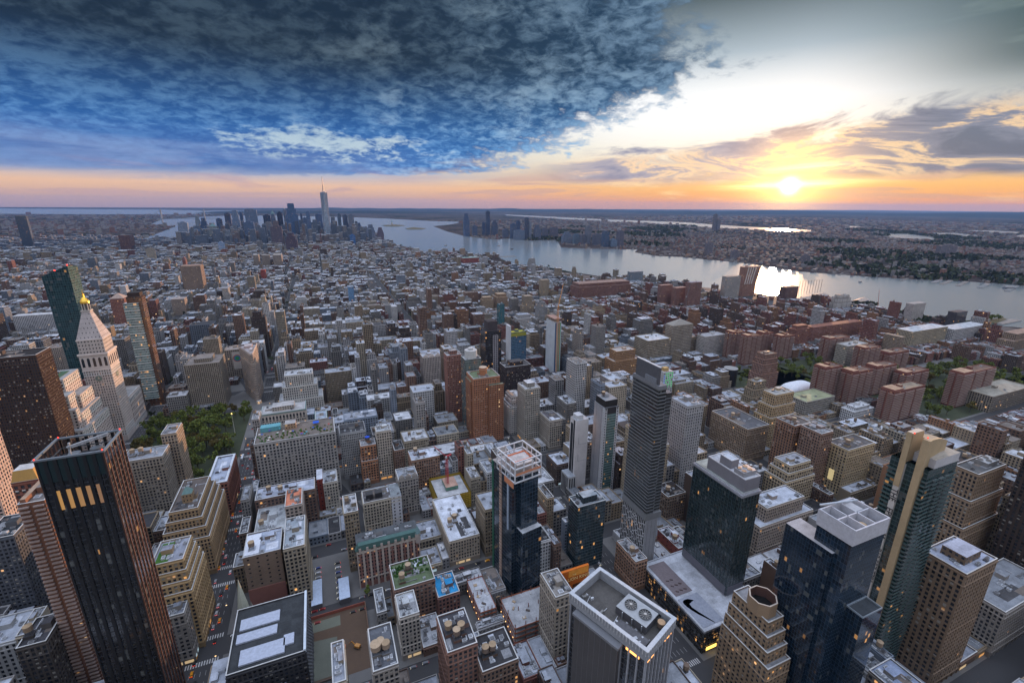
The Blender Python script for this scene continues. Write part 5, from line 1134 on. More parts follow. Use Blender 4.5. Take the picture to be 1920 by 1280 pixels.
# ---- tables: footprint x0 y0 x1 y1, height, lowest visible row, style, colours, wording ----
HEROES = {
 'fin_tower': (-138, 272, -111.5, 296.2, 205.0, 1280, 'fins', (0.012, 0.014, 0.018), (0.05, 0.05, 0.055), 'office tower', 'black glass tower with bronze vertical fins and an open crown frame holding a crane arm', ''),
 'balcony_tower': (-182.9, 333.3, -170.2, 363.3, 150.0, 1280, 'balcony', (0.22, 0.1, 0.06), (0.2, 0.18, 0.17), 'apartment tower', 'brown brick tower with curved stone balconies pressed against the black finned tower', ''),
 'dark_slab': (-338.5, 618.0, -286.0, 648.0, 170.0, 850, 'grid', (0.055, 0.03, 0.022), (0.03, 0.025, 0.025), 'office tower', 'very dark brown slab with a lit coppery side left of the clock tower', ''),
 'corner_tower': (-278.5, 465.6, -264.5, 491.3, 150.0, 940, 'masonry', (0.55, 0.42, 0.36), (0.2, 0.2, 0.2), 'office tower', 'pale pink stone tower cut by the left edge below the dark slab', ''),
 'mansard_hotel': (-210.2, 384.7, -196.2, 396.7, 140.0, 930, 'masonry', (0.2, 0.075, 0.05), (0.45, 0.27, 0.08), 'hotel', 'narrow brick building with gold mansard roof squeezed behind the black finned tower', 'mansard'),
 'court_block': (-209.0, 537.1, -173.3, 563.5, 70.0, 960, 'masonry', (0.26, 0.23, 0.19), (0.3, 0.32, 0.36), 'loft building', 'brown stone block with cluttered blue-grey roof below the square park, taller one beside it', 'tanks=2'),
 'court_block_tall': (-180.6, 569.8, -166.6, 595.8, 80.0, 950, 'masonry', (0.34, 0.27, 0.2), (0.34, 0.34, 0.37), 'loft building', 'stone block with sunlit orange flank at the corner of the square park', ''),
 'pyramid_setback': (-152.3, 422.9, -115.8, 499.7, 63.3, 1073, 'masonry', (0.36, 0.25, 0.14), (0.13, 0.11, 0.1), 'office building', 'golden brown stepped building with small green pyramid on top beside the avenue', 'tiers=.62/0/0,.76/.12/.1,.88/.25/.2,1/.4/.3;pyramid'),
 'ziggurat_tan': (-137.8, 341.3, -111.0, 383.5, 75.2, 1210, 'masonry', (0.42, 0.29, 0.15), (0.3, 0.32, 0.38), 'office building', 'golden tan ziggurat with stepped flank and grass roof patch beside the avenue', 'tiers=.70/0/0,.80/.08/.12,.90/.16/.24,1/.26/.36;lawn'),
 'square_brick': (-134.6, 513.2, -115.0, 575.0, 39.5, 963, 'masonry', (0.24, 0.1, 0.07), (0.4, 0.45, 0.55), 'office building', 'red brick block with pale bordered roof facing the square park', 'ringroof'),
 'corner_shop': (-128.8, 329.3, -114.8, 340.8, 44.9, 1245, 'masonry', (0.25, 0.23, 0.21), (0.2, 0.22, 0.26), 'loft building', 'small dark stone building with slotted front at the foot of the golden ziggurat', ''),
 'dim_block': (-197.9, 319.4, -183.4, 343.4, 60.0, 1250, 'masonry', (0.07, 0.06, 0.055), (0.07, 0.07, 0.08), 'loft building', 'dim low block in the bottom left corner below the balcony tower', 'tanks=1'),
 'ribbed_grey': (-241.9, 393.7, -223.2, 423.7, 95.0, 1130, 'grid', (0.09, 0.1, 0.12), (0.05, 0.06, 0.07), 'office building', 'dark grey box building with white ribs at the left edge', ''),
 'pier_apartments': (-216.0, 836.9, -167.1, 888.1, 76.4, 765, 'piers', (0.3, 0.26, 0.21), (0.25, 0.22, 0.2), 'apartment tower', 'broad apartment tower with tall stone piers left of the wedge shaped building', 'penthouse'),
 'garden_office': (-83.9, 508.1, -3.3, 548.1, 79.7, 925, 'masonry', (0.3, 0.29, 0.28), (0.2, 0.17, 0.15), 'office building', 'large grey stone block with a crowded garden terrace on its roof', 'garden;coping'),
 'ribbon_roof': (-79.7, 265.1, -34.3, 317.1, 45.0, 1280, 'grid', (0.045, 0.045, 0.05), (0.05, 0.055, 0.06), 'office building', 'black building with long silver roof stripes beside the church spire', 'stripes'),
 'pink_patch': (-79.4, 356.1, -52.6, 385.9, 57.9, 1140, 'blank', (0.22, 0.16, 0.12), (0.4, 0.45, 0.55), 'loft building', 'beige building whose lower wall is a plain pink panel above the churchyard', 'pinkpanel;tanks=1'),
 'narrow_slab': (-49.9, 349.8, -34.4, 389.8, 61.6, 1136, 'masonry', (0.3, 0.26, 0.2), (0.35, 0.4, 0.45), 'loft building', 'narrow tall beige building next to the fenced car park', ''),
 'orange_roof_loft': (-53.9, 426.4, -39.1, 455.5, 50.0, 1010, 'masonry', (0.38, 0.32, 0.28), (0.6, 0.22, 0.13), 'loft building', 'pale loft with orange roof works above the narrow beige building', ''),
 'white_loft': (-80.5, 413.8, -54.6, 455.5, 35.0, 1010, 'masonry', (0.62, 0.64, 0.66), (0.45, 0.48, 0.5), 'loft building', 'low white painted building with water tank beside the avenue', 'tanks=1'),
 'long_brown_loft': (-82.4, 456.0, -28.2, 478.0, 45.0, 950, 'masonry', (0.16, 0.1, 0.075), (0.42, 0.46, 0.55), 'loft building', 'long brown loft with cluttered pale roof in front of the garden terrace block', 'tanks=2'),
 'striped_hotel': (4.0, 354.4, 58.2, 372.4, 40.9, 1100, 'hotel', (0.42, 0.31, 0.28), (0.1, 0.11, 0.12), 'hotel', 'ornate pink and white hotel with green mansard eaves', 'hotelroof'),
 'tank_corner_block': (84.6, 349.5, 113.6, 418, 27.0, 1062, 'masonry', (0.4, 0.34, 0.27), (0.62, 0.66, 0.74), 'office building', 'cream corner block with white roof and twin tanks left of the dark blue tower', 'tanks=2;coping'),
 'scaffold_block': (91.8, 426, 129.2, 467.8, 20, 967, 'scaffold', (0.55, 0.36, 0.03), (0.55, 0.56, 0.58), 'building site', 'building wrapped in yellow scaffold netting with a pale roof', ''),
 'slim_stone': (42.2, 519.2, 59.0, 534.2, 64.7, 900, 'masonry', (0.45, 0.4, 0.34), (0.45, 0.48, 0.5), 'office building', 'slender pale stone office with bracketed top and flat face', ''),
 'copper_loft': (22.5, 515.1, 40.7, 536.3, 50.5, 910, 'masonry', (0.36, 0.18, 0.1), (0.3, 0.3, 0.32), 'loft building', 'orange brick loft with bright blue tank on its roof', 'tiers=.62/0/0,1/.06/.2;bluetank'),
 'brown_brick_office': (73.4, 468.3, 105.3, 491.4, 47.5, 933, 'masonry', (0.24, 0.145, 0.1), (0.5, 0.54, 0.62), 'office building', 'brown brick office with white roof, single water tank and a lit top row', 'tanks=1;coping'),
 'grey_gothic': (53.7, 437.2, 74.3, 459.2, 46.2, 972, 'masonry', (0.26, 0.24, 0.22), (0.3, 0.33, 0.38), 'office building', 'grey stone building with gabled ornate top right of the white ended loft', 'gables'),
 'white_end_loft': (16.3, 421.8, 53.2, 443.8, 38.1, 1003, 'masonry', (0.42, 0.38, 0.31), (0.13, 0.12, 0.12), 'loft building', 'cream loft with black roof tanks and a white painted end', 'whiteend'),
 'red_flank_loft': (-20.4, 470.8, -6.4, 494.8, 40.0, 980, 'masonry', (0.38, 0.35, 0.3), (0.5, 0.54, 0.6), 'loft building', 'cream loft with dark red flank and white roof below the garden terrace block', 'redflank'),
 'arcade_block': (-26.0, 609.3, -12.0, 639.3, 51.0, 840, 'masonry', (0.42, 0.37, 0.32), (0.35, 0.42, 0.5), 'office building', 'stone block with a row of tall arches under a green cornice', 'arches;coping'),
 'arched_toy_block': (-94.4, 656.6, -39.4, 686.6, 50.0, 812, 'masonry', (0.48, 0.43, 0.38), (0.45, 0.45, 0.45), 'office building', 'pale stone block with arched upper windows where the park meets the avenue', 'arches;penthouse'),
 'terrace_white': (-79.3, 743.3, -16.8, 777.3, 70.0, 765, 'masonry', (0.52, 0.5, 0.47), (0.5, 0.52, 0.55), 'office building', 'white building with receding terraces and dark glazed bays right of the wedge building', 'tiers=.45/0/0,.75/.2/.15,1/.36/.3'),
 'mural_block': (-183.0, 972.2, -154.8, 1002.7, 58.0, 720, 'masonry', (0.38, 0.32, 0.26), (0.35, 0.3, 0.27), 'office building', 'tan block behind the wedge building with a round painted mural on its wall', 'mural'),
 'blue_glass_site': (121.8, 288.8, 145.8, 328.8, 133, 1132, 'ritz', (0.012, 0.024, 0.038), (0.35, 0.33, 0.33), 'building site', 'dark blue glass tower topped by an open white steel frame', ''),
 'banded_tower': (240.3, 266.5, 247.6, 304.0, 187.0, 1096, 'eventi', (0.035, 0.04, 0.045), (0.16, 0.17, 0.19), 'hotel', 'tall charcoal tower with thin horizontal bands above a white lattice base', ''),
 'slim_green': (273.9, 390.9, 292.1, 411.6, 112.1, 915, 'slim', (0.5, 0.51, 0.53), (0.25, 0.26, 0.28), 'hotel', 'slim tower with white grid edges and a mottled green glass front', ''),
 'white_slab': (248.4, 406.8, 264.4, 420.1, 94.0, 912, 'whiteslab', (0.62, 0.6, 0.6), (0.4, 0.42, 0.45), 'hotel', 'blank white slab tower with a black glass slot down its edge', ''),
 'dark_mid': (190.1, 301.0, 219.1, 318, 67.8, 1070, 'glass', (0.03, 0.05, 0.06), (0.35, 0.4, 0.44), 'apartment tower', 'mid-height dark glass block with curved upper wall in front of the white slab tower', 'penthouse'),
 'roof_fan_tower': (277.8, 211.6, 296.7, 261.4, 122.2, 1156, 'nike', (0.02, 0.035, 0.04), (0.5, 0.52, 0.56), 'apartment tower', 'dark green glass tower with grey crown rising from the podium with the roof emblem', ''),
 'podium': (237.7, 192.6, 300, 266, 21.3, 1225, 'podium', (0.03, 0.03, 0.03), (0.55, 0.58, 0.64), 'shop building', 'low black glass podium with pale roof carrying a dark curved tick emblem', ''),
 'octagon_tower': (226.0, 135.5, 245.5, 171.3, 80.0, 1280, 'octagon', (0.27, 0.19, 0.12), (0.3, 0.31, 0.33), 'hotel', 'brown brick setback tower with an open octagonal turret', ''),
 'mirror_blue': (251.1, 121.6, 279.6, 141, 160.0, 1280, 'bluetower', (0.012, 0.027, 0.048), (0.58, 0.6, 0.66), 'apartment tower', 'blue mirrored glass tower with a bright white crown', ''),
 'lettered_tower': (331.2, 131.1, 362.4, 151.7, 190, 1178, 'epic', (0.02, 0.05, 0.055), (0.35, 0.33, 0.3), 'apartment tower', 'green glass balcony tower with beige stone spine carrying vertical lettering', ''),
 'white_rim_office': (122.3, 141.1, 150.3, 190.6, 112, 1280, 'rim', (0.34, 0.35, 0.38), (0.1, 0.095, 0.09), 'office tower', 'foreground office tower with a white rim, roof fans and silver ribs', ''),
 'penthouse_loft': (362.9, 110.7, 399.9, 134.7, 100.0, 1220, 'masonry', (0.22, 0.155, 0.105), (0.38, 0.42, 0.52), 'loft building', 'brown loft with wide blue-grey roof and planted skylight right of the lettered tower', 'penthouse;coping'),
 'grand_hotel': (487.4, 160, 545, 184.3, 110.0, 1040, 'masonry', (0.25, 0.18, 0.12), (0.12, 0.12, 0.12), 'hotel', 'massive brown stone hotel stepping back on terraces at the right edge', 'tiers=.55/0/0,.78/.10/.15,1/.25/.3;fans;coping'),
 'low_blue_roof': (300, 95, 322, 119, 40, 1280, 'masonry', (0.2, 0.18, 0.16), (0.3, 0.36, 0.5), 'loft building', 'low dim building with blue-grey roof below the lettered tower', ''),
 'corner_grey_loft': (437.2, 108.0, 508.6, 138.0, 42.0, 1280, 'masonry', (0.26, 0.24, 0.22), (0.25, 0.27, 0.3), 'loft building', 'grey stone loft with cornice in the lower right corner', 'coping'),
 'black_pier_tower': (520, 128, 550, 150, 150.0, 990, 'piers', (0.05, 0.035, 0.03), (0.1, 0.1, 0.1), 'office tower', 'black tower with beige piers cut off by the right edge', ''),
 'brown_resid': (178.6, 564.8, 216.9, 596.9, 96.0, 830, 'grid', (0.38, 0.17, 0.09), (0.16, 0.2, 0.12), 'apartment tower', 'orange brown brick apartment tower with a round drum on top', 'drum;notch'),
 'green_cyl': (178.1, 601.9, 202.2, 623.4, 112.0, 800, 'glass', (0.1, 0.13, 0.13), (0.45, 0.48, 0.5), 'apartment tower', 'grey-green tower with a white round crown behind the orange brown tower', 'whitedrum'),
 'brick_tall': (160.5, 636.0, 182.6, 654.0, 110.0, 770, 'grid', (0.3, 0.15, 0.12), (0.35, 0.33, 0.32), 'apartment tower', 'red brick apartment tower left of the white crowned tower', 'penthouse'),
 'loft_emblem': (192.8, 786.0, 210.8, 816.0, 72.0, 720, 'masonry', (0.3, 0.22, 0.15), (0.4, 0.42, 0.45), 'office building', 'tan loft with a blue ring emblem on its upper wall', 'ring'),
 'palace_loft': (148.7, 757.5, 179.7, 784.4, 70.0, 720, 'masonry', (0.45, 0.4, 0.37), (0.42, 0.45, 0.5), 'office building', 'ornate stone office with red brick centre panel and pinnacled top', 'gables'),
 'black_whitecol': (251.1, 722.7, 280.6, 751.2, 116.6, 738, 'blackcol', (0.02, 0.02, 0.024), (0.05, 0.045, 0.05), 'hotel', 'black tower with a column of white framed windows up its face', 'penthouse'),
 'glass_yellow': (333.6, 807.2, 366.9, 825.2, 83.7, 688, 'glass', (0.05, 0.1, 0.16), (0.45, 0.42, 0.06), 'hotel', 'blue glass block with yellow top band and white edge wall', 'whiteedge'),
 'crane_site': (405.7, 762.6, 420.7, 796.8, 116.6, 705, 'site', (0.5, 0.55, 0.6), (0.3, 0.3, 0.3), 'building site', 'unfinished white tower with green netting strips up its corner', ''),
 'dark_block': (270.7, 677.5, 317.0, 705.5, 63.2, 745, 'grid', (0.05, 0.035, 0.035), (0.1, 0.09, 0.09), 'office building', 'dark brown office block with a black curved plant room', 'penthouse'),
 'grey_resid': (243.3, 535.7, 266.0, 561.7, 82.5, 825, 'grid', (0.36, 0.34, 0.3), (0.5, 0.52, 0.55), 'apartment tower', 'grey-beige apartment tower with white penthouse right of the stepped white one', 'penthouse'),
 'white_balcony': (233.9, 568.4, 258.4, 598.0, 57.2, 810, 'balcony', (0.5, 0.5, 0.5), (0.5, 0.52, 0.55), 'apartment tower', 'white apartment block with stepped balconies in front of the grey-beige tower', 'tiers=.8/0/0,1/.3/.2'),
 'ornate_dark': (266.9, 505.5, 285.7, 535.3, 44.6, 845, 'masonry', (0.4, 0.36, 0.31), (0.13, 0.12, 0.13), 'loft building', 'loft with pale ornate front, dark glazed bays and a brown flank', ''),
 'led_block': (512.1, 570.1, 532.2, 583.4, 59.9, 735, 'led', (0.6, 0.62, 0.64), (0.45, 0.45, 0.45), 'building site', 'white framed building with columns of green lit windows behind the banded tower', ''),
 'dark_roof_loft': (310.6, 320.6, 334.7, 342.6, 34.2, 985, 'masonry', (0.16, 0.115, 0.085), (0.05, 0.045, 0.045), 'loft building', 'brown loft with black roof and one tank right of the banded tower', 'tanks=1;coping'),
 'red_theatre': (282.6, 270.7, 296.6, 300.1, 18.2, 1060, 'blank', (0.24, 0.06, 0.045), (0.55, 0.58, 0.64), 'shop building', 'low windowless dark red building with white roof', 'tanks=1'),
 'big_loft': (488.1, 379.9, 526.4, 440.0, 49.8, 870, 'masonry', (0.27, 0.2, 0.14), (0.12, 0.12, 0.13), 'loft building', 'wide brown-grey loft block with tall piers left of the beige setback block', 'tanks=1;coping'),
 'beige_blank': (440.9, 287.0, 486.2, 313.0, 56.9, 960, 'masonry', (0.42, 0.34, 0.23), (0.35, 0.36, 0.4), 'loft building', 'sand coloured stepped block with a large blank side wall', 'tiers=.7/0/0,.86/.14/.12,1/.3/.25'),
 'tan_setback': (546.9, 394.3, 596.6, 420.3, 80.0, 850, 'masonry', (0.42, 0.31, 0.18), (0.42, 0.4, 0.36), 'loft building', 'tall tan setback loft with crenellated top, left of the brown twin lofts', 'tiers=.6/0/0,.8/.12/.14,1/.28/.28'),
 'brown_twin': (502.7, 330.5, 530.5, 354.5, 75.0, 880, 'masonry', (0.25, 0.14, 0.09), (0.15, 0.13, 0.12), 'loft building', 'brown brick loft with rows of lit pale windows', 'tanks=1'),
 'brown_twin_b': (506.7, 301.3, 526.7, 325.3, 78.0, 900, 'masonry', (0.25, 0.16, 0.12), (0.3, 0.3, 0.32), 'loft building', 'plain reddish brown loft standing right of the lit brown loft', ''),
 'cream_corner': (530, 283.1, 577.1, 307.1, 62.0, 900, 'masonry', (0.43, 0.34, 0.21), (0.12, 0.11, 0.11), 'loft building', 'cream loft with black roof plant and bright sign lit on its wall', 'tanks=1;litsign'),
 'white_patch_block': (358.5, 249.0, 431.6, 279.0, 50.0, 1040, 'masonry', (0.36, 0.3, 0.25), (0.48, 0.52, 0.6), 'loft building', 'beige block with broad pale roofs left of the mirrored blue tower', 'tiers=.7/0/0,1/.3/.3'),
 'orange_setback': (494.9, 687.9, 553.4, 718.2, 60.0, 700, 'masonry', (0.42, 0.24, 0.12), (0.45, 0.42, 0.4), 'loft building', 'orange brick stepped building behind the top of the banded tower', 'tiers=.7/0/0,1/.25/.25'),
 'tan_annex': (631.8, 761.5, 693.3, 807.6, 48.0, 680, 'masonry', (0.38, 0.32, 0.24), (0.52, 0.54, 0.58), 'loft building', 'long tan loft with piers behind the orange stepped building', ''),
 'beige_house': (709.4, 776.7, 767.0, 800.7, 70.0, 662, 'masonry', (0.38, 0.33, 0.27), (0.3, 0.28, 0.25), 'apartment tower', 'beige apartment tower with pyramid cap near the white pier apartments', 'pyramidroof'),
 'white_piers_apts': (779.8, 750.4, 839.9, 774.4, 45.2, 668, 'piers', (0.58, 0.56, 0.54), (0.4, 0.4, 0.42), 'apartment tower', 'white pier apartment block left of the round dark tank', ''),
 'stepped_brown_twin': (673.8, 516.8, 715.5, 540.8, 85.0, 730, 'masonry', (0.32, 0.19, 0.15), (0.33, 0.28, 0.22), 'apartment tower', 'tapering red-brown setback tower left of the white sports dome', 'tiers=.6/0/0,.8/.14/.12,.9/.25/.22,1/.36/.3'),
 'stepped_tan_small': (604.4, 471.8, 639.0, 491.8, 62.0, 750, 'masonry', (0.33, 0.27, 0.19), (0.33, 0.28, 0.22), 'apartment building', 'tan stepped block in front of the red-brown setback tower', 'tiers=.6/0/0,.8/.14/.12,1/.32/.3'),
 'white_cube': (745.0, 402.3, 793.2, 422.3, 24.6, 795, 'masonry', (0.7, 0.72, 0.75), (0.55, 0.57, 0.6), 'apartment building', 'small bright white block with stepped roofs near the red slabs', 'tiers=.8/0/0,1/.3/.3'),
 'office_square': (999.9, 344.2, 1125, 383.7, 28.0, 790, 'piers', (0.3, 0.26, 0.21), (0.34, 0.32, 0.27), 'office building', 'low wide concrete hall with deep dark bays at the right edge', ''),
 'green_roof_hall': (686.7, 440.6, 755, 476.6, 30.0, 780, 'masonry', (0.36, 0.34, 0.3), (0.33, 0.35, 0.22), 'college building', 'flat hall with mossy roof and white roof vents in front of the red slabs', ''),
 'slab_a': (759.6, 467.3, 802.6, 487.3, 67.6, 755, 'balcony', (0.215, 0.082, 0.064), (0.2, 0.13, 0.1), 'apartment tower', 'red brick balcony slab behind the white sports dome, left wing', ''),
 'slab_b': (797.2, 445.4, 848.5, 465.4, 62.5, 745, 'balcony', (0.215, 0.082, 0.064), (0.2, 0.13, 0.1), 'apartment tower', 'red brick balcony slab behind the white sports dome, right wing', ''),
 'slab_c': (894.1, 463.3, 950.8, 483.3, 53.1, 742, 'balcony', (0.215, 0.082, 0.064), (0.2, 0.13, 0.1), 'apartment tower', 'red brick balcony slab, middle of the rank behind the tree court', ''),
 'slab_d': (937.0, 438.6, 1003.9, 458.6, 43.8, 735, 'balcony', (0.215, 0.082, 0.064), (0.2, 0.13, 0.1), 'apartment tower', 'red brick balcony slab at the right end of the rank facing the tree court', ''),
 'slab_e': (796.8, 381.7, 875.5, 401.7, 53.3, 795, 'balcony', (0.23, 0.09, 0.068), (0.3, 0.24, 0.18), 'apartment tower', 'red brick balcony tower standing alone nearest the lettered tower', ''),
 'slab_f': (971.2, 376.4, 1070.2, 396.4, 59.9, 765, 'balcony', (0.215, 0.082, 0.064), (0.2, 0.13, 0.1), 'apartment tower', 'red brick balcony tower by the concrete hall at the right', ''),
 'slab_g': (977.0, 534.9, 1027.2, 554.9, 57.2, 700, 'balcony', (0.215, 0.082, 0.064), (0.2, 0.13, 0.1), 'apartment tower', 'red brick balcony slab behind the rank, its left wing', ''),
 'slab_h': (1047.0, 527.1, 1112.8, 547.1, 41.4, 690, 'balcony', (0.215, 0.082, 0.064), (0.2, 0.13, 0.1), 'apartment tower', 'red brick balcony slab behind the rank, its right wing', ''),
 'slab_i': (990.2, 613.2, 1056.4, 633.2, 54.2, 680, 'balcony', (0.215, 0.082, 0.064), (0.2, 0.13, 0.1), 'apartment tower', 'red brick balcony tower standing beside the cream office', ''),
 'slab_j': (824.1, 716.9, 862.3, 736.9, 58.1, 668, 'balcony', (0.215, 0.082, 0.064), (0.24, 0.14, 0.09), 'apartment tower', 'red brick balcony tower, leftmost of the red slabs', ''),
 'slab_k': (815.2, 670.5, 855.4, 686.9, 62.9, 680, 'balcony', (0.215, 0.082, 0.064), (0.24, 0.14, 0.09), 'apartment tower', 'red brick balcony tower, second from left of the red slabs', ''),
 'slab_l': (902.3, 702.6, 932.3, 722.6, 52.8, 660, 'balcony', (0.215, 0.082, 0.064), (0.24, 0.14, 0.09), 'apartment tower', 'red brick balcony tower, third from left of the red slabs', ''),
 'slab_m': (915.5, 669.3, 957.2, 686.4, 52.9, 672, 'balcony', (0.215, 0.082, 0.064), (0.24, 0.14, 0.09), 'apartment tower', 'red brick balcony tower just left of the long red block', ''),
 'terrace_front': (1033.6, 721.5, 1081.7, 740.9, 53.1, 650, 'masonry', (0.32, 0.14, 0.1), (0.28, 0.13, 0.09), 'apartment building', 'towered left end of the long red brick block', 'tiers=.85/0/0,1/.25/.25'),
 'long_red_block': (1127.0, 743.6, 1320.0, 765.6, 36.2, 636, 'masonry', (0.32, 0.14, 0.1), (0.28, 0.13, 0.09), 'apartment building', 'very long red brick apartment block near the river', ''),
 'cream_office': (999.8, 580.2, 1065.9, 604.2, 47.2, 680, 'masonry', (0.45, 0.42, 0.36), (0.4, 0.4, 0.4), 'office building', 'cream office block between the red brick slabs', ''),
 'tan_slab_far': (1196.2, 588.0, 1210.2, 623.1, 45.6, 665, 'grid', (0.33, 0.26, 0.19), (0.3, 0.25, 0.2), 'apartment tower', 'tan brown slab behind the red slabs', ''),
 'yellow_warehouse': (1283.8, 610.5, 1428.7, 644.5, 43.7, 655, 'masonry', (0.44, 0.38, 0.27), (0.5, 0.52, 0.55), 'warehouse', 'long cream warehouse near the pier, with many windows', ''),
 'white_warehouse': (1435.3, 599.1, 1580.6, 633.1, 37.2, 645, 'masonry', (0.5, 0.5, 0.5), (0.5, 0.52, 0.55), 'warehouse', 'long white warehouse right of the cream warehouse', ''),
 'leaning_tower': (1456.1, 1253.5, 1521.2, 1277.5, 110.1, 556, 'lean', (0.36, 0.2, 0.15), (0.3, 0.2, 0.16), 'apartment tower', 'flaring red-brown tower with slanting white stripes at the river edge', ''),
 'striped_tower': (1354.5, 1236.9, 1422.0, 1260.9, 82.0, 560, 'piers', (0.5, 0.48, 0.46), (0.2, 0.2, 0.2), 'apartment tower', 'cylindrical looking tower with black and white vertical stripes by the river', ''),
 'brown_cube': (1526.1, 1131.1, 1591.7, 1155.1, 50.2, 565, 'masonry', (0.16, 0.09, 0.08), (0.12, 0.1, 0.1), 'apartment building', 'dark brown cube shaped block on the waterfront beside the netted golf range', ''),
 'white_stack': (1543.6, 957.7, 1617.9, 981.7, 47.8, 582, 'balcony', (0.42, 0.4, 0.38), (0.3, 0.3, 0.3), 'apartment tower', 'pale balcony tower with dark cap in front of the pier sheds', 'tiers=.5/0/0,.8/.12/.12,1/.32/.3'),
 'white_tall': (1583.7, 768.0, 1643.7, 788.0, 57.5, 606, 'masonry', (0.58, 0.55, 0.53), (0.3, 0.3, 0.3), 'apartment tower', 'narrow white tower with scattered black openings on the waterfront', ''),
 'black_frame': (1584.2, 666.0, 1635.9, 686.0, 54.0, 622, 'glass', (0.04, 0.04, 0.05), (0.08, 0.08, 0.09), 'apartment tower', 'black glass twin block by the wooded pier', ''),
 'right_brick_tower': (1498.7, 511.9, 1637.4, 541.9, 40.0, 660, 'masonry', (0.33, 0.25, 0.18), (0.3, 0.22, 0.18), 'warehouse', 'brown setback building on the right edge by the water', 'tiers=.6/0/0,1/.2/.2'),
 'long_brick_giant': (842.1, 1407.9, 1065.4, 1468.9, 57.5, 563, 'masonry', (0.28, 0.14, 0.11), (0.25, 0.18, 0.16), 'office building', 'enormous long red brick block near the river cranes', 'tiers=.8/0/0,1/.04/.15'),
 'spiral_deco': (561.3, 1258.5, 596.9, 1286.9, 59.6, 592, 'masonry', (0.38, 0.31, 0.23), (0.3, 0.25, 0.2), 'apartment tower', 'tan twin spired apartment tower in the middle distance', 'tiers=.5/0/0,1/.3/.1'),
 'deco_b': (730.6, 1480.8, 760.6, 1502.8, 67.9, 560, 'masonry', (0.42, 0.34, 0.24), (0.3, 0.25, 0.2), 'apartment tower', 'slim sand tower right of the tan twin spired tower', ''),
 'tan_court_a': (469.2, 1372.9, 505.4, 1399.3, 41.7, 582, 'masonry', (0.4, 0.3, 0.2), (0.36, 0.28, 0.2), 'apartment building', 'tan apartment block with stepped top, left half of a pair', 'tiers=.8/0/0,1/.2/.2'),
 'tan_court_b': (517.7, 1371.4, 554.7, 1406.0, 49.1, 578, 'masonry', (0.42, 0.29, 0.19), (0.36, 0.28, 0.2), 'apartment building', 'tan apartment block with stepped top, right half of a pair', 'tiers=.8/0/0,1/.2/.2'),
 'teal_sliver': (413.3, 1079.8, 428.0, 1095.2, 80.0, 608, 'glass', (0.03, 0.1, 0.12), (0.3, 0.35, 0.4), 'hotel', 'teal glass sliver tower with pointed top among low roofs', ''),
 'proj_a': (1060.6, 1237.8, 1110.5, 1254.1, 68.0, 570, 'grid', (0.32, 0.17, 0.14), (0.3, 0.2, 0.18), 'apartment tower', 'brick housing tower with white stripe, left of the three by the cranes', ''),
 'proj_b': (1090.7, 1198.8, 1136.0, 1218.8, 63.5, 575, 'grid', (0.32, 0.17, 0.14), (0.3, 0.2, 0.18), 'apartment tower', 'brick housing tower with white stripe, middle of the three by the cranes', ''),
 'proj_c': (1115.3, 1162.8, 1165.0, 1182.8, 85.5, 577, 'grid', (0.33, 0.18, 0.15), (0.12, 0.16, 0.24), 'apartment tower', 'brick housing tower with blue screens on top, right of the three by the cranes', ''),
 'glass_pair': (1254.4, 1670.2, 1322.8, 1690.2, 46.9, 530, 'glass', (0.12, 0.15, 0.18), (0.3, 0.3, 0.32), 'office building', 'grey glass block at the river bend', ''),
 'metal_billow': (1231.3, 1266.7, 1299.0, 1282.7, 22, 575, 'masonry', (0.4, 0.3, 0.18), (0.4, 0.34, 0.25), 'warehouse', 'sand coloured low block in front of the river cranes', ''),
 'holland_shed': (749.2, 2526.8, 843.9, 2579.8, 35.8, 496, 'masonry', (0.36, 0.09, 0.07), (0.18, 0.3, 0.28), 'warehouse', 'red pier warehouse with green roof at the river bend', ''),
 'vent_tower': (865.7, 2963.3, 894.7, 2988.1, 48.3, 480, 'masonry', (0.45, 0.34, 0.25), (0.3, 0.25, 0.2), 'ventilation tower', 'lone tan ventilation tower standing on the river edge', ''),
 'campus_white': (-618.1, 1886.6, -600.1, 1916.6, 60.0, 560, 'masonry', (0.6, 0.6, 0.62), (0.5, 0.5, 0.52), 'office building', 'broad white building left of the far square park', 'tiers=.7/0/0,1/.12/.2'),
 'twin_brown_far': (-484.3, 2079.4, -419.6, 2137.2, 96.1, 545, 'grid', (0.34, 0.25, 0.19), (0.3, 0.2, 0.15), 'apartment tower', 'brown apartment tower with bright orange edge in the left middle distance', ''),
 'zeckendorf_a': (-466.7, 1353.3, -439.2, 1382.0, 105.0, 605, 'grid', (0.34, 0.15, 0.11), (0.4, 0.3, 0.25), 'apartment tower', 'red brick apartment tower with pyramid light top behind the bronze capped tower', 'pyramidroof'),
 'stuy_office': (-734.3, 1537.0, -649.4, 1563.0, 46.0, 622, 'piers', (0.58, 0.58, 0.6), (0.5, 0.52, 0.54), 'office building', 'wide white colonnaded block left of the teal glass tower', 'coping'),
 'limestone_left': (-471.7, 1057.9, -453.6, 1091.1, 70.0, 700, 'masonry', (0.45, 0.38, 0.32), (0.25, 0.2, 0.18), 'office building', 'sunlit stone block between the dark slab and the teal tower', ''),
 'union_tall': (-419.1, 1633.7, -385.7, 1666.7, 49.2, 600, 'masonry', (0.42, 0.34, 0.28), (0.35, 0.3, 0.28), 'apartment tower', 'narrow stone tower beside the far square park', ''),
 'far_black_left': (-1962.9, 4478.6, -1902.4, 4506.4, 224.7, 464, 'glass', (0.035, 0.05, 0.075), (0.35, 0.25, 0.12), 'apartment tower', 'lone dark glass tower on the far left by the river bridge', ''),
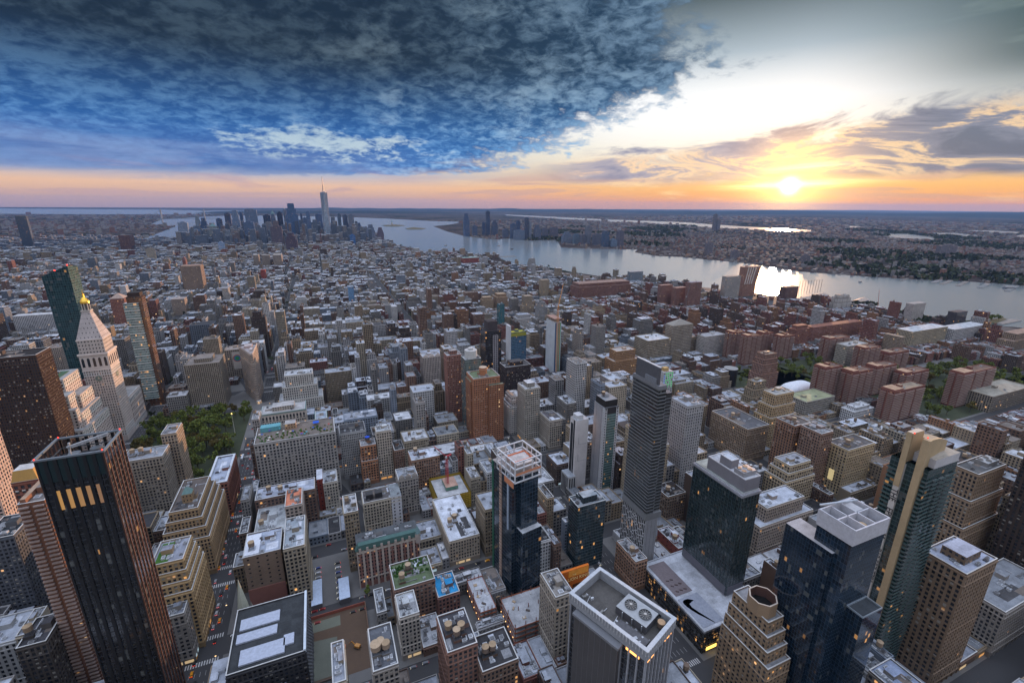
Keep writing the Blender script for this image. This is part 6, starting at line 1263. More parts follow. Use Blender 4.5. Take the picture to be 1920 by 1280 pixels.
 'far_brown_box': (-1258.6, 4031.5, -1196.1, 4117.3, 105.4, 470, 'grid', (0.16, 0.08, 0.07), (0.1, 0.08, 0.08), 'office building', 'dark red block in the far left distance by the river', ''),
 'gridded_tan': (-316.0, 1815.3, -298.0, 1850, 46.3, 565, 'masonry', (0.5, 0.46, 0.42), (0.3, 0.3, 0.32), 'office building', 'pale block with black cap left of the far avenue', ''),
 'nyu_red': (-240.9, 2287.1, -222.9, 2317.1, 44.6, 525, 'blank', (0.3, 0.07, 0.055), (0.3, 0.1, 0.08), 'college building', 'dark red cube library by the small far park', ''),
 'silver_a': (-319.8, 2795.8, -294.8, 2850.8, 61.8, 500, 'grid', (0.36, 0.3, 0.25), (0.3, 0.28, 0.25), 'apartment tower', 'concrete tower, leftmost of three behind the red library', ''),
 'silver_b': (-278.1, 2776.6, -240.4, 2811.0, 61.9, 500, 'grid', (0.36, 0.3, 0.25), (0.3, 0.28, 0.25), 'apartment tower', 'concrete tower, middle of three behind the red library', ''),
 'silver_c': (-219.9, 2709.3, -180.0, 2804.1, 66.5, 500, 'grid', (0.36, 0.3, 0.25), (0.3, 0.28, 0.25), 'apartment tower', 'concrete tower, rightmost of three behind the red library', ''),
 'blue_cube_vil': (77.5, 1581.0, 95.5, 1615, 65.6, 570, 'glass', (0.1, 0.2, 0.34), (0.25, 0.3, 0.36), 'apartment building', 'small blue glass block in the village roofs', ''),
 'white_hospital': (177.5, 1312.6, 191.5, 1342.6, 46.7, 605, 'masonry', (0.62, 0.62, 0.62), (0.5, 0.5, 0.52), 'hospital', 'white ribbed block right of the far avenue', ''),
 'tank_roof_front': (4.5, 212.5, 18.5, 242.5, 70.0, 1280, 'masonry', (0.24, 0.22, 0.2), (0.13, 0.14, 0.16), 'loft building', 'rooftop with a big tan capped water tank at the bottom centre', 'tanks=3;coping'),
 'slim_white_front': (27.4, 272.3, 41.4, 294.3, 39.3, 1235, 'masonry', (0.46, 0.42, 0.37), (0.45, 0.48, 0.5), 'loft building', 'slim cream building with gridded front in the low foreground', 'coping'),
 'tank_brick_front': (47.6, 212, 66.4, 240, 65.0, 1280, 'masonry', (0.22, 0.12, 0.09), (0.07, 0.07, 0.08), 'loft building', 'brick building with three round water tanks at the bottom centre', 'tanks=3;coping'),
 'stone_sliver': (128.6, 226.1, 142.6, 250.1, 62.4, 1245, 'masonry', (0.34, 0.3, 0.25), (0.3, 0.28, 0.26), 'loft building', 'thin stone building wedged beside the white rimmed office tower', 'coping'),
 'green_tank_front': (66.9, 203.8, 90.8, 228.7, 50.0, 1280, 'masonry', (0.17, 0.11, 0.08), (0.06, 0.06, 0.065), 'loft building', 'dark tarred roof with stepped parapets beside the three tank building', 'tanks=2;coping'),
 'garden_brick': (28.2, 303.5, 60.3, 332.0, 35.0, 1150, 'masonry', (0.2, 0.12, 0.09), (0.12, 0.16, 0.09), 'loft building', 'brick building with shrubs and tanks on its roof, in front of the ornate hotel', 'tanks=2;shrubs'),
 'blue_skylight': (60.8, 296.3, 78.6, 320.3, 22.0, 1150, 'masonry', (0.2, 0.1, 0.08), (0.04, 0.3, 0.6), 'shop building', 'low building with bright blue skylight roof beside the diagonal street', ''),
 'side_brick': (225.1, 260.2, 237.2, 288.2, 31.4, 1105, 'masonry', (0.3, 0.18, 0.12), (0.5, 0.5, 0.52), 'loft building', 'brown building with pipes on a pale roof behind the lion billboard', 'tanks=1'),
 'site_deck': (108.1, 250.4, 144.5, 280.4, 18.0, 1190, 'site2', (0.2, 0.17, 0.15), (0.42, 0.43, 0.45), 'building site', 'low unfinished concrete deck edged with orange netting around the blue glass tower', ''),
 'deck_corner': (89.3, 276.5, 103.3, 312.3, 15.0, 1180, 'site2', (0.2, 0.16, 0.14), (0.5, 0.52, 0.56), 'building site', 'small unfinished floor with rusty columns left of the blue glass tower', ''),
}
SHORT = {'fin_tower': 'the black finned tower', 'dark_slab': 'the dark brown slab', 'garden_office': 'the garden terrace block', 'striped_hotel': 'the pink and white hotel', 'tank_corner_block': 'the twin tank block', 'blue_glass_site': 'the white framed blue tower', 'banded_tower': 'the banded charcoal tower', 'slim_green': 'the slim green tower', 'white_slab': 'the blank white slab', 'roof_fan_tower': 'the dark green glass tower', 'octagon_tower': 'the octagonal turret', 'mirror_blue': 'the mirrored blue tower', 'lettered_tower': 'the lettered tower', 'white_rim_office': 'the white rimmed office', 'grand_hotel': 'the grand stone hotel', 'brown_resid': 'the orange brown tower', 'black_whitecol': 'the black tower', 'crane_site': 'the unfinished white tower', 'pier_apartments': 'the pier fronted apartments', 'ziggurat_tan': 'the golden ziggurat', 'slim_stone': 'the slender stone office', 'big_loft': 'the wide pier loft', 'beige_blank': 'the sand blank wall block', 'slab_e': 'the lone red slab', 'slab_a': 'the red slab by the dome', 'stepped_brown_twin': 'the tapering red tower', 'white_piers_apts': 'the white pier apartments', 'long_red_block': 'the long red block', 'orange_setback': 'the orange stepped building', 'grey_resid': 'the grey-beige tower', 'terrace_white': 'the white terraced building', 'leaning_tower': 'the flaring tower', 'spiral_deco': 'the twin spired tower', 'white_hospital': 'the white ribbed block', 'slim_white_front': 'the slim cream building', 'long_brick_giant': 'the enormous brick block', 'led_block': 'the green lit block', 'arched_toy_block': 'the arched park block', 'yellow_warehouse': 'the cream warehouse', 'office_square': 'the concrete hall'}
FARS = [
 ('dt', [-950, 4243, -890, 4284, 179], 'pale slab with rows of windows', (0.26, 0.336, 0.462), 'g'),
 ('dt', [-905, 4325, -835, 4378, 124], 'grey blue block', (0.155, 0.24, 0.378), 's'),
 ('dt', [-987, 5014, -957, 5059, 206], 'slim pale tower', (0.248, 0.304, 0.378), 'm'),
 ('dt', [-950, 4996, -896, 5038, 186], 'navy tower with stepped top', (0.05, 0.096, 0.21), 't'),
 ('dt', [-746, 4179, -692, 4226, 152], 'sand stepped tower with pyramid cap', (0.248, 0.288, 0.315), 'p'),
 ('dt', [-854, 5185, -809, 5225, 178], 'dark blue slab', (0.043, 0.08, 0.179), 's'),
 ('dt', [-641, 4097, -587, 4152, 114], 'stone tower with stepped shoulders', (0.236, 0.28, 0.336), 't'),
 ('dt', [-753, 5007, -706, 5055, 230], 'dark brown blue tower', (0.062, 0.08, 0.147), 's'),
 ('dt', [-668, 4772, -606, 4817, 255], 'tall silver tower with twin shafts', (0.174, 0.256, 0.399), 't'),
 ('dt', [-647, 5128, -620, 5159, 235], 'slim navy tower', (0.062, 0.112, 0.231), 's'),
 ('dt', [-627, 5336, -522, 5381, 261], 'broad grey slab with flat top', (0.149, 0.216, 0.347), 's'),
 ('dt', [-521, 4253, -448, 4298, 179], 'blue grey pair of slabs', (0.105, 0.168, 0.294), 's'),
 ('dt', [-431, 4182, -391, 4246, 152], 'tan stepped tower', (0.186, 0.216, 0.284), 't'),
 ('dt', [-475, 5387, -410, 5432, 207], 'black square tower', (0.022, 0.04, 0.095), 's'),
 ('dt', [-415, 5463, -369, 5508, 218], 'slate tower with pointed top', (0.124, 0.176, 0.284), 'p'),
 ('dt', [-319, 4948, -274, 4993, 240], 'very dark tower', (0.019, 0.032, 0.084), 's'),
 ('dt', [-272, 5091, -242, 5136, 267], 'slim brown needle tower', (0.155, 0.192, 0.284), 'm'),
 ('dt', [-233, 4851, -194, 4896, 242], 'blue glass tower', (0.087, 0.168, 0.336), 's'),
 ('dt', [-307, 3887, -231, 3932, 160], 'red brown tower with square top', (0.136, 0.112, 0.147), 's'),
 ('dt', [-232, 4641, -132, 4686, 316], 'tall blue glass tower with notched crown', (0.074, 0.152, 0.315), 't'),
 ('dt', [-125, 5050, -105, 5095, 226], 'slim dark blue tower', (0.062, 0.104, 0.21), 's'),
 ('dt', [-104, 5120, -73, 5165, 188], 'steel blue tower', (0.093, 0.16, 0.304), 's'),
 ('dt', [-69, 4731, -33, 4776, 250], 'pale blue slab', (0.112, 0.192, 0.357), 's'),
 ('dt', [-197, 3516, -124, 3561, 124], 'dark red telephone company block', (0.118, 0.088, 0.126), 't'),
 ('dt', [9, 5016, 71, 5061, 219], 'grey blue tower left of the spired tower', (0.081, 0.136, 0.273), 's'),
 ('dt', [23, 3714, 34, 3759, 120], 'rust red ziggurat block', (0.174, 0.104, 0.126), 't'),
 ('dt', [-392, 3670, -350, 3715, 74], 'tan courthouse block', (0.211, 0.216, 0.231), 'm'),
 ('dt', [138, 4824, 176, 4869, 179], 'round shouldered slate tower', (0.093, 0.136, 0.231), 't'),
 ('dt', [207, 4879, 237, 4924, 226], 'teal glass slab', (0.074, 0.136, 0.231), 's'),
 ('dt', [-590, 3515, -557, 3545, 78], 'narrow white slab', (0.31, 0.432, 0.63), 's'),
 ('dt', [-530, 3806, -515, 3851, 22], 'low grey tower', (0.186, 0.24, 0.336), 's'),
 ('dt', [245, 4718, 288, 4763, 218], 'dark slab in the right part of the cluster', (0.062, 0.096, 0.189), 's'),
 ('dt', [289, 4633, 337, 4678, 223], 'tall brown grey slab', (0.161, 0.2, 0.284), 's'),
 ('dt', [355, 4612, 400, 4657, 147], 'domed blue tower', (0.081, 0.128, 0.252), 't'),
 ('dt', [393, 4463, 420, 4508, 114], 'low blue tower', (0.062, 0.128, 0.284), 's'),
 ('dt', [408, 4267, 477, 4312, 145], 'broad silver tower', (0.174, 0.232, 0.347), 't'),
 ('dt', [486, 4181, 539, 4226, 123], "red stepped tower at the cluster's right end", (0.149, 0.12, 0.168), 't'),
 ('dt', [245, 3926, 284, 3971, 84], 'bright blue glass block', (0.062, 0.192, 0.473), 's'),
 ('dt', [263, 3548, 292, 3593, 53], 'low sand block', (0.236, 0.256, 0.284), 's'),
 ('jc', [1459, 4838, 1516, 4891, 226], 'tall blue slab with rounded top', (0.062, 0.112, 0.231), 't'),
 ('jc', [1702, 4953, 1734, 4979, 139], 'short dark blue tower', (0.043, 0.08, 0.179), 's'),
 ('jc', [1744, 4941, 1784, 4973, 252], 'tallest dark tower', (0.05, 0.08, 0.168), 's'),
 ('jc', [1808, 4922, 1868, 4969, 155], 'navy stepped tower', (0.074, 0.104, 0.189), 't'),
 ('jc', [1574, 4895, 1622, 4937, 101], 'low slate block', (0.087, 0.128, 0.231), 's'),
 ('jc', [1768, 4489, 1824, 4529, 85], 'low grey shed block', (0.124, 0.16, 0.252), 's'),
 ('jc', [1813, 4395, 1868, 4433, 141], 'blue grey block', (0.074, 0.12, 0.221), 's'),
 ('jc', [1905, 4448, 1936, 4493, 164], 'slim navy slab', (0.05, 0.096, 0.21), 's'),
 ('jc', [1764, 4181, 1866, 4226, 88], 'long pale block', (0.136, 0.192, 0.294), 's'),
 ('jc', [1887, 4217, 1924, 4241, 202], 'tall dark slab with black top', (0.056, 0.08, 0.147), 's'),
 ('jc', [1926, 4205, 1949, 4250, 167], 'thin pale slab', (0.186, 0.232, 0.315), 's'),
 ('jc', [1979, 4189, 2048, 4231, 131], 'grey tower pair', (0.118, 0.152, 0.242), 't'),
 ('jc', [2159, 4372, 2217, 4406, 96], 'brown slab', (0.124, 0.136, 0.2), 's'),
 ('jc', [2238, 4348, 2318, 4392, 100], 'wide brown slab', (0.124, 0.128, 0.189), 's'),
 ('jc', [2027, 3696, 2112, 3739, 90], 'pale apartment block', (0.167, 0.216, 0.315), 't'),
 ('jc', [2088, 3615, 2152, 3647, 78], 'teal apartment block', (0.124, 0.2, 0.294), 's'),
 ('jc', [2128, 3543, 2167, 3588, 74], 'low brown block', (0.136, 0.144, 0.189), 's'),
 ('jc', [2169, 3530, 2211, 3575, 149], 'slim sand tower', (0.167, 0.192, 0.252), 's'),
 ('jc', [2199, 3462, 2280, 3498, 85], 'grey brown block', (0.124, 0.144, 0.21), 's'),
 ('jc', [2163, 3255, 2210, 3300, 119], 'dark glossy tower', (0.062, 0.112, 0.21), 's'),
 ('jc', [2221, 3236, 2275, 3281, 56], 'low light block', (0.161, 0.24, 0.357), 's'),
 ('jc', [2341, 3304, 2388, 3349, 118], 'brown apartment slab', (0.136, 0.136, 0.189), 's'),
 ('hb', [5132, 5055, 5193, 5072, 216], 'tall rust tower under construction on the far hill', (0.186, 0.176, 0.21), 's'),
 ('hb', [5194, 5038, 5248, 5068, 145], 'pale tower beside the rust tower on the far hill', (0.186, 0.176, 0.21), 's'),
 ('hb', [4038, 1886, 4238, 1913, 70], 'broad ribbed housing block on the far hill', (0.186, 0.176, 0.21), 's'),
 ('hb', [2527, 2510, 2573, 2540, 81], 'slim grey tower with red top on the far shore', (0.186, 0.176, 0.21), 's'),
 ('hb', [2459, 2219, 2509, 2249, 54], 'twin sand tower on the far shore', (0.186, 0.176, 0.21), 's'),
 ('hb', [2712, 1921, 2756, 1951, 48], 'slim brown tower among trees on the far shore', (0.186, 0.176, 0.21), 's'),
]
WATERS = {'harbour': [(2000.0, 188.0), (1823.0, 630.0), (1805.0, 643.0), (1803.0, 684.0), (1701.0, 780.0), (1689.0, 845.0), (1694.0, 927.0), (1733.0, 984.0), (1646.0, 1056.0), (1591.0, 1159.0), (1552.0, 1252.0), (1540.0, 1354.0), (1441.0, 1484.0), (1378.0, 1610.0), (1432.0, 1789.0), (1253.0, 1836.0), (1183.0, 2052.0), (1149.0, 2287.0), (993.0, 2416.0), (1039.0, 2588.0), (1084.0, 2889.0), (934.0, 3085.0), (700.0, 3127.0), (675.0, 3638.0), (589.0, 4090.0), (523.0, 4231.0), (645.0, 5355.0), (269.0, 5768.0), (-411.0, 6066.0), (-1075.0, 6251.0), (-1259.0, 5903.0), (-1120.0, 4932.0), (-1309.0, 4990.0), (-1422.0, 4726.0), (-1613.0, 6401.0), (-1833.0, 8085.0), (-2305.0, 8750.0), (-2762.0, 11127.0), (-2591.0, 12187.0), (-2411.0, 13517.0), (-1952.0, 14580.0), (-378.0, 13843.0), (751.0, 12638.0), (1548.0, 11160.0), (2103.0, 9609.0), (2654.0, 8893.0), (2099.0, 7753.0), (1681.0, 7242.0), (1511.0, 5768.0), (1467.0, 4927.0), (1509.0, 4649.0), (1589.0, 4308.0), (1794.0, 4400.0), (1856.0, 4081.0), (2159.0, 4060.0), (1802.0, 3321.0), (1910.0, 3187.0), (2167.0, 3055.0), (2280.0, 2971.0), (2129.0, 2803.0), (2108.0, 2541.0), (2235.0, 2428.0), (2296.0, 2213.0), (2350.0, 2020.0), (2328.0, 1664.0), (2392.0, 1538.0), (2508.0, 1382.0), (2605.0, 1276.0), (2737.0, 1194.0), (2805.0, 1088.0), (2865.0, 1004.0), (3209.0, 354.0)], 'river': [(-1772.0, 4577.0), (-1651.0, 4690.0), (-1530.0, 4875.0), (-1447.0, 4522.0), (-1556.0, 4321.0), (-1611.0, 4129.0)], 'sea': [(-30056.0, 33785.0), (-13087.0, 28906.0), (-6476.0, 26401.0), (-4116.0, 23280.0), (-2512.0, 23486.0), (-2927.0, 16705.0), (-3573.0, 15994.0), (-5158.0, 16080.0), (-7671.0, 16875.0), (-21694.0, 24350.0)], 'creek': [(6105.0, 15472.0), (6392.0, 12229.0), (6538.0, 9739.0), (7118.0, 7847.0), (6665.0, 5945.0), (6711.0, 5275.0), (6754.0, 4772.0), (6179.0, 4360.0), (5894.0, 4708.0), (5851.0, 5409.0), (5941.0, 6540.0), (5674.0, 8447.0), (5516.0, 10548.0), (5588.0, 13934.0)], 'pond': [(6835.0, 3803.0), (7109.0, 3726.0), (6485.0, 3076.0), (6057.0, 2906.0), (5897.0, 3078.0), (5905.0, 3250.0)], 'marsh_water': [(7701.0, 3744.0), (8040.0, 3649.0), (7670.0, 3223.0), (7128.0, 3024.0), (7261.0, 3288.0), (7224.0, 3462.0)], 'meadow_water': [(9216.0, 4041.0), (9532.0, 3878.0), (9342.0, 3488.0), (8686.0, 3279.0), (8602.0, 3492.0), (8717.0, 3800.0)], 'inlet': [(7993.0, 3022.0), (8661.0, 3166.0), (8752.0, 2397.0), (7381.0, 2009.0), (7048.0, 2562.0)], 'basin': [(8910.0, 5619.0), (9018.0, 5484.0), (8333.0, 5045.0), (8227.0, 5166.0)]}
LANDS = {'liberty_island': [(971.0, 7700.0), (1208.0, 7954.0), (1306.0, 7523.0), (1130.0, 7194.0), (969.0, 7322.0)], 'ellis_island': [(1146.0, 6616.0), (1316.0, 6924.0), (1427.0, 6544.0), (1299.0, 6284.0), (1131.0, 6329.0)], 'pier_park': [(1854.0, 700.0), (1940.0, 704.0), (1915.0, 684.0), (1821.0, 670.0), (1803.0, 684.0)]}
# ---- part 6: ground, water, streets ----
def sheet(name, pts, z, matn, tagk='structure'):
    me = bpy.data.meshes.new(name); bm_pts = [(x, y, z) for x, y in pts]
    me.from_pydata(bm_pts, [], [tuple(range(len(pts)))]); me.materials.append(MATS[MI[matn]]); me.update()
    o = link(name, me); o['kind'] = tagk
    if me.polygons[0].normal.z < 0: me.flip_normals()
    return o
import bmesh
def sheet_tri(name, pts, z, matn):
    bm = bmesh.new(); vs = [bm.verts.new((x, y, z)) for x, y in pts]; es = [bm.edges.new((vs[i], vs[(i+1) % len(vs)])) for i in range(len(vs))]
    bmesh.ops.triangle_fill(bm, edges=es, use_beauty=True)
    bmesh.ops.recalc_face_normals(bm, faces=bm.faces)
    if sum(f.normal.z for f in bm.faces) < 0: bmesh.ops.reverse_faces(bm, faces=bm.faces)
    me = bpy.data.meshes.new(name); bm.to_mesh(me); bm.free(); me.materials.append(MATS[MI[matn]]); o = link(name, me); o['kind'] = 'structure'; return o
sheet('ground', [(-60000, -3000), (60000, -3000), (60000, 36000), (-60000, 36000)], -.6, 'land_cover')
for nm, p in WATERS.items(): sheet_tri('water', p, 0.0 if nm != 'sea' else .2, 'water')
def pip(px_, py_2, poly):
    px_, py_2 = np.asarray(px_, float), np.asarray(py_2, float); c = np.zeros(px_.shape, bool); P = poly
    for i in range(len(P)):
        (ax_, ay), (bx, by) = P[i], P[(i+1) % len(P)]
        if ay == by: continue
        m_ = ((ay > py_2) != (by > py_2)) & (px_ < (bx-ax_)*(py_2-ay)/(by-ay)+ax_); c ^= m_
    return c
def wet(x, y):
    c = np.zeros(np.shape(x), bool)
    for p in WATERS.values(): c |= pip(x, y, p)
    return c
for nm, p in LANDS.items():
    bm = bmesh.new(); f = bm.faces.new([bm.verts.new((x, y, -.5)) for x, y in p]); r_ = bmesh.ops.extrude_face_region(bm, geom=[f]); bmesh.ops.translate(bm, vec=(0, 0, 3.), verts=[v for v in r_['geom'] if isinstance(v, bmesh.types.BMVert)]); bmesh.ops.recalc_face_normals(bm, faces=bm.faces)
    me = bpy.data.meshes.new(nm); bm.to_mesh(me); bm.free(); me.materials.append(MATS[MI['park_ground']]); o = link('island' if 'island' in nm else 'pier_park', me); o['kind'] = 'structure'
hl = Q()                                                    # low hills along the horizon
for (x0, y0, x1, y1, h) in ((-3500, 17500, 5200, 21500, 70), (4000, 24000, 16000, 30000, 120), (14000, 15000, 30000, 22000, 150), (9000, 21000, 20000, 27000, 130), (22000, 4000, 34000, 16000, 190), (-22000, 13500, -8600, 17000, 40), (-3000, 27000, 9000, 34000, 95)):
    n1, n2 = 26, 8; gx, gy = np.meshgrid(np.linspace(0, 1, n1), np.linspace(0, 1, n2))
    z = h*np.sin(gx*math.pi)**.5*np.sin(gy*math.pi)*(.65+.35*np.sin(gx*23+x0)*np.sin(gx*11+y0)); Xg, Yg = x0+(x1-x0)*gx, y0+(y1-y0)*gy
    for i in range(n2-1):
        for j in range(n1-1): hl.quads([(Xg[i, j], Yg[i, j], z[i, j]), (Xg[i, j+1], Yg[i, j+1], z[i, j+1]), (Xg[i+1, j+1], Yg[i+1, j+1], z[i+1, j+1]), (Xg[i+1, j], Yg[i+1, j], z[i+1, j])], (.1, .1, .1), 'hill_woods')
hl.build('hills')['kind'] = 'structure'
# the street grid: avenues run along Y, streets along X
AV = [-2600, -2380, -2160, -1940, -1720, -1500, -1290, -1080, -870, -670, -535, -400, -267, -110, 222, 512, 802, 1092, 1382, 1640]
AVW = 13.; STW = 9.
ST = [337+79.3*k for k in range(-5, 90)]
def bway(y): return -110+(813-y)*.344 if y < 813 else -110-(y-813)*.30 if y < 1450 else -301+(y-1450)*.02
street = sheet('street', [(-2900, -300), (1800, -300), (1800, 700), (1640, 1060), (1540, 1360), (1240, 1830), (1000, 2400), (690, 3120), (560, 4200), (640, 5300), (-380, 6000), (-1080, 6200), (-1250, 5850), (-1120, 4950), (-1420, 4500), (-2400, 3400), (-2900, 2500)], -.02+.06, 'asphalt')
PARK = (-258., 590., -127., 806.)
GREENS = [(760, 480, 1000, 650), (880, 350, 1290, 520), (-430, 1395, -318, 1510), (1130, 330, 1290, 420), (700, 560, 880, 640)]
pv = Q(); BL = []
for i in range(len(AV)-1):
    for j in range(len(ST)-1):
        x0, x1, y0, y1 = AV[i]+AVW, AV[i+1]-AVW, ST[j]+STW, ST[j+1]-STW
        if wet((x0+x1)/2, (y0+y1)/2) or wet(x0+10, y0) or wet(x1-10, y1) or y0 > 5300: continue
        if abs(((x0+x1)/2)) > 2700: continue
        if y0 > 2260: x0, x1 = x0+118-AVW+6, x1+118+AVW-6
        if y0 > 3300: x0, x1 = x0-70, x1-70
        if i == 13 and y0 > 840: x0 -= 5
        if i == 12 and y0 > 840: x1 += 5
        BL.append((x0, y0, x1, y1))
        if y0 < 3000: pv.box(x0, y0, x1, y1, .04, .2, (.2, .2, .2), 'sidewalk')
pv.build('pavement')['kind'] = 'structure'
def parkbox(nm, r): q = Q(); q.box(*r, .04, .34, (.05, .05, .05), 'park_ground'); q.build(nm)['kind'] = 'structure'
parkbox('park_ground', PARK)
for g in GREENS: parkbox('park_ground', g)
q = Q()                                                    # markings: crosswalks and lane lines on the near avenues
for ax_ in (-110, 222, -267):
    for y in ST[:14]:
        if y < 150: continue
        for sgn in (-1, 1):
            k = np.arange(-11, 11, 1.7); q.quads(np.stack([np.stack([ax_+k, k*0+y+sgn*11-2, k*0+.05], -1), np.stack([ax_+k+.8, k*0+y+sgn*11-2, k*0+.05], -1), np.stack([ax_+k+.8, k*0+y+sgn*11+2, k*0+.05], -1), np.stack([ax_+k, k*0+y+sgn*11+2, k*0+.05], -1)], 1), (.55, .55, .55), 'matte_paint')
    for lx in (-7, -3.5, 0, 3.5, 7):
        k = np.arange(180, 1400, 9.); k = k[np.min(np.abs(k[:, None]-np.array(ST)[None]), 1) > 14]
        q.quads(np.stack([np.stack([ax_+lx+k*0, k, k*0+.05], -1), np.stack([ax_+lx+.22+k*0, k, k*0+.05], -1), np.stack([ax_+lx+.22+k*0, k+4, k*0+.05], -1), np.stack([ax_+lx+k*0, k+4, k*0+.05], -1)], 1), (.45, .45, .45), 'matte_paint')
q.build('road_markings')['kind'] = 'structure'
b = Q(); ys = np.arange(-60, 1450, 30.); P = np.array([(bway(y), y) for y in ys])
for i in range(len(P)-1): b.quads([(P[i][0]-10, P[i][1], .235), (P[i][0]+10, P[i][1], .235), (P[i+1][0]+10, P[i+1][1], .235), (P[i+1][0]-10, P[i+1][1], .235)], (.05, .05, .05), 'asphalt')
b.build('diagonal_street')['kind'] = 'structure'
sheet('plaza', [(-128, 700), (-92, 700), (-92, 840), (-112, 830), (-150, 900), (-165, 880), (-140, 815)], .245, 'sidewalk')
# ---- part 7: the named buildings ----
ROTS = {'white_rim_office': R_(-21), 'blue_glass_site': R_(-10)}
HB = []
for k, v in HEROES.items():
    random.seed(k); hero(k, v, -ROTS.get(k, 0.) if k in ROTS else 0.); HB.append(v[:6])
random.seed(11)
clock_tower(); stepped_north(); teal_tower(); bronze_tower(); wedge_building(); church(); spired_tower(); statue(); bridge(); dome(); billboard()
HB += [(-318, 740, -270, 845, 132, 820), (-352, 655, -284, 738, 118, 860), (-358, 835, -325, 872, 240, 700), (-290, 878, -260, 904, 184, 755), (-148, 822, -112, 900, 87, 765), (-97, 305, -40, 338, 62, 1235), (62, 4440, 128, 4515, 415, 440), (730, 545, 820, 600, 20, 745), (143, 244, 172, 268, 45, 1100)]
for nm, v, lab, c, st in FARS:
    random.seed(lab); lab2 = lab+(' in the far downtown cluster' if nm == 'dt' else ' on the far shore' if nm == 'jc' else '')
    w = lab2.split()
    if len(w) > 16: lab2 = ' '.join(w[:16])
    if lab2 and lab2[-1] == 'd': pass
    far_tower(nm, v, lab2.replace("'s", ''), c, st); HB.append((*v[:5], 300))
HBa = np.array([h[:6] for h in HB], float)
# sight lines kept open: image span and lowest visible row of each named building
spans = []
for h in HB[:len(HEROES)+9]:
    if h[5] <= 0: continue
    xs, ys_, k = proj_(np.array([h[0], h[2], h[2], h[0]]*2), np.array([h[1], h[1], h[3], h[3]]*2), np.array([h[4]]*4+[h[4]*.5]*4)); spans.append((xs.min(), xs.max(), h[5], math.hypot((h[0]+h[2])/2, h[1]), h[0], h[1], h[2]))
spans = np.array(spans)
# ---- part 8: the blocks between, lot by lot ----
TONES = [('brown brick', (.21, .13, .095)), ('red brick', (.26, .11, .085)), ('tan', (.36, .28, .19)), ('cream', (.42, .37, .29)), ('grey stone', (.28, .27, .26)), ('pale grey', (.42, .42, .43)), ('white', (.58, .59, .60)), ('dark brown', (.12, .085, .07)), ('orange brick', (.34, .18, .10)), ('sandy', (.38, .31, .22)), ('blue-grey', (.20, .24, .30))]
TW = np.array([4, 1.8, 3.2, 3.4, 5, 4, 2.4, 3, 1., 2.8, 2.]); TW /= TW.sum()
ROOFS = [('white roof', (.52, .54, .58)), ('pale blue-grey roof', (.34, .37, .43)), ('silver roof', (.44, .48, .55)), ('black tarred roof', (.06, .06, .065)), ('brown gravel roof', (.22, .19, .17)), ('grey roof', (.25, .27, .30))]
RW = np.array([3.6, 3.4, 3, 3.2, 2.2, 3.]); RW /= RW.sum()
lots = []
def zone(x, y):
    r_ = rng.random()
    if y < 1560:
        if x < -535: h = 18+r_*30+(45 if rng.random() < .07 else 0)
        elif x < -110: h = (30+r_*34 if y < 1200 else 24+r_*34)+(26 if rng.random() < .14 else 0)
        elif x < 222: h = (22+r_*36 if y < 1150 else 15+r_*24)+(30 if rng.random() < (.17 if y < 1000 else .06) else 0)
        elif x < 512: h = (26+r_*32 if y < 700 else 16+r_*22)+(36 if rng.random() < (.18 if y < 1100 else .06) else 0)
        elif x < 802: h = (32+r_*34 if y < 500 else 11+r_*15)+(30 if rng.random() < .05 and y > 500 else 0)
        else: h = 11+r_*14+(24 if rng.random() < .12 else 0)
    elif y < 2350: h = 10+r_*10+(26 if rng.random() < .045 else 0)+(12*r_ if -450 < x < 100 and y < 2000 else 0)
    elif y < 3400: h = 13+r_*13+(28 if rng.random() < .035 else 0)
    else: h = 18+r_*26+(38+62*rng.random() if rng.random() < .33 and -950 < x < 430 and y > 3950 else 0)
    return h*float(rng.choice([.72, .9, 1., 1., 1.15, 1.35]))
for (x0, y0, x1, y1) in BL:
    near = y0 < 1600 and x0 > -900
    for row in (0, 1):
        ya, yb = (y0+2.5, (y0+y1)/2-.6) if row == 0 else ((y0+y1)/2+.6, y1-2.5)
        x = x0+2.5
        while x < x1-9:
            w = float(rng.choice([7.5, 7.5, 12, 15, 18, 23, 30, 42])) if near else float(rng.choice([8, 10, 13, 17, 24, 32])) if y0 < 3000 else float(rng.choice([22, 30, 40]))
            if x > 802 and near: w = float(rng.choice([6.5, 6.5, 7.5, 15, 22]))
            w = min(w, x1-2.5-x)
            if w < 6: break
            dpt = (yb-ya)*(1. if rng.random() < .45 else rng.uniform(.72, .95)); yc0, yc1 = (ya, ya+dpt) if row == 0 else (yb-dpt, yb)
            lots.append([x, yc0, x+w-.25, yc1, zone(x+w/2, ya)]); x += w
L = np.array(lots)
for a in L:                                                # clip lots at the diagonal street
    if a[1] > 1450: continue
    bx = bway((a[1]+a[3])/2)
    if a[0] < bx+12 and a[2] > bx-12:
        if bx-12-a[0] > a[2]-bx-12: a[2] = bx-12
        else: a[0] = bx+12
L = L[L[:, 2]-L[:, 0] > 5.5]
cx, cy_ = (L[:, 0]+L[:, 2])/2, (L[:, 1]+L[:, 3])/2
ok = ~wet(cx, cy_) & (cy_ > 60)
for r_ in [PARK]+GREENS+[(-99, 296, -37, 352), (-39, 270, 6, 338), (-34, 340, -8, 408), (-160, 700, -90, 905)]: ok &= ~((L[:, 2] > r_[0]) & (L[:, 0] < r_[2]) & (L[:, 3] > r_[1]) & (L[:, 1] < r_[3]))
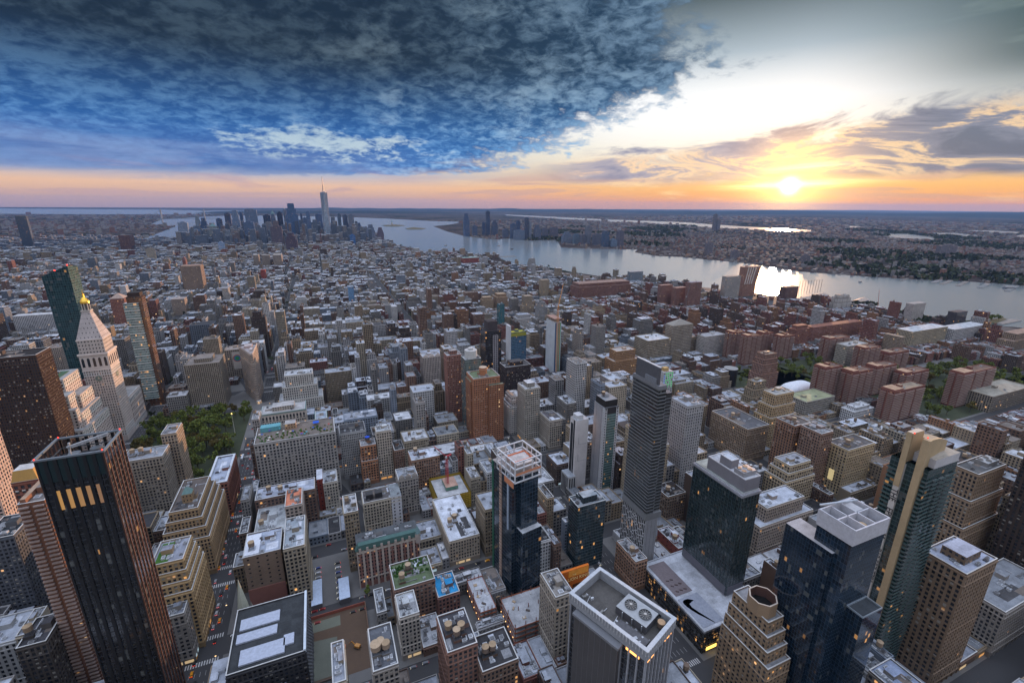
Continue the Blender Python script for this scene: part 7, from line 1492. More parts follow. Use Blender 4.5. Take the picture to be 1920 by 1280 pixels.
for h in HBa:                                              # keep clear of the named buildings, trimming where the overlap is slight
    ox = np.minimum(L[:, 2], h[2]+1)-np.maximum(L[:, 0], h[0]-1); oy = np.minimum(L[:, 3], h[3]+1)-np.maximum(L[:, 1], h[1]-1); hit = (ox > 0) & (oy > 0) & ok
    for i in np.where(hit)[0]:
        a = L[i]; c = [(h[0]-1-a[0], 2, h[0]-1), (a[2]-h[2]-1, 0, h[2]+1), (h[1]-1-a[1], 3, h[1]-1), (a[3]-h[3]-1, 1, h[3]+1)]
        best = max(c, key=lambda t: t[0])
        if best[0] < 6: ok[i] = False
        else: a[best[1]] = best[2]
px_, py_2, dep = proj_(cx, cy_, 0.)
ok &= (dep > 60)
inview = (px_ > -500) & (px_ < 2420) & (py_2 < 2100); ok &= inview
L = L[ok]; n = len(L)
# lower whatever would stand in front of a named building
cx, cy_ = (L[:, 0]+L[:, 2])/2, (L[:, 1]+L[:, 3])/2; dd = np.hypot(cx, cy_)
xl = proj_(L[:, [0, 2, 2, 0]], L[:, [1, 1, 3, 3]], L[:, 4:5])[0]; xa, xb = xl.min(1), xl.max(1)
for sp in spans:
    m_ = (xb > sp[0]+1) & (xa < sp[1]-1) & (dd < sp[3]+20) & ((L[:, 3] <= sp[5]+3) | ((sp[4] > 0) & (L[:, 2] <= sp[4]+3)) | ((sp[6] < 0) & (L[:, 0] >= sp[6]-3)))
    for it in range(14):
        yt = proj_(L[:, [0, 2, 2, 0]], L[:, [1, 1, 3, 3]], L[:, 4:5])[1].min(1); bad = m_ & (yt < sp[2]-2) & (L[:, 4] > 9)
        if not bad.any(): break
        L[bad, 4] *= .86
tone = rng.choice(len(TONES), n, p=TW); roof = rng.choice(len(ROOFS), n, p=RW)
tone[(cx > 780) & (cy_ < 1500)] = rng.choice([0, 1, 1, 8, 7, 5], ((cx > 780) & (cy_ < 1500)).sum())
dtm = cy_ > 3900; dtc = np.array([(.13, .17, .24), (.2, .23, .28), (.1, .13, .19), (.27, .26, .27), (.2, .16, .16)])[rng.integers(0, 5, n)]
gm = (cx > 500) & (cx < 790) & (cy_ < 560); tone[gm] = rng.choice([2, 3, 9, 8, 0, 2], gm.sum())
tc_ = np.array([t[1] for t in TONES])[tone]*rng.uniform(.6, 1.05, (n, 1)); rcs = np.array([r_[1] for r_ in ROOFS])[roof]*rng.uniform(.8, 1.15, (n, 1))
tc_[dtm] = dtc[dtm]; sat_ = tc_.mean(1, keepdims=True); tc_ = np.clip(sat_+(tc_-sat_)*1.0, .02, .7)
# which lots show largest from here: a coarse painter's pass
GW, GH = 480, 320; idb = -np.ones((GH, GW), int)
order = np.argsort(-dd); corners = [(0, 1), (2, 1), (2, 3), (0, 3)]
Ls = L
PX = np.stack([proj_(L[:, a], L[:, b_], z)[i] for z in (np.zeros(n), L[:, 4]) for a, b_ in corners for i in (0, 1)], -1).reshape(n, 8, 2)/4.
hull_h = [(h, -2) for h in HB]
for i in order:
    if dd[i] > 1900: continue
    p = PX[i]; X0, X1 = int(max(p[:, 0].min(), 0)), int(min(p[:, 0].max(), GW-1)); 
    if X1 < X0: continue
    Y0, Y1 = int(max(p[4:, 1].mean(), 0)), int(min(p[:4, 1].max(), GH-1))
    if Y1 >= Y0: idb[Y0:Y1+1, X0:X1+1] = i
cnt = np.bincount(idb[idb >= 0], minlength=n); big = np.argsort(-cnt)[:NIND]; big = big[cnt[big] > 6]; isbig = np.zeros(n, bool); isbig[big] = True
# landmarks used to say where a building stands
LM = [(HEROES[k][0:5], s) for k, s in SHORT.items() if k in HEROES]+[((-308, 757, -278, 788, 132), 'the clock tower'), ((-148, 822, -112, 900, 87), 'the wedge building'), ((-90, 310, -40, 338, 40), 'the church spire')]
lmx = np.array([proj_((a[0]+a[2])/2, (a[1]+a[3])/2, a[4]*.6)[:2] for a, s in LM])
used = {}
def describe(i):
    p = proj_(cx[i], cy_[i], L[i, 4]*.7)[:2]; d = np.hypot(lmx[:, 0]-p[0], (lmx[:, 1]-p[1])*1.3); w, h = L[i, 2]-L[i, 0], L[i, 4]
    size = 'tall narrow' if h > 45 and w < 16 else 'tall broad' if h > 45 else 'narrow' if w < 10 else 'broad' if w > 22 else 'small' if h < 20 else 'mid-height'
    for j in np.argsort(d)[:9]:
        dx_, dy_ = p[0]-lmx[j, 0], p[1]-lmx[j, 1]
        rel = ('right of ' if dx_ > 0 else 'left of ') if abs(dx_) > abs(dy_)*1.15 else ('behind ' if dy_ < 0 else 'in front of ')
        for far in ('', 'close ', 'further '):
            lab = f"{size} {TONES[tone[i]][0]} block with {ROOFS[roof[i]][0]}, {'just ' if d[j] < 60 else ''}{rel}{LM[j][1]}"
            if lab not in used and len(lab.split()) <= 16: used[lab] = 1; return lab
    lab = ' '.join(lab.split()[:14])+' second row'; used[lab] = 1; return lab
for i in np.sort(big):
    x0, y0, x1, y1, H = L[i]; W, D = x1-x0, y1-y0; random.seed(int(i)); near = dd[i] < 640; c = tc_[i]
    low = H < 24; nm = 'row_house' if low and W < 9 else 'loft_building' if H < 45 else 'office_building'
    root = thing(nm, describe(i), nm.replace('_', ' '), ((x0+x1)/2, (y0+y1)/2, 0)); r = (-W/2, -D/2, W/2, D/2); sides = 'n'+('e' if x0 > 0 else 'w' if x1 < 0 else 'ew')
    q = Q(); bay, flr = random.choice([2.2, 2.6, 3.2]), random.choice([3.3, 3.5, 3.8]); pf, sf = random.uniform(.34, .52), random.uniform(.34, .5)
    if near:
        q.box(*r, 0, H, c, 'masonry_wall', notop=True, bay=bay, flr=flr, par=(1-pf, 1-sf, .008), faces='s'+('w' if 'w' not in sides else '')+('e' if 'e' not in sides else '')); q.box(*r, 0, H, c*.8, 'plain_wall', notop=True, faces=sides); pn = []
        for s, fr, LL in frames(*r, sides):
            if s != 'n' and random.random() < .45: q.slabs(fr, 0, LL, 0, H-.1, 0, .3, c*.9); continue
            masonry_face(q, pn, fr, LL, 4.5, H-1, bay, flr, pf, sf, c, .3); q.slabs(fr, -.2, LL+.2, H-1.1, H-.2, 0, .8, np.minimum(c*1.2, .6))
        q.build('wall', root)
        if random.random() < .5: s_f = Q(); fr = frames(*r, 'n')[0][1]; a_ = random.uniform(.05, .5)*W; s_f.slabs(fr, a_, min(W-.4, a_+random.uniform(3, 9)), 1., 3.3, .2, .34, random.choice([(.55, .27, .09), (.5, .36, .2), (.3, .4, .45), (.5, .1, .05)]), 'shop_glow'); s_f.build('shopfront', root)
        if pn: place_panes(root, pn, 24 if dd[i] < 420 else 0, .012, (-(x0+x1)/2, -(y0+y1)/2, CAM_H))
    else: q.box(*r, 0, H, c, 'masonry_wall', notop=True, bay=bay, flr=flr, par=(1-pf, 1-sf, .008)); q.build('wall', root)
    roofdeck(root, r, H, c, rcs[i], near and random.random() < .6, {}); clutter(root, *r, H, 10 if near else 4, rcs[i], c*.85)
    if H > 18 and random.random() < .42: tank(root, random.uniform(-W*.25, W*.25), random.uniform(-D*.2, D*.3), H+.5, 1.9, 3.2, random.choice(TANKC), random.choice([(.30, .24, .17), (.42, .32, .22), (.12, .11, .10)]))
rest = ~isbig; LR = L[rest]; q = Q(); m = len(LR); c = tc_[rest]; rr_ = rcs[rest]; dr = dd[rest]
par = np.stack([rng.uniform(.4, .72, m), rng.uniform(.45, .68, m), rng.uniform(.0, .018, m)], -1)
for lo, hi in ((0, 2800), (2800, 9e9)):
    k = (dr >= lo) & (dr < hi); a = LR[k]; q.box(a[:, 0], a[:, 1], a[:, 2], a[:, 3], 0., a[:, 4], c[k], 'masonry_wall', 'roofing', rr_[k], bay=3.4, flr=3.6, par=par[k])
k = dr < 1800; a = LR[k]; t = .5; z = a[:, 4]; pc = np.clip(c[k]*1.15, 0, .6)
for (u0, v0, u1, v1) in ((a[:, 0], a[:, 1], a[:, 2], a[:, 1]+t), (a[:, 0], a[:, 3]-t, a[:, 2], a[:, 3]), (a[:, 0], a[:, 1]+t, a[:, 0]+t, a[:, 3]-t), (a[:, 2]-t, a[:, 1]+t, a[:, 2], a[:, 3]-t)): q.box(u0, v0, u1, v1, z, z+1.1, pc)
k = (rng.random(m) < .38) & (LR[:, 4] > 22) & (dr < 3600) & (LR[:, 2]-LR[:, 0] > 11); a = LR[k]; nn = len(a); w, d = a[:, 2]-a[:, 0], a[:, 3]-a[:, 1]; fx, fy = rng.uniform(.08, .3, (2, nn)); sx, sy2 = rng.uniform(0, 1, (2, nn))
z1 = a[:, 4]+rng.uniform(3.6, 13, nn); q.box(a[:, 0]+w*fx*sx+.6, a[:, 1]+d*fy*sy2+.6, a[:, 2]-w*fx*(1-sx)-.6, a[:, 3]-d*fy*(1-sy2)-.6, a[:, 4], z1, c[k], 'masonry_wall', 'roofing', rr_[k], bay=3.4, flr=3.6, par=par[k])
LR = LR.copy(); LR[k, 4] = z1; ia = np.where(k)[0]; LR[ia, 0] += w*fx*sx+.6; LR[ia, 1] += d*fy*sy2+.6; LR[ia, 2] -= w*fx*(1-sx)+.6; LR[ia, 3] -= d*fy*(1-sy2)+.6
for rep in range(5):                                       # stair heads and plant on every roof
    k = (rng.random(m) < (.9, .75, .6, .5, .4)[rep]) & (dr < (6000, 3500, 2200, 1500, 1500)[rep]); a = LR[k]; nn = len(a); w, d = a[:, 2]-a[:, 0], a[:, 3]-a[:, 1]
    bw, bd = np.minimum(w*.4, rng.uniform(1.6, 6, nn)), np.minimum(d*.4, rng.uniform(1.6, 6, nn)); bx, by = a[:, 0]+rng.uniform(.08, .9, nn)*(w-bw), a[:, 1]+rng.uniform(.08, .9, nn)*(d-bd)
    col = np.where(rng.random((nn, 1)) < .45, c[k]*.9, np.array([[.4, .43, .47]])*rng.uniform(.3, 1.5, (nn, 1))); q.box(bx, by, bx+bw, by+bd, a[:, 4], a[:, 4]+(rng.uniform(2.2, 4.5, nn) if rep == 0 else rng.uniform(.7, 2.6, nn)), np.clip(col, 0, .65), 'plain_wall', 'roofing', np.clip(rr_[k]*rng.uniform(.7, 1.2, (nn, 1)), 0, .65))
k = (rng.random(m) < .22) & (dr < 1900) & (LR[:, 4] > 17); a = LR[k]
for (x0, y0, x1, y1, H) in a:
    x, y = (x0+x1)/2+rng.uniform(-.2, .2)*(x1-x0), (y0+y1)/2+rng.uniform(-.2, .2)*(y1-y0); q.box(x-1.2, y-1.2, x+1.2, y+1.2, H, H+2.6, (.07, .07, .07)); q.cyl(x, y, 1.9, H+2.6, H+5.8, (.19, .14, .10), 'plain_wall', 7, cap=False); q.cyl(x, y, 2.0, H+5.8, H+7, TANKC[int(rng.integers(3))], 'matte_paint', 7, taper=.05)
tag(q.build('city_buildings'), 'endless small buildings and rooftops filling the street blocks between the towers', 'buildings', kind='stuff')
# beyond the river and in the far boroughs
q = Q()
def scatter(x0, y0, x1, y1, cell, hlo, hhi, dens, ang):
    gx, gy = np.meshgrid(np.arange(x0, x1, cell), np.arange(y0, y1, cell)); gx, gy = gx.ravel()+rng.uniform(-.35, .35, gx.size)*cell, gy.ravel()+rng.uniform(-.35, .35, gx.size)*cell
    f = np.sin(gx*.0021+1)*np.cos(gy*.0017)+np.sin(gx*.0007-gy*.0011); k = (rng.random(gx.size) < dens*(.75+.35*f)) & ~wet(gx, gy); gx, gy = gx[k], gy[k]
    a, b_, z = proj_(gx, gy, 0.); k = (a > -300) & (a < 2250) & (z > 0); gx, gy = gx[k], gy[k]; n_ = len(gx); w, d = rng.uniform(.25, .62, n_)*cell, rng.uniform(.2, .45, n_)*cell; h = rng.uniform(hlo, hhi, n_)*np.where(rng.random(n_) < .04, 3., 1.)
    tn = np.array([(.26, .13, .10), (.30, .22, .18), (.28, .26, .25), (.15, .11, .10), (.34, .33, .33)])[rng.integers(0, 5, n_)]; q.box(gx-w/2, gy-d/2, gx+w/2, gy+d/2, 0., h, tn, 'masonry_wall', 'roofing', np.array([(.30, .31, .34), (.12, .12, .13), (.2, .2, .22)])[rng.integers(0, 3, n_)], bay=4, flr=4, par=(.45, .45, .02), ang=ang)
scatter(1500, 900, 5200, 4800, 36, 8, 15, .62, .35); scatter(5200, -200, 8200, 5500, 62, 8, 15, .45, .35); scatter(2800, 0, 5200, 900, 40, 8, 15, .5, .35); scatter(2300, 4800, 6500, 9500, 85, 8, 20, .5, .2); scatter(5200, 4800, 14000, 12000, 130, 8, 22, .42, .2); scatter(8200, -200, 15000, 4800, 120, 8, 20, .4, .3)
scatter(-8000, 5000, -1400, 10500, 75, 9, 22, .6, -.5); scatter(-5200, 2600, -2600, 5000, 55, 12, 26, .6, -.4); scatter(-9000, 10500, -2600, 15500, 150, 10, 24, .5, -.5)
tag(q.build('far_buildings'), 'far low buildings speckling the land across the river and bay', 'buildings', kind='stuff')
# ---- part 9: trees, vehicles, cranes, boats, site ----
def crown_mesh(seed, R=5.2, Hc=6., n=620):
    g = np.random.default_rng(seed); k = 9; cen = g.normal(0, 1, (k, 3))*np.array([R*.42, R*.42, Hc*.30]); rad = g.uniform(.38, .62, k)*R
    i = g.integers(0, k, n); v = g.normal(0, 1, (n, 3)); v /= np.linalg.norm(v, axis=1)[:, None]; p = cen[i]+v*rad[i][:, None]*g.uniform(.62, 1.05, (n, 1))*np.array([1, 1, .8])
    a = g.normal(0, 1, (n, 3)); a /= np.linalg.norm(a, axis=1)[:, None]; b_ = np.cross(a, g.normal(0, 1, (n, 3))); b_ /= np.linalg.norm(b_, axis=1)[:, None]; s = g.uniform(.45, .95, (n, 1))
    q = Q(); col = np.array([[.075, .105, .028]])*g.uniform(.45, 1.7, (n, 1))*np.array([1, 1, 1])+g.uniform(0, .03, (n, 1))*np.array([[1.3, .5, 0]])
    q.quads(np.stack([p-a*s-b_*s*.6, p+a*s-b_*s*.6, p+a*s+b_*s*.6, p-a*s+b_*s*.6], 1), col, 'leaf_crown'); return q
def make_tree(seed):
    root = thing('tree', 'x', 'tree'); q = crown_mesh(seed); q.build('crown', root).location = (0, 0, 10.5)
    q = Q(); q.cyl(0, 0, .45, 0, 7, (.09, .065, .045), 'plain_wall', 7, .6)
    for k in range(5): a = k*1.26+seed; q.bar((0, 0, 5+k*.3), (2.8*math.cos(a), 2.8*math.sin(a), 10), .28, (.09, .065, .045), 'plain_wall')
    q.build('trunk', root); return root
protos = [make_tree(s) for s in (1, 2, 3, 4)]; first = [True]*4
def put_tree(x, y, s, label, group, z=.2):
    k = random.randrange(4)
    if first[k]: t = protos[k]; first[k] = False
    else: t = copytree(protos[k])
    t.location = (x, y, z); t.scale = (s, s, s*random.uniform(.85, 1.1)); t.rotation_euler.z = random.uniform(0, 6); t['label'] = label; t['group'] = group; return t
random.seed(5)
def fill(rect, n, s0, s1, label, group, gap=9, avoid=()):
    pts = []
    for _ in range(n*30):
        if len(pts) >= n: break
        x, y = random.uniform(rect[0]+3, rect[2]-3), random.uniform(rect[1]+3, rect[3]-3)
        if any((x-a)**2+(y-b_)**2 < gap*gap for a, b_ in pts) or any(h[0]-5 < x < h[2]+5 and h[1]-5 < y < h[3]+5 for h in HB): continue
        pts.append((x, y)); put_tree(x, y, random.uniform(s0, s1), label, group)
fill(PARK, 96, 1.0, 1.55, 'leafy dark green tree crowded among the others in the square park below the clock tower', 'trees in the square park', 9)
fill(GREENS[1], 100, .95, 1.4, 'leafy olive green tree in the broad court among the red brick slabs', 'trees in the slab courts', 9.5)
fill(GREENS[0], 58, .9, 1.3, 'leafy green tree around the white sports dome and red slabs', 'trees round the sports dome', 12)
fill(GREENS[2], 20, .9, 1.3, 'dark green tree in the far square park left of the pale offices', 'trees in the far square park', 13)
fill(GREENS[4], 12, .8, 1.1, 'leafy tree in the yard behind the sports dome', 'trees behind the sports dome', 12)
fill((6, 338, 14, 346), 2, .5, .6, 'street tree at the kerb by the fenced car park', 'street trees by the car park', 5)
fill((-50, 330, -36, 340), 2, .5, .7, 'small tree in the churchyard below the plain pink wall', 'churchyard trees', 5)
for k, v in LANDS.items():
    if k == 'pier_park':
        c = np.mean(v, 0)
        for _ in range(8): put_tree(c[0]+random.uniform(-30, 30), c[1]+random.uniform(-14, 14), 1., 'tree on the little wooded pier in the river', 'trees on the wooded pier', 2.5)
# far woods and street greenery: uncountable
def mass(name, label, pts, sz, z0=0.):
    pts = np.asarray(pts); n_ = len(pts)*7; g = rng; base = np.repeat(pts, 7, 0); p = np.c_[base+g.normal(0, sz*.7, (n_, 2)), z0+g.uniform(.3, 1.5, n_)*sz]
    a = g.normal(0, 1, (n_, 3)); a /= np.linalg.norm(a, axis=1)[:, None]; b_ = np.cross(a, g.normal(0, 1, (n_, 3))); b_ /= np.linalg.norm(b_, axis=1)[:, None]; s = g.uniform(.5, 1.1, (n_, 1))*sz*.7
    q = Q(); q.quads(np.stack([p-a*s-b_*s, p+a*s-b_*s, p+a*s+b_*s, p-a*s+b_*s], 1), np.array([[.036, .045, .020]])*g.uniform(.6, 1.4, (n_, 1)), 'leafage'); tag(q.build(name), label, 'trees', kind='stuff')
pts = []
for _ in range(5200):
    x, y = rng.uniform(-1600, 1500), rng.uniform(700, 4300)
    if not wet(x, y) and (abs((y-337) % 79.3-3) < 12 or rng.random() < .1): pts.append((x, y))
mass('street_trees', 'scattered green crowns of street and yard trees between the rooftops', pts, 5, 4)
pts = []
for _ in range(16000):
    x = rng.uniform(1900, 7600); y = rng.uniform(300, 6500); f = math.sin(x*.0033+2)*math.cos(y*.0029)+.6*math.sin(x*.0011-y*.0017)
    if (f > .55 or (2500 < x < 3300 and 500 < y < 2000 and rng.random() < .35)) and not wet(x, y): pts.append((x, y))
mass('far_woods', 'dark wooded strips and parks on the far side of the river', pts, 13)
p1 = [(1640+rng.uniform(-40, 60), 800+rng.uniform(-60, 90)) for _ in range(160)]+[(1700+rng.uniform(-30, 30), 700+rng.uniform(-60, 60)) for _ in range(120)]+[(1735+rng.uniform(-40, 20), 985+rng.uniform(-30, 20)) for _ in range(80)]
mass('waterside_trees', 'bushy green trees along the near river bank between the waterfront towers', [p for p in p1 if not any(h[0] < p[0] < h[2] and h[1] < p[1] < h[3] for h in HB)], 7)
# cars
def make_car(col, nm):
    root = thing(nm, 'x', 'car' if nm != 'taxi' else 'taxi'); q = Q(); q.box(-.9, -2.3, .9, 2.3, .35, .95, col, 'painted_metal', bottom=True); q.box(-.8, -1.3, .8, 1.5, .95, 1.45, col, 'painted_metal'); q.build('body', root)
    q = Q(); q.box(-.82, -1.55, .82, -1.25, .95, 1.35, (.02, .02, .025), 'smooth_glass'); q.box(-.84, -1.1, .84, 1.3, 1.0, 1.35, (.02, .02, .025), 'smooth_glass', notop=True); q.box(-.8, 1.5, .8, 1.7, .95, 1.35, (.02, .02, .025), 'smooth_glass'); q.build('windows', root)
    for x, y in ((-.85, -1.4), (.85, -1.4), (-.85, 1.4), (.85, 1.4)): q = Q(); t = np.arange(10)*math.pi/5; P = np.stack([np.full(10, x), y+.34*np.cos(t), .34+.34*np.sin(t)], -1); o_ = np.array([.12, 0, 0]); q.quads([[P[i]-o_, P[(i+1) % 10]-o_, P[(i+1) % 10]+o_, P[i]+o_] for i in range(10)], (.02, .02, .02), 'matte_paint'); q.quads([[P[i]+s_*o_, P[i+1]+s_*o_, P[(i+2) % 10]+s_*o_, (x+s_*.12, y, .34)] for i in range(0, 10, 2) for s_ in (-1, 1)], (.1, .1, .1), 'matte_paint'); q.build('wheel', root)
    for x in (-.6, .6): q = Q(); q.box(x-.22, -2.4, x+.22, -2.3, .6, .82, (1., .06, .03), 'lamp_glow', bottom=True); q.build('tail_light', root)
    for x in (-.6, .6): q = Q(); q.box(x-.2, 2.3, x+.2, 2.4, .55, .78, (1., .9, .6), 'lamp_glow', bottom=True); q.build('headlight', root)
    return root
CARS = {k: make_car(c, 'taxi' if k == 'taxi' else 'parked_car') for k, c in (('taxi', (.75, .30, .015)), ('white', (.55, .56, .58)), ('black', (.02, .02, .022)), ('silver', (.35, .37, .40)), ('blue', (.03, .06, .22)))}
cf = {k: True for k in CARS}
def put_car(k, x, y, rz, label, group):
    if cf[k]: c = CARS[k]; cf[k] = False
    else: c = copytree(CARS[k])
    c.location = (x, y, .06); c.rotation_euler.z = rz; c['label'] = label; c['group'] = group; return c
random.seed(21)
for i in range(84):
    y = 190+i*7.6+random.uniform(-3, 3); k = random.choice(['taxi', 'taxi', 'white', 'black', 'silver', 'black']) if i > 4 else 'taxi'; y = y if i < 80 else y+200
    x = -110+random.choice([-8.7, -5.2, -1.7, 1.8, 5.3, 8.8])
    put_car(k, x, y, 0, f"{'yellow taxi' if k == 'taxi' else k+' car'} driving down the avenue towards the wedge building", 'cars on the avenue')
for i in range(30):
    y = 300+i*13; k = random.choice(['taxi', 'white', 'black', 'silver']); put_car(k, 222+random.choice([-6, -2, 2, 6]), y, math.pi, f"{'yellow taxi' if k == 'taxi' else k+' car'} on the avenue beside the white slab tower", 'cars by the slab tower')
for i in range(16):
    k = random.choice(['white', 'silver', 'blue', 'white', 'black']); s = i % 2; put_car(k, -30+s*17, 350+(i//2)*6.2, math.pi/2, f'{k} car parked in the fenced car park beside the narrow beige building', 'cars in the car park')
def small_car(col, nm):
    q = Q(); q.box(-.9, -2.2, .9, 2.2, .3, .95, col, 'painted_metal', bottom=True); q.box(-.8, -1.2, .8, 1.5, .95, 1.4, (.03, .03, .035), 'smooth_glass', 'painted_metal', col); q.box([-.8, .4], [-2.26]*2, [-.4, .8], [-2.2]*2, .6, .8, (.8, .05, .03), 'lamp_glow'); q.box([-.8, .4], [2.2]*2, [-.4, .8], [2.26]*2, .6, .8, (1., .9, .65), 'lamp_glow'); return q.build(nm)
SC = [(k, small_car(c, 'taxi' if k == 'yellow taxi' else 'parked_car')) for k, c in (('yellow taxi', (.7, .30, .02)), ('white car', (.5, .51, .53)), ('black car', (.02, .02, .022)), ('grey car', (.2, .21, .23)), ('red car', (.25, .03, .03)))]
sf1 = [True]*5; names = {178: 'the second', 257: 'the first', 337: 'the church', 416: 'the ziggurat', 495: 'the garden terrace', 575: 'the park'}
def put_small(x, y, rz, where, group):
    i = random.choice([0, 1, 1, 2, 2, 3, 3, 4]); k, o = SC[i]
    if sf1[i]: sf1[i] = False
    else: o = o.copy(); COL.objects.link(o)
    o.location = (x, y, .06); o.rotation_euler.z = rz; tag(o, f'{k} {where}', 'taxi' if i == 0 else 'car', group)
for y in (257.7, 337, 416.3, 495.6, 574.9):
    for sd_ in (-1, 1):
        x = -92.
        while x < 205:
            if abs(x-bway(y)) > 16 and random.random() < .55: put_small(x, y+sd_*6.3, math.pi/2, {257: 'parked on the cross street just behind the black striped roof', 337: 'parked on the cross street beside the excavation pit', 416: 'parked on the cross street behind the plain pink wall building', 495: 'parked on the cross street before the garden terrace block', 574: 'parked on the cross street behind the garden terrace block'}[int(y)], 'cars parked on the cross streets')
            x += random.uniform(6, 11)
for k in range(34): y = 215+k*15+random.uniform(-4, 4); put_small(bway(y)+random.choice([-3.5, 0, 3.5]), y, math.atan(.344), 'on the diagonal street left of the blue glass tower', 'cars on the diagonal street')
for k in range(30): y = 700+k*20+random.uniform(-6, 6); put_small(222+random.choice([-7, -3, 1, 5]), y, math.pi, 'far up the avenue beyond the slab tower', 'cars far up the avenue')
def bus(x, y, label):
    r = thing('bus', label, 'bus', (x, y, .06), 0, 'buses on the avenue'); q = Q(); q.box(-1.3, -6, 1.3, 6, .4, 3.1, (.55, .58, .62), 'painted_metal', bottom=True); q.build('body', r); q = Q(); q.box(-1.33, -5.6, 1.33, 5.6, 1.5, 2.4, (.03, .04, .05), 'smooth_glass'); q.build('windows', r)
    for px2, py3 in ((-1.2, -3.6), (1.2, -3.6), (-1.2, 3.8), (1.2, 3.8)): q = Q(); q.cyl(px2, py3, .5, 0, .8, (.02, .02, .02), 'matte_paint', 8); q.build('wheel', r)
bus(-119.6, 440, 'white city bus nearer the camera on the avenue kerb'); bus(-119.6, 455, 'white city bus following the first along the avenue kerb'); bus(-121, 640, 'white city bus beside the square park')
# cranes
crane('crane', 'red tower crane standing among lofts left of the dark blue glass tower', 108, 446, 0, 58, 24, R_(200), R_(50), (.50, .05, .06), w=2.2)
crane('crane', 'tall orange tower crane rising over the unfinished white tower', 411, 760, 0, 140, 46, R_(40), R_(62), (.60, .26, .06), w=2.6)
for i, (px2, py3, b) in enumerate(((1285, 550, 42), (1303, 545, 34), (1312, 548, 52))):
    g = unp_((px2, py3+30)); crane('crane', ['thin grey crane, leftmost of three by the river piers', 'thin grey crane, middle of three by the river piers', 'dark crane with steep jib, rightmost of three by the river piers'][i], g[0], g[1], 0, b, 50, R_(30+i*50), R_(60), (.12, .12, .13), w=3)
g = unp_((1643, 590)); crane('crane', 'thin red and white crane near the wooded river bank', g[0], g[1], 0, 18, 62, R_(170), R_(80), (.5, .18, .14), w=2.4)
crane('crane', 'yellow crane boom rising behind the banded tower', 300, 352, 0, 60, 26, R_(80), R_(65), (.55, .33, .04), w=2.)
# excavation
q = Q(); q.quads([(-38, 276, .26), (6, 276, .26), (6, 336, .26), (-38, 336, .26)], (.11, .07, .045), 'plain_wall'); q.build('excavation_ground')['kind'] = 'structure'
for a, b_, c, d, lab in ((-38, 335.4, 6, 336, 'far'), (-38, 276, -37.4, 335, 'left'), (6, 276, 6.6, 336, 'right')):
    t = thing('site_hoarding', {'far': 'red and white hoarding along the street side of the excavation pit', 'left': 'brown hoarding on the left side of the excavation pit', 'right': 'brown hoarding on the right side of the excavation pit'}[lab], 'fence', (0, 0, 0), 0, 'hoardings round the pit'); q = Q(); q.box(a, b_, c, d, .26, 3, (.30, .09, .06) if lab == 'far' else (.2, .12, .08)); q.build('panel', t)
q = Q(); q.quads([(-36, 322, .30), (-14, 322, .30), (-14, 332, .30), (-36, 332, .30)], (.16, .17, .13), 'plain_wall'); q.quads([(-35, 280, .30), (-20, 280, .30), (-17, 312, .30), (-35, 314, .30)], (.14, .15, .12), 'plain_wall'); q.build('concrete_slab')['kind'] = 'structure'
t = thing('mixer_truck', 'orange mixer truck with a pale drum in the excavation pit', 'truck', (-13, 302, .3), .15); q = Q(); q.box(-1.2, -4, 1.2, -2, .5, 3, (.7, .13, .04), 'painted_metal'); q.box(-1.1, -2, 1.1, 4, .5, 1.1, (.2, .06, .04), 'painted_metal'); q.build('cab', t); q = Q(); q.cyl(0, 1, 1.5, 1.2, 3.4, (.5, .55, .6), 'painted_metal', 10, .7); q.build('drum', t)
t = thing('excavator', 'orange excavator digging in the excavation pit', 'excavator', (-3, 296, .3), .9); q = Q(); q.box(-1.4, -2, 1.4, 2, .9, 2.6, (.5, .22, .04), 'painted_metal'); q.build('cab', t); q = Q(); q.box(-1.6, -2.2, -.9, 2.2, 0, .9, (.05, .05, .05), 'painted_metal'); q.box(.9, -2.2, 1.6, 2.2, 0, .9, (.05, .05, .05), 'painted_metal'); q.build('track', t); q = Q(); q.bar((0, 2, 2), (0, 5, 4.5), .6, (.5, .22, .04)); q.bar((0, 5, 4.5), (0, 7.5, 1), .5, (.5, .22, .04)); q.build('arm', t)
for i, (x, y0_, y1_) in enumerate(((-31, 344, 372), (-9, 342, 366))):
    t = thing('parking_shed', ['white roofed shed along the left side of the car park', 'white roofed shed along the right side of the car park'][i], 'shed', (x, 0, 0), 0, 'sheds at the car park'); q = Q(); q.box(-4, y0_, 4, y1_, 0, 6, (.10, .10, .11), 'plain_wall', notop=True); q.build('wall', t); q = Q(); q.box(-4.3, y0_-.3, 4.3, y1_+.3, 6, 6.4, (.52, .62, .78), 'matte_paint'); q.build('roof', t)
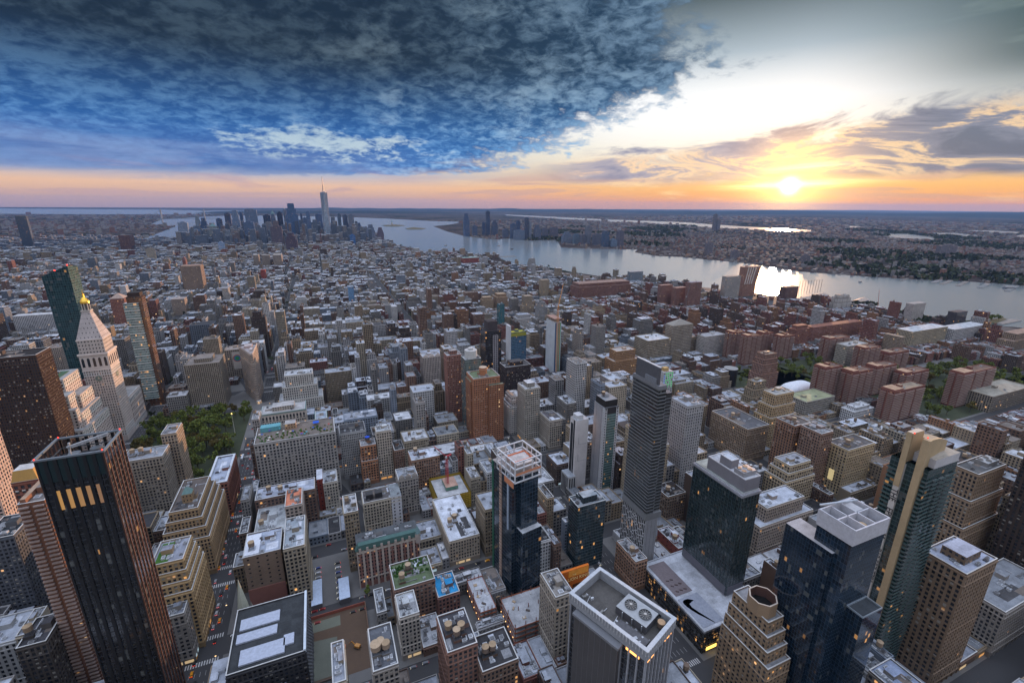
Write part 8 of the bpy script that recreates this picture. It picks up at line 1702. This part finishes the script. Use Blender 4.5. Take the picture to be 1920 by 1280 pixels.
# flag pole lamp in the park, round black tank, piers, boats
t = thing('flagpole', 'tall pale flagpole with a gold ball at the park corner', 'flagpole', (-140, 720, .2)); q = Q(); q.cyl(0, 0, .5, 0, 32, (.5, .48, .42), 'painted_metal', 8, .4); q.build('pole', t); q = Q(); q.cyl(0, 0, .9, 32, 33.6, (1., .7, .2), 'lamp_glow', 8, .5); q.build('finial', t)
g = unp_((1366, 722)); t = thing('storage_tower', 'squat round black tank building left of the red slabs', 'tank', (g[0], g[1], 0)); q = Q(); q.cyl(0, 0, 12, 0, 34, (.02, .02, .024), 'painted_metal', 20); q.build('drum', t); q = Q(); q.cyl(0, 0, 12.4, 34, 35, (.3, .3, .3), 'painted_metal', 20); q.build('rim', t)
PIERS = [(1490, 570, 1552, 556, 26, (.34, .30, .28)), (1603, 573, 1622, 566, 22, (.3, .3, .32)), (1690, 526, 1702, 522, 6, (.2, .18, .17)), (1640, 519, 1652, 514, 5, (.2, .18, .17)), (1572, 516, 1580, 512, 4, (.2, .18, .17)), (1750, 530, 1766, 523, 9, (.26, .24, .24)), (1766, 533, 1783, 526, 8, (.25, .22, .2)), (1796, 536, 1812, 528, 8, (.25, .22, .2)), (1838, 540, 1852, 532, 9, (.22, .22, .22)), (1888, 546, 1906, 536, 9, (.22, .22, .22)), (1870, 607, 1905, 600, 12, (.24, .23, .22))]
for i, (a, b_, c, d, w, col) in enumerate(PIERS):
    A_, B_ = unp_((a, b_)), unp_((c, d)); L_ = math.hypot(*(B_-A_)[:2]); t = thing('pier', ['long pier shed glowing orange on its sunny roof', 'short pier shed with boats moored, right of the long one', 'thin timber jetty on the far bank, rightmost of the upper three', 'thin timber jetty on the far bank, middle of the upper three', 'thin timber jetty on the far bank, leftmost of the upper three', 'broad marina pier on the far bank', 'second pier right of the marina on the far bank', 'third pier right of the marina on the far bank', 'dark pier on the far bank near the right', 'last pier on the far bank beside a moored ferry', 'flat pier deck on the near bank below the wooded pier'][i], 'pier', (A_[0], A_[1], 0), math.atan2(B_[1]-A_[1], B_[0]-A_[0]))
    q = Q(); q.box(0, -w, L_, w, -.4, 2, col, 'plain_wall', 'roofing', col); q.build('deck', t)
    if i < 2: q = Q(); q.box(8, -w*.7, L_*.85, w*.7, 2, 13, (.28, .10, .10) if i == 0 else (.25, .28, .40), 'masonry_wall', notop=True, bay=8, flr=6, par=(.5, .4, .05)); P0 = [(8, -w*.7, 13), (L_*.85, -w*.7, 13), (L_*.85, 0, 19), (8, 0, 19)]; q.quads([P0, [(L_*.85, w*.7, 13), (8, w*.7, 13), (8, 0, 19), (L_*.85, 0, 19)]], (.45, .36, .30), 'roofing'); q.build('shed', t)
for i, (a, b_, L_, ang, lab) in enumerate(((1613, 529, 26, .2, 'dark ferry trailing a thin wake in mid river'), (836, 460.5, 30, .5, 'small boat with a long wake on the blue reach'), (935, 461, 26, .2, 'small dark boat right of centre on the blue reach'), (960, 467.5, 30, 0, 'dark barge on the blue reach nearer the city'), (1893, 541, 46, -.6, 'white ferry moored at the far bank by the right edge'))):
    A_ = unp_((a, b_)); t = thing('boat', lab, 'boat', (A_[0], A_[1], 0), ang); q = Q(); q.prism([(-L_/2, -L_*.13), (L_*.3, -L_*.13), (L_/2, 0), (L_*.3, L_*.13), (-L_/2, L_*.13)], 0, L_*.10, (.10, .10, .12), 'painted_metal', cap=True); q.build('hull', t); q = Q(); q.box(-L_*.35, -L_*.09, L_*.2, L_*.09, L_*.10, L_*.24, (.45, .45, .46) if i != 3 else (.1, .1, .1), 'painted_metal', bottom=True); q.build('cabin', t)
A_ = unp_((1535, 548)); t = thing('driving_range_net', 'tall thin netting posts standing on the river pier beside the dark brown cube', 'net', (A_[0]-30, A_[1]+20, 0)); 
for k in range(9): q = Q(); q.bar((-60+k*16, 0, 0), (-60+k*16, 0, 46), 1., (.15, .14, .14)); q.build('post', t)
q = Q(); q.bar((-60, 0, 46), (68, 0, 46), .6, (.15, .14, .14)); q.build('top_wire', t)
# street lamps lit along the near avenue
for i in range(26):
    s_ = 1 if i % 2 else -1; x = -110+s_*12.6; y = 200+i*24
    if i == 0:
        lamp0 = thing('street_lamp', 'x', 'street lamp'); q = Q(); q.cyl(0, 0, .14, 0, 8.6, (.12, .12, .12), 'painted_metal', 6); q.bar((0, 0, 8.6), (-1.8, 0, 9), .14, (.12, .12, .12)); q.build('pole', lamp0); q = Q(); q.box(-2.4, -.25, -1.5, .25, 8.8, 9.05, (1., .62, .28), 'lamp_glow', bottom=True); q.build('lamp_head', lamp0); t = lamp0
    else: t = copytree(lamp0)
    t.location = (x, y, .2); t.rotation_euler.z = 0 if s_ > 0 else math.pi; t['label'] = 'slim lit street lamp on the kerb of the avenue leading to the wedge building'; t['group'] = 'street lamps on the avenue'
# the evening air
if HAZE:
    m = bpy.data.materials.new('haze_air'); m.use_nodes = True; nt = m.node_tree; nt.nodes.clear(); o_ = nt.nodes.new('ShaderNodeOutputMaterial'); pvn = nt.nodes.new('ShaderNodeVolumePrincipled')
    pvn.inputs['Color'].default_value = (.20, .44, 1., 1); pvn.inputs['Density'].default_value = HAZE; pvn.inputs['Anisotropy'].default_value = .22; nt.links.new(pvn.outputs[0], o_.inputs['Volume'])
    me = bpy.data.meshes.new('haze'); x0, x1, y0, y1, z0, z1 = -60500, 60500, -3500, 36500, -1.6, 620; V = [(x, y, z) for z in (z0, z1) for x, y in ((x0, y0), (x1, y0), (x1, y1), (x0, y1))]
    me.from_pydata(V, [], [(0, 3, 2, 1), (4, 5, 6, 7), (0, 1, 5, 4), (1, 2, 6, 5), (2, 3, 7, 6), (3, 0, 4, 7)]); me.materials.append(m); link('haze', me)['kind'] = 'stuff'
